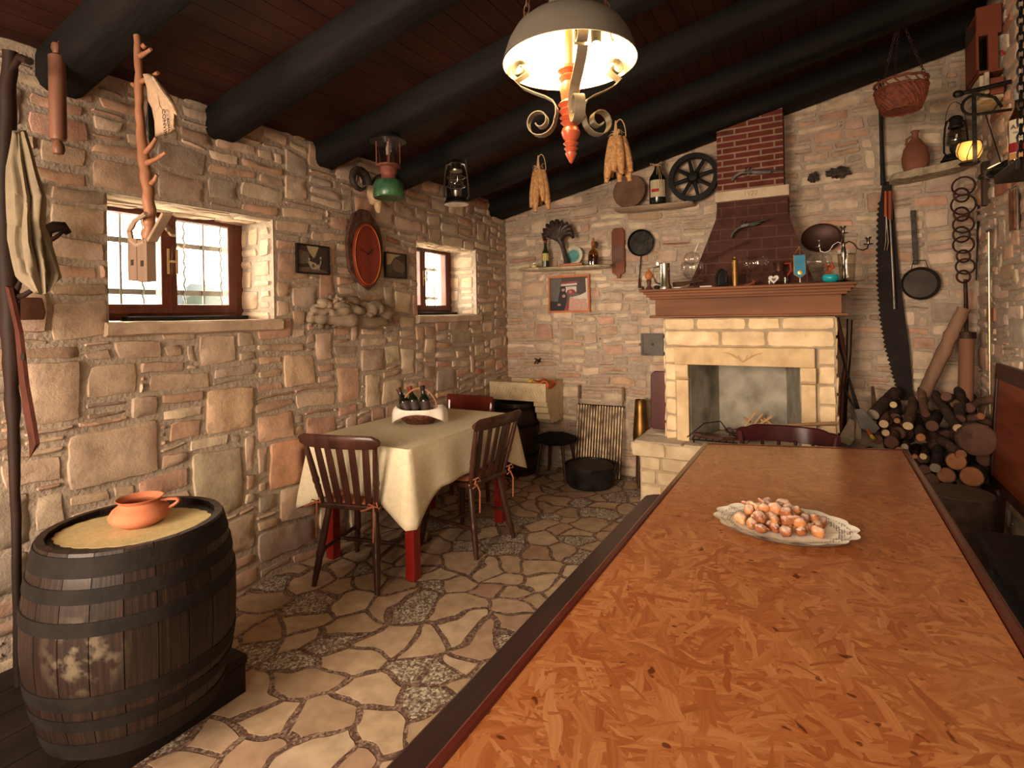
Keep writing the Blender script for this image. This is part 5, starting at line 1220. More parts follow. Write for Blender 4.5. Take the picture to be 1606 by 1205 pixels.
# framed colour photograph
a=WY(860,434,4.69); b=WY(926,489.5,4.69)
PM=[fl('photo_grey',(.10,.09,.085)),fl('photo_black',(.014,.012,.014)),fl('photo_white',(.52,.47,.44)),fl('photo_pink',(.46,.26,.22)),fl('photo_red',(.22,.05,.05)),fl('photo_skin',(.38,.19,.15)),fl('photo_brown',(.06,.04,.035)),fl('photo_cream',(.50,.42,.38))]
picture('framed_photo','orange-framed colour photo of people at a table, hanging under the left shelf',(a.x,b.z,b.x,a.z),frame((0,4.698,0),(1,0,0),(0,0,1),(0,-1,0)),wood('orange_frame_wood',(.42,.12,.04),.35,.3,'X'),.017,PM,
 [(1,[(0,0),(.4,0),(.4,.25),(0,.3)]),(6,[(.3,1),(.3,.6),(.95,.45),(.95,1)]),(4,[(.29,.86),(.72,.88),(.72,.82),(.29,.8)]),(7,[(.3,.8),(.72,.82),(.71,.76),(.3,.74)]),(2,[(.42,.72),(.7,.72),(.7,.55),(.42,.55)]),(4,el(.56,.55,.12,.09)),(5,el(.54,.56,.035,.05)),(3,[(.36,0),(.54,.42),(1,.30),(1,0)]),(4,[(.36,0),(.52,.38),(.50,.10),(.48,0)]),(2,[(.58,.40),(.8,.46),(.98,.56),(.98,.33),(.62,.36)]),(1,[(.18,.02),(.22,.38),(.27,.6),(.4,.62),(.46,.42),(.42,.2),(.34,.02)]),(1,el(.34,.66,.075,.085)),(5,el(.355,.635,.045,.06)),(1,[(.28,.7),(.41,.7),(.42,.67),(.28,.65)]),(5,el(.37,.44,.045,.05)),(5,el(.24,.18,.05,.035)),(2,[(.94,.95),(.99,.95),(.99,.1),(.96,.3)])],.02)
# grater
GW=wood('grater_wood',(.16,.045,.022),.55,0,'Z',.35,6)
p=WY(971,437,4.69); tp=WY(971,358,4.69); L=tp.z-p.z; wd=(WY(981,400,4.69).x-WY(961,400,4.69).x)
t=thing('wooden_grater','reddish-brown wooden kitchen grater board hanging on the back wall','grater',p)
Mx=frame(p,(1,0,0),(0,0,1),(0,-1,0)); pl=[(-.012,.0),(-.02,.03),(-wd/2,.05),(-wd/2,L-.03),(-wd/2+.02,L),(wd/2-.02,L),(wd/2,L-.03),(wd/2,.05),(.02,.03),(.012,0)]
mb=MB(); mb.prism(pl,.018,Mx); mb.build('board',GW,t,bevel=.003)
mb=MB(); mb.box((0,L*.48,.021),(wd*.82,L*.34,.005),Mx)
mb.build('metal_plate',mat('brown_tin',(.10,.055,.04),.5,.5),t); mb=MB()
for i in range(8):
    for j in range(5): mb.lathe([(.0022,0),(.0012,.003)],M=Mx@Matrix.Translation(((j-2)*wd*.16,L*.36+i*L*.034,.0235)),n=6)
mb.build('punched_teeth',mat('tooth_tin',(.4,.3,.25),.4,.8),t)
# round iron pan hanging upside down by its handle, with cord
p=WY(1005,381,4.68); r=.112; t=thing('iron_skillet','round dark iron skillet with thin handle hanging downward beside the grater','skillet',p)
mb=MB(); mb.lathe([(0,.012),(r*.9,.012),(r,.03),(r+.004,.03),(r*.93,.002),(0,0)],M=frame(p+Vector((0,.02,0)),(1,0,0),(0,0,1),(0,-1,0)),n=36); mb.build('pan',IRON,t,True,sharp=40)
q=WY(1003,452,4.68); mb=MB(); mb.tube([p+Vector((.0,0,-r)),q+Vector((0,0,.09))],.005,6); mb.build('handle',IRON,t)
mb=MB(); mb.lathe([(.006,.09),(.010,.07),(.013,.0),(0,-.002)],q,n=10); mb.build('tassel',mat('dark_red_tassel',(.07,.02,.018),.9),t,True)
# ================================================================ UPPER SHELF
plank('wall_shelf','pale wooden shelf board high on the back wall, left of the chimney',[(961,326),(1085,314)],4.52,.03,wood('pale_plank',(.40,.30,.22),.8,0,'X',.3,6))
uz=lambda u:(WY(961,326,4.52).z+(WY(1085,314,4.52).z-WY(961,326,4.52).z)*(u-961)/124)+.002
def ush(u,y): p=WY(u,320,y); return Vector((p.x,y,uz(u)))
p=ush(988,4.64); t=MB(); Mx=frame(p+Vector((0,.0,.142)),(1,0,0),(0,.15,1),(0,-1,.15))
pl=[(.142*(1+.05*noise.noise(Vector((math.cos(a)*2,math.sin(a)*2,3))))*math.cos(a),.142*(1+.05*noise.noise(Vector((math.cos(a)*2,math.sin(a)*2,8))))*math.sin(a)) for a in [2*PI*k/26 for k in range(26)]]
t.prism(pl,.03,Mx); tag(t.build('millstone',mat('brown_slate',(.15,.085,.055),.9,0,.25,10,.5),bevel=.006),'round brown stone disc leaning on the upper shelf','stone disc')
p=ush(1032,4.58); L=WY(1032,238,4.58).z-p.z
RL=mat('cream_label',(.50,.44,.30),.5,0,.05,20,0)
t=bottle('large_wine_bottle','very large dark green wine bottle with cream and red label on the upper shelf','bottle',p,(0,0,1),L,.068,DG,neck=.022,lab=(.12,.44,RL),shoulder=.52)
mb=MB(); Fm=frame(p+Vector((-.004,-.0705,.105)),(1,0,0),(0,0,1),(0,-1,0)); mb.box((0,0,0),(.06,.025,.003),Fm); mb.build('red_band',mat('red_print',(.45,.02,.02),.5),t); 
mb=MB(); mb.tube([p+Vector((.028*math.cos(a),.028*math.sin(a),L*.74+.004*math.sin(3*a))) for a in [2*PI*k/16 for k in range(16)]],.005,5,closed=True)
for s in(-1,1): mb.tube([p+Vector((0,-.03,L*.74)),p+Vector((s*.05,-.04,L*.77)),p+Vector((s*.04,-.04,L*.71)),p+Vector((0,-.03,L*.73))],.004,5)
for x in(.01,.03,.045): mb.tube([p+Vector((x*.3,-.03,L*.73)),p+Vector((x,-.06,L*.5)),p+Vector((x+.004,-.074,L*.3))],.002,4)
mb.build('raffia_bow',HUSKL,t,True)
# spoked wheel
c=WY(1088,279,4.62); c.y=4.60; r=.195; t=thing('spoked_wheel','black wooden spoked cart wheel standing at the right end of the upper shelf','wheel',c-Vector((0,0,r)))
Mx=frame(c+Vector((0,.03,0)),(1,0,0),(0,.06,1),(0,-1,.06)); mb=MB(); mb.lathe([(r*.80,0),(r,0),(r,.045),(r*.80,.045),(r*.80,0)],M=Mx,n=44,cap=False); mb.build('rim',BLACK,t,True,sharp=40)
mb=MB(); mb.lathe([(0,-.01),(.048,-.01),(.05,.03),(.035,.06),(.02,.065),(0,.065)],M=Mx,n=24); mb.build('hub',BLACK,t,True,sharp=40)
for k in range(8):
    a=2*PI*k/8+R(13); mb=MB(); mb.tube([Mx@Vector((.04*math.cos(a),.04*math.sin(a),.022)),Mx@Vector((r*.82*math.cos(a),r*.82*math.sin(a),.022))],[.017,.013],8); mb.build('spoke',BLACK,t,True)
# ================================================================ PISTOLS, POKER ON THE HOOD
GUNM=mat('gun_metal',(.055,.05,.055),.4,.8,.3,20,.1); GUNW=wood('gun_stock_wood',(.07,.03,.018),.4,.2,'X')
def pistol(label,u0,v0,u1,v1,y,sc=1.0,m=GUNM):
    a=WY(u0,v0,y); b=WY(u1,v1,y); d=b-a; L=d.length; Fm=frame(a,d,d.cross(Vector((0,1,0))).cross(d) if False else Vector((0,0,1))-d.normalized()*d.normalized().z,(0,-1,0))
    t=thing('flintlock_pistol',label,'pistol',a)
    st=[(0,-.055),(.012,-.065),(.035,-.03),(.07,-.008),(.14,-.004),(.17,-.012),(L*.8,-.004),(L*.8,.006),(.08,.012),(.05,.006),(.02,-.02),(.005,-.035)]
    mb=MB(); mb.prism(st,.022,Fm); mb.build('stock',m if m is not GUNM else GUNW,t,bevel=.003)
    mb=MB(); mb.tube([Fm@Vector((.09,.012,.011)),Fm@Vector((L,.014,.011))],[.009,.006],10); mb.build('barrel',GUNM,t,True)
    mb=MB(); mb.tube([Fm@Vector(q) for q in((.10,.015,.024),(.095,.032,.024),(.11,.042,.024))],.004,6); mb.tube([Fm@Vector(q) for q in((.12,.018,.024),(.135,.036,.024))],.005,6); mb.box((.115,.008,.024),(.05,.018,.004),Fm); mb.build('lock',GUNM,t)
    mb=MB(); mb.tube([Fm@Vector(q) for q in((.08,-.006,.011),(.095,-.026,.011),(.12,-.026,.011),(.13,-.01,.011))],.0025,5); mb.build('trigger_guard',GUNM,t,True)
pistol('old flintlock pistol mounted on the red brick chimney',1148,272,1226,271,4.44,m=mat('grey_pewter',(.13,.11,.10),.5,.5,.3,20,.1))
pistol('dark curved-butt pistol fixed on the painted brick hood',1143,362,1206,347,4.34,m=mat('green_black',(.03,.03,.02),.5,.3))
def rod(name,label,cat,pts,rad,m,part='rod'):
    t=thing(name,label,cat,min(pts,key=lambda q:q[2])); mb=MB(); mb.tube(pts,rad,8); mb.build(part,m,t,True); return t
t=rod('fire_rod','thin brown rod leaning across the painted hood above the mantel','rod',[WY(1107,408,4.24),WY(1172,378,4.28)],.005,GUNW)
# wall lamps of stone behind: two dark fossils
for lab,u,v,s in(('small dark stone fixed on the back wall right of the chimney',1276,279,.035),('larger dark knobbly stone fixed on the back wall right of the chimney',1314,271,.05)):
    o=WY(u,v,4.67); mb=MB(); mb.blob(o,s,(1.4 if s>.04 else 1,.7,.75 if s>.04 else 1),.35,s*100,20,12,freq=2.5); tag(mb.build('dark_stone',mat('dark_pitted_stone',(.06,.045,.04),.9,0,.5,30,.8),None,True,sharp=80),lab,'stone')
# ================================================================ ON THE MANTEL
def mz(u,y=4.05): p=WY(u,450,y); return Vector((p.x,y,MZ+.001))
def goblet(label,u,y,r,Hg,stem,smoke=None):
    p=mz(u,y); t=thing('glass_goblet',label,'glass',p)
    mb=MB(); mb.lathe([(0,.002),(r*.55,.002),(r*.5,.008),(.012,.016),(.010,stem*.5),(.016,stem*.6),(.011,stem),(.02,stem+.004)],p,n=24); mb.build('foot',CLEAR,t,True)
    pr=[(.01,stem),(r*.65,stem+r*.35),(r*.97,stem+r*.95),(r,stem+r*1.25),(r*.9,stem+r*1.7),(r*.68,Hg)]
    mb=MB(); mb.lathe(pr,p,n=32,cap=False); mb.build('bowl',CLEAR,t,True,sharp=80); return t
goblet('large empty balloon glass standing at the left part of the mantel, below another glass',1086,4.07,.078,.165,.055)
goblet('large empty balloon glass in the middle of the mantel beside the brass grinder',1186,4.07,.085,.185,.05)
goblet('large empty balloon glass behind the turquoise bowl on the mantel',1285,4.12,.078,.195,.05)
p=mz(1086,4.07)+Vector((0,0,.166)); t=thing('glass_carboy','small round glass with a slanted tube stacked on the left balloon glass','glass',p)
mb=MB(); mb.lathe([(.02,0),(.05,.02),(.058,.05),(.045,.08),(.02,.095)],p,n=24,cap=False); mb.build('bowl',CLEAR,t,True); mb=MB(); mb.tube([p+Vector((.02,0,.09)),p+Vector((.05,0,.16))],.006,8); mb.build('tube',mat('pale_glass_tube',(.6,.55,.5),.2),t)
# tankard
p=mz(1043,4.03); L=.185; t=thing('tankard','tall silver-banded tankard with handle near the left end of the mantel','tankard',p)
SILV=mat('tarnished_silver',(.45,.42,.36),.25,1,.25,10,.05); mb=MB(); mb.lathe([(0,0),(.045,0),(.045,.02),(.036,.04),(.036,L-.01),(.038,L),(.034,L),(.033,.045),(0,.04)],p,n=28); mb.build('body',SILV,t,True,sharp=40)
mb=MB(); mb.tube([p+Vector((-.036,0,L-.02)),p+Vector((-.075,0,L-.03)),p+Vector((-.082,0,L*.5)),p+Vector((-.065,0,.05)),p+Vector((-.038,0,.04))],.006,8); mb.build('handle',SILV,t,True)
mb=MB(); mb.box(p+Vector((-.05,0,L+.0)),(.02,.012,.025)); mb.build('thumb_rest',SILV,t,bevel=.002)
# small oil lamp with orange globe
p=mz(1018,4.04); t=thing('small_oil_lamp','small oil lamp with amber globe at the left end of the mantel','oil lamp',p)
mb=MB(); mb.lathe([(0,0),(.03,0),(.026,.012),(.012,.025),(.016,.05),(.02,.065),(.012,.075)],p,n=20); mb.build('base',mat('brown_pot_glaze',(.10,.045,.03),.35),t,True)
mb=MB(); mb.lathe([(.012,.073),(.028,.09),(.030,.11),(.02,.128),(.009,.14),(.008,.155)],p,n=20); mb.build('globe',mat('amber_globe',(.42,.15,.05),.25,0,.1,5,0),t,True)
p=mz(1030,4.0); mb=MB(); mb.blob(p+Vector((0,0,.014)),.018,(1.3,.9,.75),.1,5); tag(mb.build('pebble',BLACK,None,True),'small dark pebble between the oil lamp and the tankard','pebble')
p=mz(1008,4.0); mb=MB(); mb.lathe([(0,0),(.011,0),(.011,.022),(0,.023)],p,n=12); tag(mb.build('ink_pot',BLACK,None,True,sharp=40),'tiny black pot at the far left end of the mantel','pot')
for lab,u,dx,m in(('white lighter lying on the mantel right of the tankard',1062,.05,mat('blue_white_plastic',(.5,.5,.55),.4)),('white pencil lying on the mantel before the black iron',1107,.08,mat('white_plastic',(.6,.55,.48),.4))):
    p=mz(u,4.0); mb=MB(); mb.box(p+Vector((0,0,.006)),(dx,.014,.010)); tag(mb.build('lighter' if 'lighter' in lab else 'pencil',m,bevel=.002),lab,'lighter' if 'lighter' in lab else 'pencil')
# flat iron standing on end
p=mz(1131,4.05); t=thing('flat_iron','black cast flat iron standing on its heel on the mantel','iron',p)
Mx=frame(p,(.85,.5,0),(0,0,1),(.5,-.85,0)); pl=[(-.045,0),(-.047,.05),(-.038,.09),(-.018,.12),(0,.13),(.018,.12),(.038,.09),(.047,.05),(.045,0)]
mb=MB(); mb.prism(pl,.02,Mx); mb.build('sole',IRON,t,bevel=.004); mb=MB(); mb.prism([(x*.8,y*.85+.006) for x,y in pl],.045,Mx); mb.build('housing',BLACK,t,bevel=.006)
mb=MB(); mb.tube([Mx@Vector(q) for q in((0,.02,.045),(0,.03,.085),(0,.07,.095),(0,.10,.085),(0,.105,.04))],.008,8); mb.build('handle',BLACK,t,True)
# brass grinder
p=mz(1153,4.03); L=.20; t=thing('brass_grinder','slim brass coffee grinder cylinder standing on the mantel','grinder',p)
mb=MB(); mb.lathe([(0,0),(.022,0),(.022,.006),(.020,.008),(.020,L*.48),(.023,L*.485),(.023,L*.52),(.020,L*.53),(.020,L*.84),(.022,L*.85),(.022,L*.88),(.014,L*.93),(.008,L*.95),(.008,L),(0,L)],p,n=24); mb.build('body',mat('dull_brass',(.30,.17,.05),.45,.9,.3,10,.1),t,True,sharp=35)
p=mz(1169,4.15); t=thing('curved_pipe','reddish curved tobacco pipe lying behind the brass grinder','pipe',p)
mb=MB(); mb.tube([p+Vector(q) for q in((-.06,0,.05),(-.05,0,.10),(-.02,0,.11))],.006,7); mb.tube([p+Vector(q) for q in((-.03,0,.012),(.02,0,.012),(.05,0,.02),(.06,0,.04))],[.008,.012,.016,.018],9); mb.build('bowl',mat('briar_red',(.20,.05,.03),.4),t,True)
# small painted heart and tiny cups
p=mz(1214,4.0); mb=MB(); Mx=frame(p+Vector((.0,0,.002)),(.96,0,.05),(-.05,.15,.96),(0,-1,.15)); k_=.0026
pl=[]
for q in range(28):
    a=2*PI*q/28; x=16*math.sin(a)**3; y=13*math.cos(a)-5*math.cos(2*a)-2*math.cos(3*a)-math.cos(4*a); pl.append((x*k_*.75,(y+17)*k_*.75))
t=thing('china_heart','small white painted china heart on the mantel','ornament',p)
mb.prism(pl,.016,Mx); mb.build('heart',mat('white_china',(.62,.58,.5),.3),t,bevel=.003); mb=MB(); mb.prism([(x*.45+.002,y*.45+.016) for x,y in pl],.0175,Mx); mb.build('blue_decoration',mat('blue_gold_print',(.10,.14,.38),.4,0,.5,40,0,c2=(.5,.35,.1)),t)
for u,lab,m in((1207,'tiny clear shot glass left of the china heart on the mantel',CLEAR),(1232,'tiny clear shot glass right of the china heart on the mantel',CLEAR)):
    p=mz(u,4.08); mb=MB(); mb.lathe([(0,.001),(.014,.001),(.017,.05),(.015,.05),(.012,.006),(0,.005)],p,n=16); tag(mb.build('shot_glass',m,None,True),lab,'glass')
# copper jug behind, blue pennant on stand
p=mz(1222,4.2); t=thing('dark_jug','dark round jug with red handle behind the china heart','jug',p)
mb=MB(); mb.lathe([(0,0),(.03,0),(.055,.03),(.05,.07),(.025,.10),(.03,.14),(.04,.16)],p,n=24); mb.build('body',mat('dark_copper',(.10,.05,.035),.4,.5),t,True); mb=MB(); mb.tube([p+Vector((.03,0,.15)),p+Vector((.07,0,.15)),p+Vector((.075,0,.10)),p+Vector((.045,0,.06))],.007,8); mb.build('handle',mat('red_enamel',(.30,.04,.02),.4),t,True)
p=mz(1255,4.06); t=thing('blue_pennant','small turquoise blue pennant with gold cord on a little stand on the mantel','pennant',p)
zz=.02; wd=.068; mb=MB()
pl=[(-wd/2,.19),(-wd/2,.065),(0,.04),(wd/2,.065),(wd/2,.19)]
Mx=frame(p,(1,0,0),(0,0,1),(0,-1,0)); mb.prism(pl,.003,Mx); mb.build('cloth',mat('turquoise_satin',(.01,.19,.34),.5,0,.15,10,0),t)
mb=MB(); mb.tube([Mx@Vector(q) for q in((-wd/2,.19,.004),(-wd/2,.065,.004),(0,.04,.004),(wd/2,.065,.004),(wd/2,.19,.004),(-wd/2,.19,.004),(0,.245,.002),(wd/2,.19,.004))],.0022,5); mb.build('gold_cord',BRASS,t,True)
mb=MB(); mb.lathe([(0,.068),(.012,.068),(0,.071)],M=Mx@Matrix.Translation((0,0,-.064)),n=12) if False else mb.lathe([(0,0),(.013,.001),(0,.003)],M=Mx@Matrix.Translation((0,.075,.003)),n=14); mb.build('gold_emblem',BRASS,t)
mb=MB(); mb.lathe([(0,0),(.024,0),(.02,.006),(.004,.01),(.004,.245),(0,.25)],p+Vector((0,.006,0)),n=14); mb.build('stand',STEEL,t,True)
p=mz(1303,4.0); t=thing('turquoise_bowl','small bright turquoise glazed bowl near the right end of the mantel','bowl',p)
mb=MB(); mb.lathe([(0,0),(.028,0),(.046,.018),(.048,.036),(.040,.05),(.036,.05),(.043,.036),(.04,.018),(0,.008)],p,n=32); mb.build('bowl',mat('bright_turquoise',(.01,.30,.36),.2,0,.05,5,0,coat=.4),t,True,sharp=60)
p=mz(1300,4.10); mb=MB(); r_=random.Random(9)
t=thing('dried_flowers','tiny glass vase of dried red and yellow flowers behind the turquoise bowl','flowers',p)
for k in range(9):
    q=p+Vector((r_.uniform(-.02,.03),r_.uniform(-.02,.02),r_.uniform(.06,.14))); mb.blob(q,.010,(1,1,1),.3,k); mb.tube([p,q],.0012,4)
mb.build('flower_heads',mat('dried_petals',(.45,.22,.06),.8,0,.6,40,0,c2=(.5,.08,.04)),t); mb=MB(); mb.lathe([(0,.002),(.025,.002),(.028,.06),(.022,.08)],p,n=16,cap=False); mb.build('vase',CLEAR,t,True)
# white-rimmed glass jar behind the candelabrum
p=mz(1329,4.2); t=thing('glass_jar','tall grey glass jar behind the candelabrum on the mantel','jar',p)
mb=MB(); mb.lathe([(0,.002),(.04,.002),(.052,.16),(.054,.2)],p,n=24,cap=False); mb.build('jar',glass('smoky_glass',(.8,.77,.7),.02),t,True); mb=MB(); mb.lathe([(.055,.19),(.056,.215),(0,.217)],p,n=24); mb.build('lid',mat('cream_lid',(.5,.45,.35),.5),t,True,sharp=40)
# candelabrum
p=mz(1324,4.0); t=thing('candelabrum','three-armed silver candelabrum at the right end of the mantel','candelabrum',p)
TAR=mat('dark_silver',(.16,.14,.13),.25,1,.4,14,.1); L=.34
mb=MB(); mb.lathe([(0,0),(.045,0),(.04,.008),(.014,.02),(.009,.05),(.012,.08),(.008,.09),(.009,.13),(.017,.17),(.012,.21),(.008,.225),(.013,.24),(.006,.255),(.006,.31)],p,n=20); mb.build('stem',TAR,t,True,sharp=40)
def cup(q): 
    mb=MB(); mb.lathe([(0,0),(.02,.0),(.028,.004),(.028,.006),(.008,.008),(.009,.03),(.018,.042),(.018,.045),(0,.04)],q,n=18); mb.build('candle_cup',TAR,t,True,sharp=40)
cup(p+Vector((0,0,.30)))
for s in(-1,1):
    dz=.0; pts=[p+Vector((s*x,0,z)) for x,z in((.0,.235),(.03,.25),(.055,.235),(.075,.20),(.10,.19),(.125,.20),(.13,.225))]
    mb=MB(); mb.tube(pts,.0045,7); mb.build('arm',TAR,t,True); cup(p+Vector((s*.13,0,.222)))
# tray behind
c=WY(1288,372,4.6); mb=MB(); mb.lathe([(0,0),(.118,0),(.13,.012),(.126,.014),(.115,.004),(0,.004)],M=frame((c.x,4.66,c.z),(1,0,0),(0,.1,1),(0,-1,.1)),n=40,sy=.82); t=thing('round_tray','dark brown round tray hung on the wall behind the candelabrum','tray',(c.x,4.66,c.z)); mb.build('tray',mat('dark_copper_tray',(.055,.025,.02),.45,.4,.2,8,.1),t,True,sharp=50)
# wooden ladle behind the left goblet, logs across hood
t=rod('wooden_ladle','dark wooden ladle lying behind the left balloon glass on the mantel','ladle',[mz(1056,4.14)+Vector((0,0,.03)),mz(1080,4.14)+Vector((0,0,.045)),mz(1104,4.14)+Vector((0,0,.055))],[.024,.011,.008],GUNW)
# ================================================================ IN AND BY THE FIREPLACE
SPL=wood('split_kindling',(.50,.31,.16),.8,0,'X',.2,6)
r_=random.Random(5); kind=[((1168,668),(1188,643)),((1166,655),(1180,664)),((1188,668),(1211,653)),((1198,656),(1214,669)),((1180,668),(1196,649)),((1204,668),(1190,655))]
for i,(a,b_) in enumerate(kind):
    p=WY(a[0],a[1],4.32+.02*i); q=WY(b_[0],b_[1],4.36+.02*i); mb=MB(); mb.bar(p,q,.016,.010,(0,1,0)); tag(mb.build('kindling_stick',SPL,bevel=.002),['leftmost pale kindling stick, leaning up to the right in the firebox','short pale kindling stick at the left, slanting down to the right','pale kindling stick in the middle, leaning up to the right','pale kindling stick right of the middle, slanting down to the right','pale kindling stick crossing behind the middle of the firebox','rightmost pale kindling stick in the firebox, falling to the left'][i],'kindling','kindling in the firebox')
t=thing('ember_bed','low heap of ash and charred bits on the firebox floor','ash',(-.45,4.35,.5))
mb=MB(); 
for k in range(14): mb.blob(Vector((-.45+r_.uniform(-.14,.14),4.36+r_.uniform(-.08,.08),.515+r_.uniform(0,.03))),.035,(1.2,1,.5),.3,k)
mb.build('ash',mat('ash_char',(.10,.075,.06),.95,0,.6,20,.6),t,True)
t=thing('fire_grate','black iron fire grate with wire front on the hearth','grate',(-.62,4.2,.51))
mb=MB()
for k in range(9): mb.tube([Vector((-.80+.045*k,4.02,.53)),Vector((-.80+.045*k,4.25,.535))],.004,5)
for y in(4.02,4.25): mb.tube([Vector((-.80,y,.53)),Vector((-.44,y,.53))],.005,5)
mb.build('bars',IRON,t)
for x,y in((-.79,4.03),(-.45,4.03),(-.79,4.24),(-.45,4.24)):
    mb=MB(); mb.tube([(x,y,.504),(x,y,.53)],.006,6); mb.build('foot',IRON,t)
p0=WY(1095,672,4.0)
t=rod('fire_tongs','long thin fire tongs lying over the hearth grate','tongs',[Vector((-.83,4.0,.545)),WY(1105,664,4.05),WY(1130,661,4.1),Vector((-.55,4.1,.56))],.004,IRON)
t=thing('leather_bellows','dark leather bellows lying on the hearth behind the table','bellows',(-.60,3.97,.505))
mb=MB(); pl=[(-.14,-.02),(-.05,-.055),(.08,-.05),(.14,-.01),(.15,.02),(.08,.055),(-.05,.05),(-.14,.02)]
Mx=frame((-.66,4.06,.545),(1,-.2,0),(.2,1,0),(0,0,1)); mb.prism(pl,.022,Mx); mb.build('board',wood('bellows_wood',(.06,.018,.014),.4,.3,'X'),t,bevel=.006)
t=rod('wooden_poker','round wooden stick lying across the right side of the hearth','stick',[WY(1236,667,4.04),WY(1312,664,4.04)],[.010,.012],wood('hazel_stick',(.36,.22,.11),.6,0,'X'))
# wood handle spoon etc: red cutting board leaning at the left of the fireplace
t=thing('red_board','dark red lacquered board leaning against the left side of the fireplace','board',(-1.10,4.45,.505))
a=WY(1021,582,4.35);b_=WY(1041,660,4.35); Mx=frame((-1.10,4.35,.515),(-1,0,0),(-.0,.05,1),(0,-1,.05))
mb=MB(); w_=.075; hh=a.z-.515
pl=[(-w_,.02),(-w_+.02,0),(w_-.02,0),(w_,.02),(w_,hh-.03),(w_-.03,hh),(-w_+.03,hh),(-w_,hh-.03)]; mb.prism(pl,.022,Mx); mb.build('board',wood('red_lacquer',(.075,.008,.008),.45,.1,'Z',.25,5),t,bevel=.006)
# iron flue door
a=WY(1006,523,4.69);b_=WY(1042,558,4.69); t=thing('soot_door','square grey iron soot door in the back wall beside the fireplace','metal door',((a.x+b_.x)/2,4.69,b_.z))
Mx=frame(((a.x+b_.x)/2,4.69,(a.z+b_.z)/2),(1,0,0),(0,0,1),(0,-1,0)); ww=b_.x-a.x;hh=a.z-b_.z
SD=mat('grey_iron',(.12,.105,.09),.6,.4,.2,12,.2); mb=MB()
for (cx_,cy_,sx_,sy_) in((0,hh/2-.008,ww,.016),(0,-hh/2+.008,ww,.016),(-ww/2+.008,0,.016,hh-.03),(ww/2-.008,0,.016,hh-.03)): mb.box((cx_,cy_,.012),(sx_,sy_,.024),Mx)
mb.build('frame',DKM,t); mb=MB(); mb.box((0,0,.008),(ww-.03,hh-.03,.014),Mx); mb.build('panel',SD,t); mb=MB(); mb.lathe([(0,0),(.012,0),(.008,.012),(0,.013)],M=Mx@Matrix.Translation((0,0,.014)),n=12); mb.build('knob',DKM,t,True); mb=MB(); mb.box((-ww/2-.008,.0,.012),(.012,.02,.016),Mx); mb.build('latch',DKM,t)
# brass shell case vase behind the slab
p=WY(1005,688,4.52); z0=WY(1005,745,4.45).z
t=thing('shell_case','tall brass shell case standing on the floor left of the hearth','vase',(-1.31,4.5,0))
zt=WY(1005,627,4.5).z; x=WY(1005,650,4.5).x
mb=MB(); mb.lathe([(0,.30),(.062,.30),(.066,.33),(.068,.42),(.060,.52),(.048,zt-.05),(.046,zt-.01),(.048,zt),(.042,zt),(.042,zt-.03),(0,zt-.03)],(x,4.5,0),n=30); mb.build('body',mat('aged_brass',(.22,.12,.035),.35,.9,.5,7,.1),t,True,sharp=40)
for k in range(3):
    a=2*PI*k/3+.4; mb=MB(); mb.tube([(x+.05*math.cos(a),4.5+.05*math.sin(a),.30),(x+.07*math.cos(a),4.5+.07*math.sin(a),.0)],.012,7); mb.build('stand_leg',DARKWOOD,t)
mb=MB(); mb.lathe([(0,.285),(.08,.285),(.08,.30),(0,.30)],(x,4.5,0),n=24); mb.build('stand_top',DARKWOOD,t,True,sharp=40)
# ================================================================ SINK, BARREL, STOOL, GRILL, POT
SINK=mat('carved_sandstone',(.56,.45,.29),.9,0,.15,12,.5)
sx0,sx1=-2.655,-2.085; zt=.825; zm=.665
t=thing('stone_sink','carved cream stone sink with herringbone front in the back left corner','sink',(-2.37,4.5,.46))
mb=MB(); 
for (c_,s_) in((((sx0+sx1)/2,4.355,(zt+zm)/2),(sx1-sx0,.05,zt-zm)),(((sx0+sx1)/2,4.68,(zt+zm)/2),(sx1-sx0,.04,zt-zm)),((sx0+.025,4.52,(zt+zm)/2),(.05,.28,zt-zm)),((sx1-.025,4.52,(zt+zm)/2),(.05,.28,zt-zm)),(((sx0+sx1)/2,4.52,zm+.02),(sx1-sx0-.1,.28,.04))): mb.box(c_,s_)
mb.build('basin',SINK,t)
mb=MB()
for k in range(17):
    x=sx0+.04+k*(sx1-sx0-.08)/16; s=1 if k<8 else -1
    mb.bar((x-s*.018,4.329,zm+.035),(x+s*.018,4.329,zt-.045),.012,.010,(0,1,0))
mb.build('carving',SINK,t,bevel=.002)
mb=MB(); Mx=frame((sx1-.135,0,0),(0,1,0),(0,0,1),(1,0,0)) ; pr=[(4.36,.662),(4.36,.62),(4.385,.61),(4.385,.56),(4.41,.55),(4.42,.50),(4.47,.46),(4.70,.46),(4.70,.662)]
mb.prism(pr,.13,Mx); mb.build('console',SINK,t,bevel=.004)
mb=MB(); p=WY(845,565,4.70); 
for s,(du,dv) in enumerate(((-6,-3),(6,-4),(0,6),(5,3))): mb.tube([p,p+Vector((du*.005,-.03,-dv*.005))],.006,6)
mb.tube([p+Vector((0,.03,0)),p+Vector((0,-.05,.0)),p+Vector((-.01,-.07,-.03))],.008,7)
t=thing('wall_tap','small dark brass tap on the wall above the stone sink','tap',p); mb.build('tap',mat('dark_bronze',(.10,.06,.025),.4,.8),t,True)
p=WY(872,594,4.5); t=MB()
def rag(u,v):
    x=-2.235+.16*u; y=4.34+.34*v*.5; k=min(1,max(0,(u-.85)/.15)); return (x if u<.93 else -2.075,y,zt+.010+.010*math.sin(u*9+v*5)-(.0 if u<.93 else .05*(u-.93)/.07))
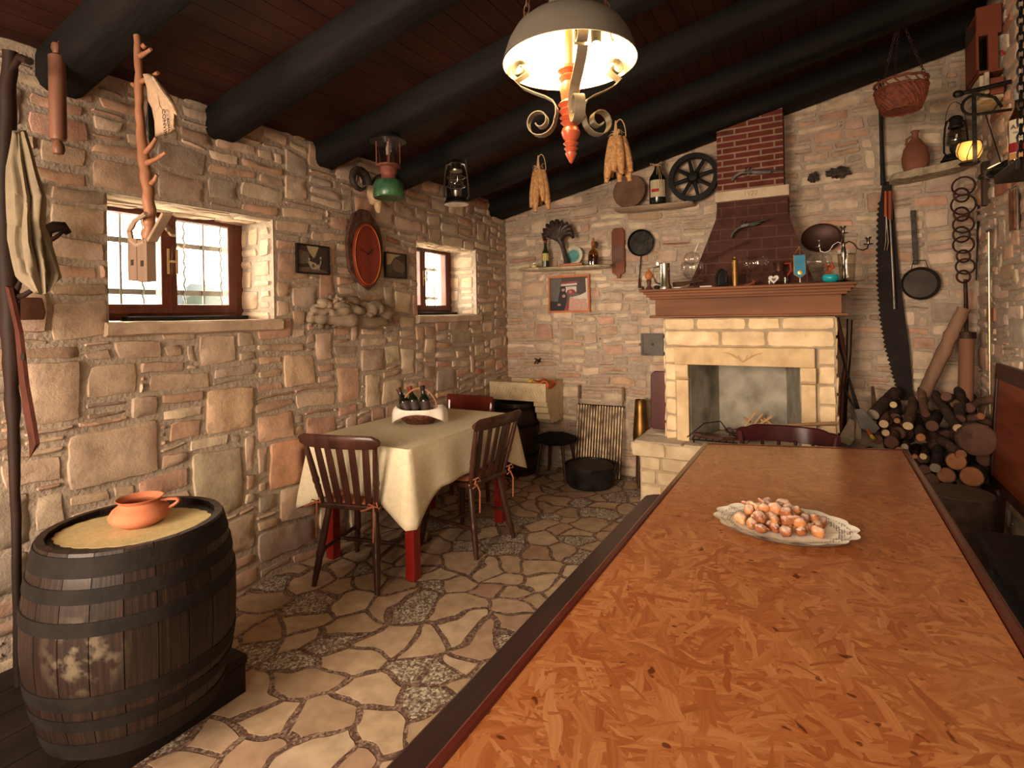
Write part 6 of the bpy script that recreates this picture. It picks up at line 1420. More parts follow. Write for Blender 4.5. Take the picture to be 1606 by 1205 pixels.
t.grid(rag,20,8); o=t.build('cleaning_cloth',mat('orange_sponge_cloth',(.55,.14,.04),.85),None,True,solid=.008); tag(o,'orange cleaning cloth folded on the right rim of the stone sink','cloth')
t=MB(); t.box((-2.255,4.40,zt+.014),(.05,.07,.024),rot=Euler((0,0,.4)).to_matrix()); tag(t.build('sponge',mat('yellow_sponge',(.50,.42,.06),.9),bevel=.005),'yellow sponge on the stone sink rim beside the orange cloth','sponge')
# dark cask
cx_,cy_=-2.435,4.42; t=thing('small_cask','dark brown upright cask below the stone sink behind the small table','cask',(cx_,cy_,0))
cb=lambda z:.178+.026*(1-(2*z/.64-1)**2)
mb=MB(); mb.lathe([(0,.0)]+[(cb(.64*k/12),.64*k/12) for k in range(13)]+[(.162,.64),(.162,.62),(0,.62)],(cx_,cy_,0),n=40); mb.build('staves',wood('dark_cask',(.028,.014,.011),.5,.1,'Z',.4,6),t,True,sharp=35)
for z0 in(.03,.17,.43,.58):
    mb=MB(); mb.lathe([(cb(z0)+.0,z0),(cb(z0)+.004,z0),(cb(z0+.03)+.004,z0+.03),(cb(z0+.03),z0+.03)],(cx_,cy_,0),n=36,cap=False); mb.build('hoop',HOOP,t,True)
# stool
px_,py_=-2.045,4.43; t=thing('padded_stool','low stool with black fur-covered seat between cask and grill','stool',(px_,py_,0))
mb=MB(); mb.blob(Vector((px_,py_,.335)),.17,(1.08,1,.30),.06,2,28,14,freq=3); mb.build('cushion',mat('black_fur',(.010,.009,.010),.95,0,.3,60,1.0,bscale=200),t,True,sharp=80)
for x,y in((-.12,-.1),(.12,-.1),(.12,.12),(-.12,.12)):
    mb=MB(); mb.tube([(px_+x*1.15,py_+y*1.15,0),(px_+x*.85,py_+y*.85,.30)],[.011,.017],8); mb.build('leg',DARKWOOD,t,True)
# grill
t=thing('grill_rack','double-sided wire barbecue rack with two wooden handles leaning on the wall','grill',(-1.7,4.62,.01))
gx0,gx1=-1.925,-1.495; y0,z0,y1,z1=4.53,.02,4.655,.61
P_=lambda x,f:Vector((x,y0+(y1-y0)*f,z0+(z1-z0)*f))
RG=mat('greasy_grill_rods',(.09,.045,.03),.4,.6,.6,14,.2,c2=(.34,.25,.15))
for k in range(17):
    x=gx0+.012+(gx1-gx0-.024)*k/16; mb=MB(); mb.tube([P_(x,.0),P_(x,1)],.0088,7); mb.build('rod',RG,t,True)
for f in(0.0,1.0):
    mb=MB(); mb.tube([P_(gx0,f)+Vector((0,.008,0)),P_(gx1,f)+Vector((0,.008,0))],.008,6); mb.build('cross_bar',IRON,t)
for x,dz in((gx0+.01,.17),(gx1-.01,.16)):
    mb=MB(); mb.tube([P_(x,.9)+Vector((0,.012,0)),Vector((x+.0,4.668,z1+.05))],.004,6); mb.build('handle_rod',IRON,t)
    mb=MB(); mb.lathe([(.006,0),(.012,.01),(.011,.08),(.013,.12),(.0,.125)],(x,4.668,z1+.05),(0,.06,1),n=12); mb.build('wooden_grip',wood('grip_wood',(.22,.13,.08),.6,0,'Z'),t,True)
# baking pan / pot
pc=Vector((-1.69,4.34,0)); t=thing('iron_roasting_pan','round black iron pan with domed lid on the floor before the grill','pan',pc)
r=.205
mb=MB(); mb.lathe([(0,.0),(r*.88,0),(r*.97,.03),(r*1.02,.155),(r*1.05,.17),(r*1.05,.178),(r*.98,.175),(r*.97,.16),(0,.155)],pc,n=44); mb.build('pan',mat('sooty_iron',(.030,.028,.028),.45,.6,.5,9,.2),t,True,sharp=40)
mb=MB(); mb.lathe([(r*.96,.158),(r*.9,.172),(r*.5,.178),(0,.180)],pc,n=40,cap=False); mb.build('lid',mat('grey_iron_lid',(.075,.07,.065),.4,.7,.3,9,.1),t,True)
# ================================================================ PASTRIES ON THE BIG TABLE
pc=WZ(1229,832,TZ); t=thing('oval_plate','shallow steel serving plate on the big table','plate',(pc.x,pc.y,TZ+.001))
pa=math.atan2(WZ(1335,850,TZ).y-WZ(1122,815,TZ).y,WZ(1335,850,TZ).x-WZ(1122,815,TZ).x); rx,ry=.178,.142
Mx=frame((pc.x,pc.y,TZ+.001),(math.cos(pa),math.sin(pa),0),(-math.sin(pa),math.cos(pa),0),(0,0,1))
mb=MB(); mb.lathe([(0,0),(.72,0),(.99,.012),(1.0,.014),(.98,.016),(.72,.004),(0,.004)],M=Mx@Matrix.Diagonal((rx,ry,1,1)),n=48); mb.build('dish',STEEL,t,True,sharp=60)
# lace paper doily
def doily_mat():
    m,b=base_mat('lace_paper',.85); n,l=nt(m); tc=n.new('ShaderNodeTexCoord'); 
    b.inputs['Base Color'].default_value=(.88,.85,.78,1)
    vl=n.new('ShaderNodeVectorMath'); vl.operation='MULTIPLY'; vl.inputs[1].default_value=(1/rx,1/ry,0); l.new(tc.outputs['Object'],vl.inputs[0]); ln=n.new('ShaderNodeVectorMath'); ln.operation='LENGTH'; l.new(vl.outputs[0],ln.inputs[0])
    w1=n.new('ShaderNodeMath'); w1.operation='COMPARE'; w1.inputs[1].default_value=.88; w1.inputs[2].default_value=.10; l.new(ln.outputs['Value'],w1.inputs[0])
    vo=n.new('ShaderNodeTexVoronoi'); vo.inputs['Scale'].default_value=150; vo.inputs['Randomness'].default_value=.3; l.new(tc.outputs['Object'],vo.inputs[0])
    lt=n.new('ShaderNodeMath'); lt.operation='LESS_THAN'; lt.inputs[1].default_value=.40; l.new(vo.outputs['Distance'],lt.inputs[0])
    mu=n.new('ShaderNodeMath'); mu.operation='MULTIPLY'; l.new(w1.outputs[0],mu.inputs[0]); l.new(lt.outputs[0],mu.inputs[1])
    iv=n.new('ShaderNodeMath'); iv.operation='SUBTRACT'; iv.inputs[0].default_value=1; l.new(mu.outputs[0],iv.inputs[1]); l.new(iv.outputs[0],b.inputs['Alpha']); return m
mb=MB(); n_=120; V=[];F=[]
for ring in range(9):
    k=ring/8
    for q in range(n_):
        a=2*PI*q/n_; sc_=1+.07*abs(math.sin(a*7))*k; V.append((rx*1.03*k*sc_*math.cos(a),ry*1.05*k*sc_*math.sin(a),.0085+.016*max(0,(k-.65)/.35)+.0004*math.sin(a*24)*k))
for ring in range(8):
    for q in range(n_): F.append((ring*n_+q,ring*n_+(q+1)%n_,(ring+1)*n_+(q+1)%n_,(ring+1)*n_+q))
mb.add(V,F); o=mb.build('paper_doily',doily_mat(),None,True,origin=(0,0,0)); o.matrix_world=Mx; tag(o,'scalloped white lace paper doily lying on the serving plate','doily')
def fritter_mat(name,c,c2):
    m,b=base_mat(name,.55); n,l=nt(m); g=mp(n,l,(1,1,1)); nz=n.new('ShaderNodeTexNoise'); nz.inputs['Scale'].default_value=28; l.new(g.outputs[0],nz.inputs[0]); r=ramp(n,[(.35,c),(.65,c2)]); l.new(nz.outputs[0],r.inputs[0])
    # powdered sugar settles on faces that look up
    ge=n.new('ShaderNodeNewGeometry'); sp=n.new('ShaderNodeSeparateXYZ'); l.new(ge.outputs['Normal'],sp.inputs[0]); n2=n.new('ShaderNodeTexNoise'); n2.inputs['Scale'].default_value=90; n2.inputs['Detail'].default_value=5; l.new(g.outputs[0],n2.inputs[0])
    ad=n.new('ShaderNodeMath'); ad.operation='MULTIPLY_ADD'; ad.inputs[1].default_value=1.6; l.new(n2.outputs[0],ad.inputs[0]); l.new(sp.outputs[2],ad.inputs[2]); mr=n.new('ShaderNodeMapRange'); mr.inputs[1].default_value=1.05; mr.inputs[2].default_value=1.9; mr.inputs[4].default_value=.75; l.new(ad.outputs[0],mr.inputs[0])
    mx=n.new('ShaderNodeMix'); mx.data_type='RGBA'; l.new(mr.outputs[0],mx.inputs[0]); l.new(r.outputs[0],mx.inputs[6]); mx.inputs[7].default_value=(.72,.60,.54,1); l.new(mx.outputs[2],b.inputs['Base Color']); return m
FM=[fritter_mat('golden_fritter',(.36,.135,.045),(.48,.22,.08)),fritter_mat('brown_fritter',(.20,.06,.022),(.33,.115,.04)),fritter_mat('pale_fritter',(.48,.24,.09),(.56,.33,.16))]
r_=random.Random(21); k=0; seen={}
layers=[(0,.118,.088,30,.024),(1,.090,.066,20,.044),(2,.055,.040,9,.063)]
for (lv,ax,ay,cnt,z) in layers:
    for i in range(cnt):
        f=math.sqrt((i+.5)/cnt); a=i*2.39996+lv; lx=ax*f*math.cos(a)+r_.uniform(-.006,.006)-.012; ly=ay*f*math.sin(a)+r_.uniform(-.006,.006); P=Mx@Vector((lx,ly,z))
        s=r_.uniform(.0135,.0205); mb=MB(); rot=Euler((r_.uniform(-.6,.6),r_.uniform(-.6,.6),r_.uniform(0,6.28))).to_matrix(); mb.blob(P,s,(1.15,.9,.85),.16,k+50,16,10,rot,1.6)
        if r_.random()<.5: mb.blob(P+rot@Vector((s*1.1,0,s*.1)),s*.45,(1.5,.7,.7),.2,k+90,10,6,rot)
        ci=r_.choice([0,0,1,1,2]); colw=('golden','brown','pale')[ci]; wx=lx+.012; fr=math.hypot(wx/ax,ly/ay)
        hor='left' if wx<-ax*.3 else 'right' if wx>ax*.3 else ''; ver='front' if ly<-ay*.3 else 'rear' if ly>ay*.3 else ''
        place=(ver+' '+hor).strip() or 'centre'
        lab='sugared '+colw+' fritter, '+place+(', near the rim' if fr>.8 else '')+{0:', in the bottom layer of the heap',1:', in the middle layer of the heap',2:', on top of the heap'}[lv]
        o=mb.build('fritter',FM[ci],None,True,sharp=80); tag(o,lab,'fritter','fritters heaped on the plate'); k+=1
# ================================================================ RIGHT SIDE OF THE BACK WALL
# two-man crosscut saw
t=thing('crosscut_saw','long two-man crosscut saw hanging on the back wall right of the fireplace','saw',WY(1424,625,4.66))
Lp=[(1384,285),(1378,340),(1377,400),(1378,450),(1382,500),(1390,545),(1402,590),(1413,628)]
Rp=[(1398,285),(1403,340),(1408,400),(1413,450),(1420,500),(1426,545),(1430,590),(1433,628)]
mb=MB(); Y=4.665; L3=[];n_=90
for k in range(n_+1):
    f=k/n_*(len(Lp)-1); i=min(int(f),len(Lp)-2); g=f-i; u=Lp[i][0]*(1-g)+Lp[i+1][0]*g+(0 if k%2 or k<8 else -4.0); v=Lp[i][1]*(1-g)+Lp[i+1][1]*g; u2=Rp[i][0]*(1-g)+Rp[i+1][0]*g; L3.append((WY(u,v,Y),WY(u2,v,Y)))
V=[];F=[]
for a,b_ in L3: V+=[a,b_,b_+Vector((0,.004,0)),a+Vector((0,.004,0))]
for k in range(n_):
    for q in range(4): F.append((k*4+q,k*4+(q+1)%4,(k+1)*4+(q+1)%4,(k+1)*4+q))
F.append((0,1,2,3)); F.append((n_*4+3,n_*4+2,n_*4+1,n_*4)); mb.add(V,F); mb.build('blade',mat('dark_blade',(.014,.009,.008),.75,0,.3,8,.1),t)
mb=MB(); mb.tube([WY(1385,290,4.65),WY(1382,200,4.65),WY(1378,100,4.62)],[.016,.012,.010],8); mb.build('handle',BLACK,t,True)
# barbecue tools with red handles
t=thing('fire_tool','steel barbecue fork with red-brown handle hanging in front of the saw','fork',WY(1402,490,4.63))
mb=MB(); mb.tube([WY(1396,300,4.62),WY(1396,345,4.62)],[.016,.013],10); mb.build('handle',wood('red_brown_handle',(.20,.045,.02),.4,.2,'Z'),t,True)
mb=MB(); mb.tube([WY(1396,345,4.62),WY(1401,440,4.62),WY(1403,485,4.62)],[.005,.0075,.0075],8); mb.build('shaft',STEEL,t,True)
t=thing('fire_tool','thin two-pronged meat fork with orange handle beside the saw handle','fork',WY(1389,393,4.63))
mb=MB(); mb.tube([WY(1389,300,4.63),WY(1389,340,4.63)],[.007,.009],8); mb.build('handle',mat('orange_handle',(.40,.08,.03),.5),t,True)
for du in(-1,3):
    mb=MB(); mb.tube([WY(1390,340,4.63),WY(1390+du,380,4.63),WY(1388+du,393,4.62)],.003,6); mb.build('prong',STEEL,t,True)
# frying pan with long handle
c=WY(1443,445,4.67); r=.112; t=thing('frying_pan','black frying pan with long flat handle hanging on the back wall','frying pan',c)
Mx=frame((c.x,4.68,c.z),(1,0,0),(0,0,1),(0,-1,0)); mb=MB(); mb.lathe([(0,0),(r*.86,0),(r,.035),(r*.98,.036),(r*.84,.006),(0,.006)],M=Mx,n=40); mb.build('pan',mat('worn_black_pan',(.045,.036,.032),.5,.4,.3,8,.1),t,True,sharp=45)
mb=MB(); a=WY(1436,415,4.66); b_=WY(1432,330,4.66); mb.bar(a,b_,.026,.006,(0,1,0)) if False else mb.bar(a,b_,.006,.030,(1,0,0)); mb.build('handle',DKM,t,bevel=.002)
mb=MB(); mb.tube([Mx@Vector((x,y,.03)) for x,y in((-.05,r*.85),(-.038,r+.045),(.030,r+.045),(.045,r*.85))],.003,6); mb.build('wire_bail',DKM,t,True)
# chain trammel
t=thing('hearth_chain','heavy rusty hearth chain of paired rings hanging from the right shelf','chain',WY(1512,455,4.57))
zs=[286,300,315,330,346,362,378,396,412,428]; rr=[12,9,13,9,11,10,11,8,10,8]
CH=mat('rusty_dark_iron',(.055,.030,.022),.6,.6,.4,25,.3)
for i,(v,r_px) in enumerate(zip(zs,rr)):
    c=WY(1510+(3 if i>6 else 0)+(-2 if i%2 else 1),v+6,4.56); r=r_px*.0049; mb=MB()
    tw=.35 if i%2 else -.25
    mb.tube([c+Vector((r*math.cos(a)*math.cos(tw),r*math.cos(a)*math.sin(tw)+.0,r*1.0*math.sin(a))) for a in [2*PI*k/20 for k in range(20)]],.0065,6,closed=True); mb.build('ring',CH,t,True)
mb=MB(); mb.tube([WY(1514,438,4.57),WY(1515,470,4.57),WY(1516,525,4.57)],[.010,.012,.010],8); mb.build('hook_bar',CH,t,True)
mb=MB(); c=WY(1510,525,4.56); mb.tube([c+Vector((.035*math.cos(a),0,.045*math.sin(a))) for a in [R(90)+R(300)*k/16 for k in range(17)]],.006,6); mb.build('end_hook',CH,t,True)
# thin iron stick, brass rod on the right wall
rod('iron_spit','thin dark iron spit hanging in the corner beside the chain','spit',[WY(1536,298,4.66),WY(1533,380,4.66),WY(1531,440,4.66)],[.010,.005,.004],IRON)
a=WX(1551,362,XR-.04);b_=WX(1553,650,XR-.04)
t=thing('brass_rod','long thin brass curtain rod hanging vertically on the right wall','rod',b_); mb=MB(); mb.tube([a,b_],.006,8); mb.build('rod',mat('pale_brass_rod',(.60,.48,.32),.25,1,.1,6,0),t,True); mb=MB(); mb.tube([a+Vector((0,-.03,.0)),a+Vector((0,.03,.0))],.009,8); mb.build('end_bracket',DKM,t,True)
# leaning posts
PST=wood('weathered_post',(.20,.115,.075),.8,0,'Z',.35,5)
t=thing('leaning_pole','thick weathered wooden pole leaning to the right above the log pile','pole',WY(1436,645,4.45))
mb=MB(); gnarl(mb,[(1436,645),(1462,590),(1490,530),(1512,484)],[.037,.040,.039,.037],4.5,81,20,12,.004); mb.build('pole',PST,t,True,sharp=60)
t=thing('sledge_post','upright round wooden post with a rusty iron ring beside the log pile','post',WY(1515,625,4.5))
mb=MB(); mb.tube([WY(1514,640,4.5),WY(1516,528,4.5)],.041,14); mb.build('post',wood('reddish_post',(.20,.095,.055),.75,0,'Z',.25,5),t,True,sharp=40)
mb=MB(); mb.lathe([(.042,-.02),(.049,-.02),(.049,.02),(.042,.02)],WY(1516,526,4.5),n=20,cap=False); mb.build('iron_ring',CH,t,True)
# ================================================================ RIGHT SHELF AND ITS THINGS
plank('wall_shelf','stone shelf slab on the back wall in the right corner, under the clay flask',[(1400,272),(1532,243)],4.45,.05,STONEPL)
def rs(u,y=4.55): f=(u-1400)/132; z=WY(1400,272,4.45).z*(1-f)+WY(1532,243,4.45).z*f; p=WY(u,260,y); return Vector((p.x,y,z+.002))
p=rs(1436); t=thing('clay_flask','brown clay flask standing on the right corner shelf','flask',p)
mb=MB(); mb.lathe([(0,0),(.062,0),(.075,.04),(.078,.09),(.066,.15),(.035,.20),(.018,.225),(.018,.25),(.026,.265),(.02,.27),(0,.265)],p,n=32,sy=.75); mb.build('body',mat('brown_clay',(.20,.075,.045),.7,0,.2,8,.15),t,True,sharp=50)
mb=MB(); mb.tube([p+Vector(q) for q in((-.02,0,.235),(-.045,0,.22),(-.05,0,.18))],.008,7); mb.build('ear',MATS['brown_clay'],t,True)
p=rs(1500,4.5); hurricane('black hurricane lantern standing unlit on the right corner shelf behind the glowing lamp',p,.3,BLACK,glass('sooty_glass',(.5,.48,.45),.1),1.15,.16)
# lit amber lamp hanging from an iron bracket
c=WY(1520,238,3.95); t=thing('amber_wall_lamp','lit amber glass lamp with iron cage hanging from the scroll bracket','wall lamp',c+Vector((0,0,-.08)))
AMG=bpy.data.materials.new('glowing_amber_glass'); AMG.use_nodes=True; b_=AMG.node_tree.nodes['Principled BSDF']; b_.inputs['Base Color'].default_value=(.95,.55,.15,1); b_.inputs['Roughness'].default_value=.4; b_.inputs['Emission Color'].default_value=(1,.46,.09,1); b_.inputs['Emission Strength'].default_value=.55
mb=MB(); mb.lathe([(.025,-.050),(.045,-.037),(.057,-.01),(.059,.014),(.053,.040),(.048,.050)],c,n=28,cap=False); mb.build('glass_globe',AMG,t,True)
mb=MB(); mb.blob(c+Vector((0,-.01,-.005)),.02,(1,1,1.4),.0,1); mb.build('bulb',emit('amber_bulb',(1,.75,.35),12),t,True)
point('wall_lamp_light',c+Vector((0,-.10,-.02)),.6,(1,.62,.25),.05)
mb=MB()
for k in range(6):
    a=2*PI*k/6; mb.tube([c+Vector((r*math.cos(a+d),r*math.sin(a+d),z)) for r,z,d in((.028,-.054,0),(.048,-.038,.15),(.061,-.005,.35),(.061,.022,.55),(.052,.050,.7))],.0022,5)
mb.tube([c+Vector((.052*math.cos(2*PI*k/20),.052*math.sin(2*PI*k/20),.050)) for k in range(20)],.003,5,closed=True); mb.build('wire_cage',IRON,t,True)
mb=MB(); mb.lathe([(0,-.072),(.042,-.072),(.050,-.064),(.038,-.052),(0,-.05)],c,n=24); mb.build('base',DKM,t,True,sharp=40)
q=WY(1522,150,3.95); mb=MB(); mb.box((c.x+.012,c.y-.066,(c.z-.07+q.z)/2),(.020,.006,q.z-c.z+.09)); mb.build('hanger_strap',IRON,t)
# bracket on the right wall
a=WY(1504,150,3.95); t=thing('scroll_bracket','black iron scroll bracket projecting from the right wall above the amber lamp','bracket',(XR,3.95,q.z))
BY=3.95; zb_=q.z+.008
mb=MB(); mb.tube([(a.x,BY-.04,zb_),(XR-.01,BY+.0-.04,zb_+.02)],.012,8); mb.build('arm',IRON,t,True)
mb=MB(); mb.blob(Vector((a.x-.01,BY-.04,zb_)),.020,(1.3,1,1),.1,3); mb.build('knob',IRON,t,True)
mb=MB(); o=Vector((XR-.16,BY-.04,zb_-.075)); mb.tube([(XR-.01,BY-.04,zb_-.13),(XR-.1,BY-.04,zb_-.13)]+[o+Vector((.06*math.cos(R(-80)-R(230)*k/14),0,.055*math.sin(R(-80)-R(230)*k/14))) for k in range(15)]+[(XR-.08,BY-.04,zb_-.05),(XR-.05,BY-.04,zb_-.11)],.008,7); mb.build('scroll',IRON,t,True)
# wood block plane on the wall
a=WX(1560,285,XR-.04); t=thing('wooden_plane','dark wooden block plane hanging in the right corner','plane',(a.x,4.42,a.z-.08))
mb=MB(); c=WY(1551,288,4.42); mb.box(c,(.07,.06,.27)); mb.build('body',wood('dark_block',(.055,.035,.025),.7,0,'Z',.3,5),t,bevel=.006); mb=MB(); mb.tube([c+Vector((-.01,-.03,.08)),c+Vector((-.01,-.06,.09)),c+Vector((-.01,-.06,.03)),c+Vector((-.01,-.03,.02))],.009,7); mb.build('handle',DARKWOOD,t,True)
# dangling net of cord
rod('twine','thin dark cord hanging diagonally on the right wall from the bracket','cord',[WX(1546,180,XR-.05),WX(1562,230,XR-.04),WX(1574,268,XR-.04)],.003,IRON,'cord')
# horseshoe-like tool + rusty tin can on the right wall
c=WY(1513,292-6,4.5)
a=WX(1590,330,XR-.03); t=thing('rusty_grater','rusty rectangular tin grater hanging on the right wall','grater',(XR-.03,a.y,a.z-.1))
Mx=frame((XR-.03,a.y,a.z),(0,-1,0),(0,0,1),(-1,0,0)); mb=MB(); mb.box((0,0,.0),(.10,.20,.02),Mx); mb.build('tin_sheet',mat('rusty_tin',(.22,.09,.05),.6,.4,.6,16,.3),t,bevel=.002); mb=MB(); mb.tube([Mx@Vector(q) for q in((-.055,-.11,0),(-.055,.12,0),(.055,.12,0),(.055,-.11,0))],.005,6); mb.build('wire_frame',STEEL,t,True)
# small shelf with bottle
a=WX(1619,262,XR-.06); t=MB(); t.box((XR-.09,a.y-.04,a.z-.02),(.16,.34,.045)); tag(t.build('wall_ledge',wood('black_ledge',(.02,.014,.012),.6,0,'Y'),bevel=.006),'small black wooden ledge on the right wall carrying the liquor bottle','shelf')
p=Vector((XR-.10,a.y+.01,a.z+.004)); L=WX(1592,146,XR-.1).z-p.z
t=bottle('liquor_bottle','clear liquor bottle with cream and red label on the black ledge of the right wall','bottle',p,(0,0,1),L,.042,glass('brown_tint_glass',(.32,.22,.14),.15),neck=.015,lab=(.16,.60,mat('cream_paper',(.60,.52,.38),.5,0,.05,20,0)),cap=mat('grey_cap',(.25,.22,.2),.4),shoulder=.62)
dv=(CAM-p); dv.z=0; dv.normalize(); tx=Vector((-dv.y,dv.x,0)); 
Mx=frame(p+dv*.0442+Vector((0,0,L*.50)),tx,(0,0,1),dv); INK=mat('dark_ink',(.03,.02,.02),.6)
text_mesh('ARO',.030,'lettering',INK,t,Mx); text_mesh('ORO',.012,'lettering',INK,t,Mx@Matrix.Translation((-.01,-.026,0))); text_mesh('Select',.013,'lettering',INK,t,Mx@Matrix.Translation((0,-.05,0)))
def band(z0,z1,m,nm):
    mb=MB(); a0=math.atan2(dv.y,dv.x); V=[];F=[]
    for k in range(13):
        a=a0-1.02+2.04*k/12; V+=[(p.x+.0433*math.cos(a),p.y+.0433*math.sin(a),p.z+z0*L),(p.x+.0433*math.cos(a),p.y+.0433*math.sin(a),p.z+z1*L)]
    for k in range(12): F.append((k*2,k*2+2,k*2+3,k*2+1))
    mb.add(V,F); mb.build(nm,m,t,True)
band(.19,.31,mat('label_red',(.25,.02,.02),.5),'red_band'); band(.10,.18,mat('label_orange',(.55,.28,.08),.5),'orange_band')
t2=bottle('dark_bottle','dark bottle lying on its side behind the liquor bottle','bottle',Vector((XR-.10,a.y+.14,a.z+.045)),(-.3,1,0),.24,.036,DG); 
# chain at the right edge of the frame
a=WX(1602,20,XR-.25); mb=MB(); pa=WY(1601,-40,3.2); pb=WY(1601,262,3.2)
t=thing('black_chain','black chain hanging vertically at the right edge in front of the liquor bottle','chain',pb)
mb=MB()
for l_ in chain_links(pb,pa,.045,.012,.0042): mb.add(l_.v,l_.f)
mb.build('links',IRON,t,True)
mb=MB(); mb.tube([pa,Vector((pa.x,pa.y,CZ(pa.x)-.01))],.004,5); mb.build('hook',IRON,t)
# brick ledge and orange cupboard in the right corner, facing the room
YC=3.99
def cp(u,v): return WY(u,v,YC)
def cbox(mb,u0,v0,u1,v1,d0,d1):
    a=cp(u0,(v0+v1)/2);b_=cp(u1,(v0+v1)/2); um=(u0+u1)/2; z1=cp(um,v0).z; z0=cp(um,v1).z; x0=a.x; x1=min(b_.x,XR-.025)
    mb.box(((x0+x1)/2,YC+(d0+d1)/2,(z0+z1)/2),(x1-x0,d1-d0,z1-z0))
q0=cp(1566,150); t=thing('brick_ledge','brick and stone ledge in the right corner below the orange cabinet','ledge',(.85,YC,q0.z))
mb=MB(); cbox(mb,1552,120,1604,146,-.02,.30); mb.build('brick_course',mat('orange_brick',(.17,.055,.032),.85,0,.3,8,.4),t,bevel=.004)
for u0,u1,v0 in((1535,1543,118),(1543,1551,112)):
    mb=MB(); cbox(mb,u0,v0+2,u1,148,-.02,.28); mb.build('stone_block',STONEPL,t,bevel=.006)
mb=MB(); cbox(mb,1535,148,1604,153,-.01,.28); mb.build('slab',STONEPL,t,bevel=.003)
zq=cp(1566,112).z; t=thing('orange_cabinet','open orange-painted cabinet above the brick ledge in the right corner','cabinet',(.85,YC,zq))
OR=mat('orange_paint',(.17,.042,.02),.7,0,.1,5,.1)
mb=MB(); cbox(mb,1531,4,1604,50,.0,.03); mb.build('top_panel',OR,t,bevel=.004)
mb=MB(); cbox(mb,1550,50,1566,110,.0,.03); mb.build('mullion',OR,t,bevel=.003)
mb=MB(); cbox(mb,1531,50,1535,110,.0,.25); mb.build('side_panel',OR,t)
mb=MB(); cbox(mb,1535,106,1604,110,.0,.25); mb.build('bottom_panel',OR,t)
mb=MB(); cbox(mb,1531,4,1604,110,.25,.27); mb.build('back_panel',wood('dark_cupboard_back',(.02,.01,.008),.7,0,'Z'),t)
mb=MB(); cbox(mb,1535,4,1604,9,.03,.25); mb.build('roof_panel',OR,t)
z0=cp(1566,106).z
p=Vector((cp(1583,100).x,YC+.09,z0+.004)); t=thing('painted_mug','white mug with red and blue decoration in the orange cabinet','mug',p)
mb=MB(); mb.lathe([(0,0),(.038,0),(.046,.15),(.050,.19),(.044,.19),(.038,.01),(0,.008)],p,n=24); mb.build('body',mat('off_white_enamel',(.36,.32,.25),.4),t,True,sharp=50)
mb=MB(); mb.blob(p+Vector((-.015,-.042,.09)),.016,(1,.4,1),.2,3); mb.build('red_flower',mat('red_enamel',(.30,.04,.02),.4),t,True)
mb=MB(); mb.blob(p+Vector((.010,-.040,.06)),.018,(1.2,.4,1),.2,4); mb.build('blue_leaf',mat('grey_blue',(.10,.15,.26),.4),t,True)
p=Vector((cp(1542,100).x,YC+.10,z0+.004)); t=thing('blue_knife','grey-blue handled implement leaning in the left bay of the orange cabinet','tool',p); mb=MB(); mb.tube([p,p+Vector((-.012,0,.12))],.009,8); mb.build('handle',MATS['grey_blue'],t,True)
# basket on chains
c=WY(1413,150,3.9); t=thing('hanging_basket','reddish wicker basket hanging on chains from the ceiling at the right','basket',c-Vector((0,0,.09)))
WR=mat('red_wicker',(.16,.045,.025),.6,0,.4,40,.5); r=.128
for z,rr_ in((.075,1.0),(.035,1.0),(-.085,.72)):
    mb=MB(); mb.tube([c+Vector((r*rr_*math.cos(a),r*rr_*math.sin(a),z+.003*math.sin(12*a))) for a in [2*PI*k/36 for k in range(36)]],.008,7,closed=True); mb.build('hoop',WR,t,True)
for k in range(16):
    a=2*PI*k/16; a2=a+.28; mb=MB(); mb.tube([c+Vector((r*math.cos(a),r*math.sin(a),.075)),c+Vector((r*math.cos(a2),r*math.sin(a2),.035))],.0045,5); mb.build('diagonal_rib',WR,t,True)
mb=MB(); V=[];F=[]
for j in range(9):
    f=j/8; z=.035-.12*f; rr_=r*(1-.28*f*f)
    for k in range(64): V.append(c+Vector(((rr_+.0016*(1 if (k+j)%2 else -1))*math.cos(2*PI*k/64),(rr_+.0016*(1 if (k+j)%2 else -1))*math.sin(2*PI*k/64),z)))
for j in range(8):
    for k in range(64): F.append((j*64+k,j*64+(k+1)%64,(j+1)*64+(k+1)%64,(j+1)*64+k))
F.append(tuple(8*64+k for k in range(64))); mb.add(V,F); mb.build('woven_wall',WR,t,solid=.004)
hk=WY(1404,25,3.9)
for k in range(3):
    a=2*PI*k/3+.2; mb=MB()
    for l_ in chain_links(c+Vector((r*math.cos(a),r*math.sin(a),.08)),Vector((c.x,c.y,hk.z)),.024,.007,.002): mb.add(l_.v,l_.f)
    mb.build('chain',CH,t,True)
mb=MB(); mb.tube([(c.x,c.y,hk.z),(c.x,c.y,CZ(c.x)-.005)],.003,5); mb.build('hook',IRON,t)
# ================================================================ FIRE TOOLS RIGHT OF THE FIREPLACE
def tool(label,pts,rad,m,grip=None,y=4.40):
    t=thing('fire_iron',label,'fire iron',WY(*pts[-1],y)); mb=MB(); mb.tube([WY(u,v,y-.02*i/len(pts)) for i,(u,v) in enumerate(pts)],rad,8); mb.build('shaft',m,t,True)
    return t
t=tool('long dark wooden paddle leaning beside the fireplace, topmost of the fire tools',[(1313,498),(1318,530),(1326,570),(1322,600),(1318,690)],[.012,.022,.012,.012,.012],wood('paddle_wood',(.10,.03,.018),.5,0,'Z'),y=4.36)
t=tool('thin iron poker with straight top, left of the fire tool bundle',[(1329,500),(1328,560),(1324,640),(1320,692)],[.005,.005,.009,.012],IRON,y=4.42)
t=tool('thin iron poker with straight top, middle of the fire tool bundle',[(1336,502),(1334,555),(1328,620),(1324,690)],[.005,.005,.007,.010],IRON,y=4.46)
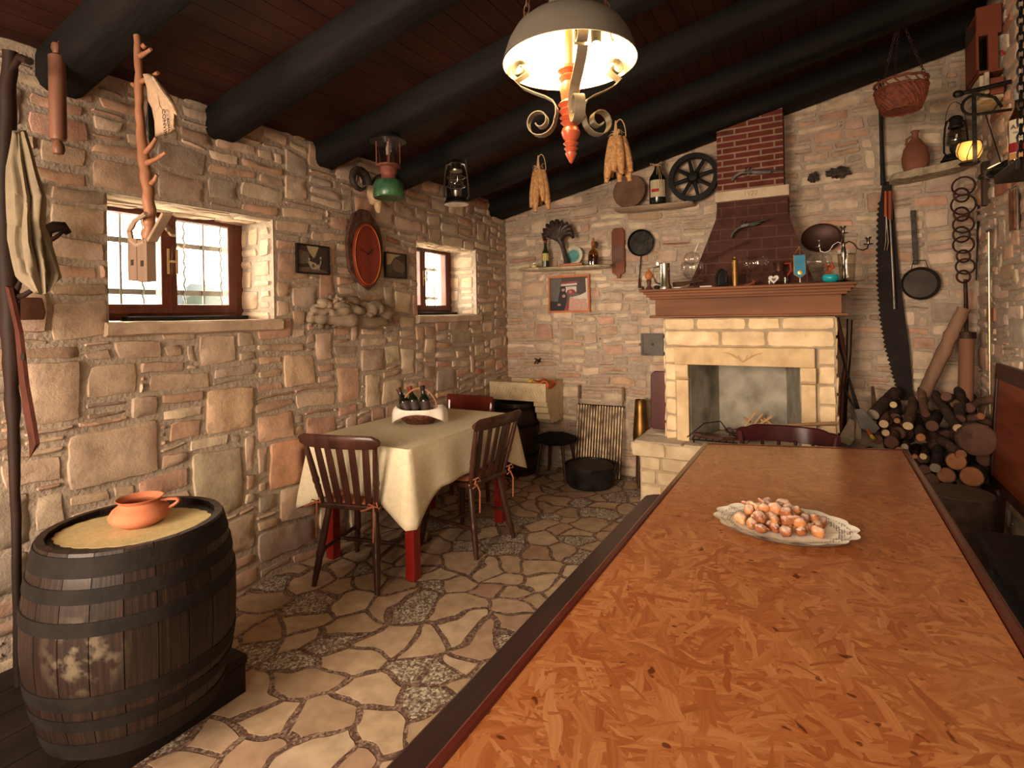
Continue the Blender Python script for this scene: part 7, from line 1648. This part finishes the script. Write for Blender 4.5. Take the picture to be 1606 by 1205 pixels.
t=tool('long iron rod crossing the fire tools and leaning on the logs',[(1314,535),(1330,590),(1345,640),(1352,655)],[.006,.007,.012,.014],IRON,y=4.30)
t=thing('ash_shovel','grey ash shovel lying slanted on the left end of the log pile','shovel',WY(1352,660,4.2)); Mx=WF(1354,655,4.22); 
mb=MB(); mb.tube([WY(1323,605,4.3),WY(1334,630,4.25),WY(1347,648,4.22)],.006,7); mb.build('shaft',IRON,t,True)
mb=MB(); mb.prism([(-.05,.05),(.0,.06),(.09,-.06),(.06,-.10),(-.02,-.07)],.008,Mx); mb.build('blade',mat('grey_shovel',(.09,.085,.08),.5,.6),t,bevel=.003)
# ================================================================ LOG PILE
BK=[mat('log_bark_a',(.065,.034,.024),.9,0,.4,14,.9),mat('log_bark_b',(.095,.050,.034),.9,0,.4,14,.9),mat('log_bark_c',(.036,.021,.017),.9,0,.4,14,.9)]
def endmat(name,c):
    m,b=base_mat(name,.8); n,l=nt(m); tc=n.new('ShaderNodeTexCoord'); nz=n.new('ShaderNodeTexNoise'); nz.inputs['Scale'].default_value=25; l.new(tc.outputs['Object'],nz.inputs[0]); r=ramp(n,[(.3,tuple(x*.75 for x in c)),(.7,c)]); l.new(nz.outputs[0],r.inputs[0]); l.new(r.outputs[0],b.inputs['Base Color']); return m
EN={'p':endmat('pale_cut',(.62,.46,.26)),'o':endmat('orange_cut',(.36,.15,.06)),'r':endmat('red_cut',(.34,.15,.08)),'g':endmat('grey_cut',(.34,.28,.20)),'d':endmat('dark_cut',(.13,.06,.04))}
logs=[ # near end u,v,y ; far end u,v,y ; radius px ; end colour ; label
(1401,635,4.35,1395,640,4.62,7,'p','thin log with pale cut end, highest left of the saw tip'),
(1386,665,4.25,1392,640,4.55,9,'p','log with bright pale cut end left of the saw tip'),
(1389,679,4.22,1386,660,4.5,7.5,'p','short log with pale oval end just under another pale end'),
(1424,668,4.2,1433,628,4.5,10,'p','log with round cream cut end pointing at the viewer below the saw'),
(1419,701,4.15,1424,690,4.5,7,'g','small log with greyish end near the table corner'),
(1410,706,4.12,1404,695,4.5,7,'o','small orange-ended log just at the table edge'),
(1448,716,4.1,1452,700,4.5,7,'p','thin log with pale end right of the table corner'),
(1435,716,4.1,1438,704,4.5,5,'r','thin stick with reddish end beside the table corner'),
(1467,734,4.05,1474,690,4.4,11,'g','upright dark log with grey-cream lower end'),
(1499.6,724,4.05,1504,716,4.5,19,'o','thick log with broad orange cut face in the lower pile'),
(1484,746,4.05,1488,740,4.5,17,'r','thick log with pinkish irregular face above the stump'),
(1484,768,4.0,1490,760,4.45,14,'g','pale-faced log resting on the stump edge'),
(1524,748,4.0,1530,742,4.5,22,'o','thick mossy log with dark orange face at the right'),
(1538,653,4.2,1500,662,4.4,8,'o','slim log with orange end pointing right near the top'),
(1502,671,4.15,1466,618,4.5,10,'p','long dark log slanting down right with a pale end'),
(1507,713,4.05,1462,682,4.45,11,'r','long log slanting down to the orange faced log'),
(1534,690,4.1,1556,686,4.5,36,'d','huge reddish-brown round log at the right of the pile'),
(1505,657,4.25,1505,612,4.5,11,'d','dark upright stub standing on top of the pile'),
(1484,622,4.3,1500,628,4.55,10,'d','dark round-ended log at the top of the pile'),
(1553,626,4.2,1512,640,4.5,9,'d','dark log pointing right with its end at the brass rod'),
(1444,686,4.15,1440,660,4.45,9,'o','short log with reddish orange end below the saw tip'),
(1407,660,4.3,1412,650,4.55,6,'r','small red-ended stick between pale log ends'),
(1452,650,4.3,1446,612,4.5,8,'d','dark stick standing beside the leaning pole foot'),
(1370,650,4.3,1405,615,4.55,12,'g','mossy brown log slanting up towards the saw tip'),
(1376,690,4.2,1380,668,4.5,10,'d','dark upright log at the left end of the pile'),
(1398,694,4.2,1402,665,4.5,13,'d','dark thick log in the shadow under the pale ends'),
(1462,668,4.25,1470,650,4.5,12,'d','dark log under the long slanting one'),
(1520,640,4.35,1530,660,4.6,11,'d','dark log lying against the right wall'),
(1545,664,4.3,1550,700,4.55,13,'d','short dark log wedged against the right wall'),
(1486,787,4.0,1490,780,4.4,9,'g','small log with grey end beside the stump'),
(1470,700,4.3,1430,640,4.6,14,'d','dark curved branch deep in the middle of the pile'),
(1460,755,4.1,1465,745,4.5,16,'d','dark log low behind the table edge'),
(1450,738,4.15,1455,728,4.5,12,'d','dark log just behind the table edge, below the thin pale one'),
(1545,720,4.2,1548,716,4.6,16,'d','greyish-barked log in the corner by the right wall'),
(1572,774,3.95,1566,768,4.4,9,'d','small dark log end low at the right wall'),
]
rf=random.Random(12)
for q in range(24):
    u=rf.uniform(1385,1548); v=rf.uniform(628,745); y=rf.uniform(4.32,4.5)
    logs.append((u,v,y,u+rf.uniform(-22,22),v-rf.uniform(0,14),y+.12,rf.uniform(8,14),'d','dark log half hidden deep in the firewood pile'))
random.seed(2)
for i,(u,v,y,u2,v2,y2,rp,ec,lab) in enumerate(logs):
    a=WY(u,v,y); b_=WY(u2,v2,y2); r=rp*mpx(y,u,v)*.92
    for q in (a,b_):
        q.x=min(q.x,XR-.03-r); q.z=max(q.z,r+.005)
    t=thing('firewood_log',lab,'log',a,'firewood in the log pile'); d=b_-a; mb=MB(); pts=[];rd=[]; n_=10
    if d.length<.25: d=d.normalized()*.25; b_=a+d
    for k in range(n_+1):
        f=k/n_; pts.append(a.lerp(b_,f)+Vector([noise.noise(Vector((k*.35,i*3.3,q)))*r*.5*(math.sin(PI*f)) for q in(0,4,8)])); rd.append(r*(1+.10*noise.noise(Vector((k*.8,i,7)))))
    mb.tube(pts,rd,12,caps=True); mb.build('bark',BK[i%3],t,True,sharp=50)
    F_=axisframe(a,d); e=MB(); pl=[(r*.90*(1+.07*noise.noise(Vector((math.cos(q)*2,math.sin(q)*2,i))))*math.cos(q),r*.90*(1+.07*noise.noise(Vector((math.cos(q)*2,math.sin(q)*2,i))))*math.sin(q)) for q in [2*PI*s/16 for s in range(16)]]
    F_.translation=a; e.prism(pl,-.004,F_); e.build('cut_face',EN[ec],t)
# split pieces at the left
for lab,pts,w_,m in(('split log block with pale lower end at the left of the pile',[(1326,690,4.15),(1336,662,4.3)],.042,EN['g']),('thin split plank leaning at the left of the pile',[(1344,690,4.2),(1349,655,4.35)],.022,EN['g']),('pointed dark wood splinter standing behind the pile',[(1373,660,4.45),(1369,606,4.5)],.022,BK[0])):
    a=WY(*pts[0]);b_=WY(*pts[1]); t=MB(); F_=axisframe(a,b_-a,(0,1,0)); L=(b_-a).length
    t.add([(-w_,-w_*.7,0),(w_,-w_*.8,0),(w_*.9,w_*.8,0),(-w_*.7,w_,0),(-w_*.5,-w_*.5,L),(w_*.3,-w_*.4,L),(w_*.3,w_*.3,L),(-w_*.5,w_*.4,L)],[(3,2,1,0),(4,5,6,7),(0,1,5,4),(1,2,6,5),(2,3,7,6),(3,0,4,7)],F_)
    tag(t.build('split_wood',m,bevel=.004),lab,'firewood')
t=thing('axe','axe with orange wooden handle and yellow band stuck among the logs','axe',WY(1368,690,4.15)); mb=MB(); mb.tube([WY(1355,667,4.25),WY(1366,683,4.18)],.010,8); mb.build('handle',mat('orange_handle',(.40,.08,.03),.5),t,True); mb=MB(); mb.tube([WY(1366,683,4.18),WY(1371,689,4.16)],.011,8); mb.build('yellow_band',mat('yellow_paint',(.55,.36,.04),.5),t,True)
# chopping stump
p=WZ(1527,860,.0); sx_,sy_=.64,3.78; t=thing('chopping_stump','big grey-brown chopping stump at the foot of the log pile','stump',(sx_,sy_,0))
mb=MB(); pr=[]; V=[];F=[]; n_=30
for j,(z,k_) in enumerate(((0,1.12),(.1,1.04),(.25,1.0),(.40,1.0),(.425,.97))):
    for q in range(n_):
        a=2*PI*q/n_; r=.165*k_*(1+.08*noise.noise(Vector((math.cos(a)*2.2,math.sin(a)*2.2,j*.3)))); V.append((sx_+r*math.cos(a),sy_+r*math.sin(a),z))
for j in range(4):
    for q in range(n_): F.append((j*n_+q,j*n_+(q+1)%n_,(j+1)*n_+(q+1)%n_,(j+1)*n_+q))
F.append(tuple(4*n_+q for q in range(n_))); mb.add(V,F); mb.build('bark',mat('stump_bark',(.06,.036,.028),.9,0,.4,12,.9),t,True,sharp=50)
mb=MB(); mb.add([(sx_+.155*math.cos(2*PI*q/30),sy_+.155*math.sin(2*PI*q/30),z) for z in(.42,.430) for q in range(30)],[tuple(30+q for q in range(30))]+[(q,(q+1)%30,30+(q+1)%30,30+q) for q in range(30)]); mb.build('cut_top',endmat('grey_stump_top',(.13,.085,.065)),t)
# spare tabletop leaning on the right wall
t=thing('spare_tabletop','dark-framed strand board tabletop, darkened for shade, leaning against the right wall','tabletop',(XR-.06,3.65,.47))
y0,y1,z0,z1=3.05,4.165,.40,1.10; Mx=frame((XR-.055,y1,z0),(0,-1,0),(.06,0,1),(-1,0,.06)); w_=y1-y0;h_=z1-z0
mb=MB(); mb.box((w_/2,h_/2,.012),(w_-.10,h_-.1,.018),Mx); mb.build('panel',wood('shaded_strand_board',(.15,.032,.012),.4,.2,'Y',.35,9),t)  # shade put into the colour; same strand board as the big table
mb=MB()
for (cx_,cy_,a,b_) in((w_/2,.025,w_,.05),(w_/2,h_-.045,w_,.09),(.02,h_/2,.04,h_-.1),(w_-.02,h_/2,.04,h_-.1)): mb.box((cx_,cy_,.014),(a,b_,.03),Mx)
mb.build('frame',wood('dark_brown_frame',(.03,.009,.008),.4,.2,'Y'),t,bevel=.004)
mb=MB(); mb.box((w_/2,-.19,.014),(.04,.44,.03),Mx) if False else mb.box((.2,-.195,.014),(.05,.40,.03),Mx); mb.build('leg',DARKWOOD,t); mb=MB(); mb.box((w_-.2,-.195,.014),(.05,.40,.03),Mx); mb.build('leg',DARKWOOD,t)
# black bench on the right of the big table
t=thing('black_bench','long black bench along the right side of the big table','bench',(.70,2.4,0))
mb=MB(); mb.box((.70,1.95,.43),(.24,2.3,.05)); mb.build('seat',BLACK,t,bevel=.01)
for y in(2.95,1.95,1.0):
    mb=MB(); mb.box((.70,y,.20),(.20,.05,.40)); mb.build('leg',BLACK,t,bevel=.004)
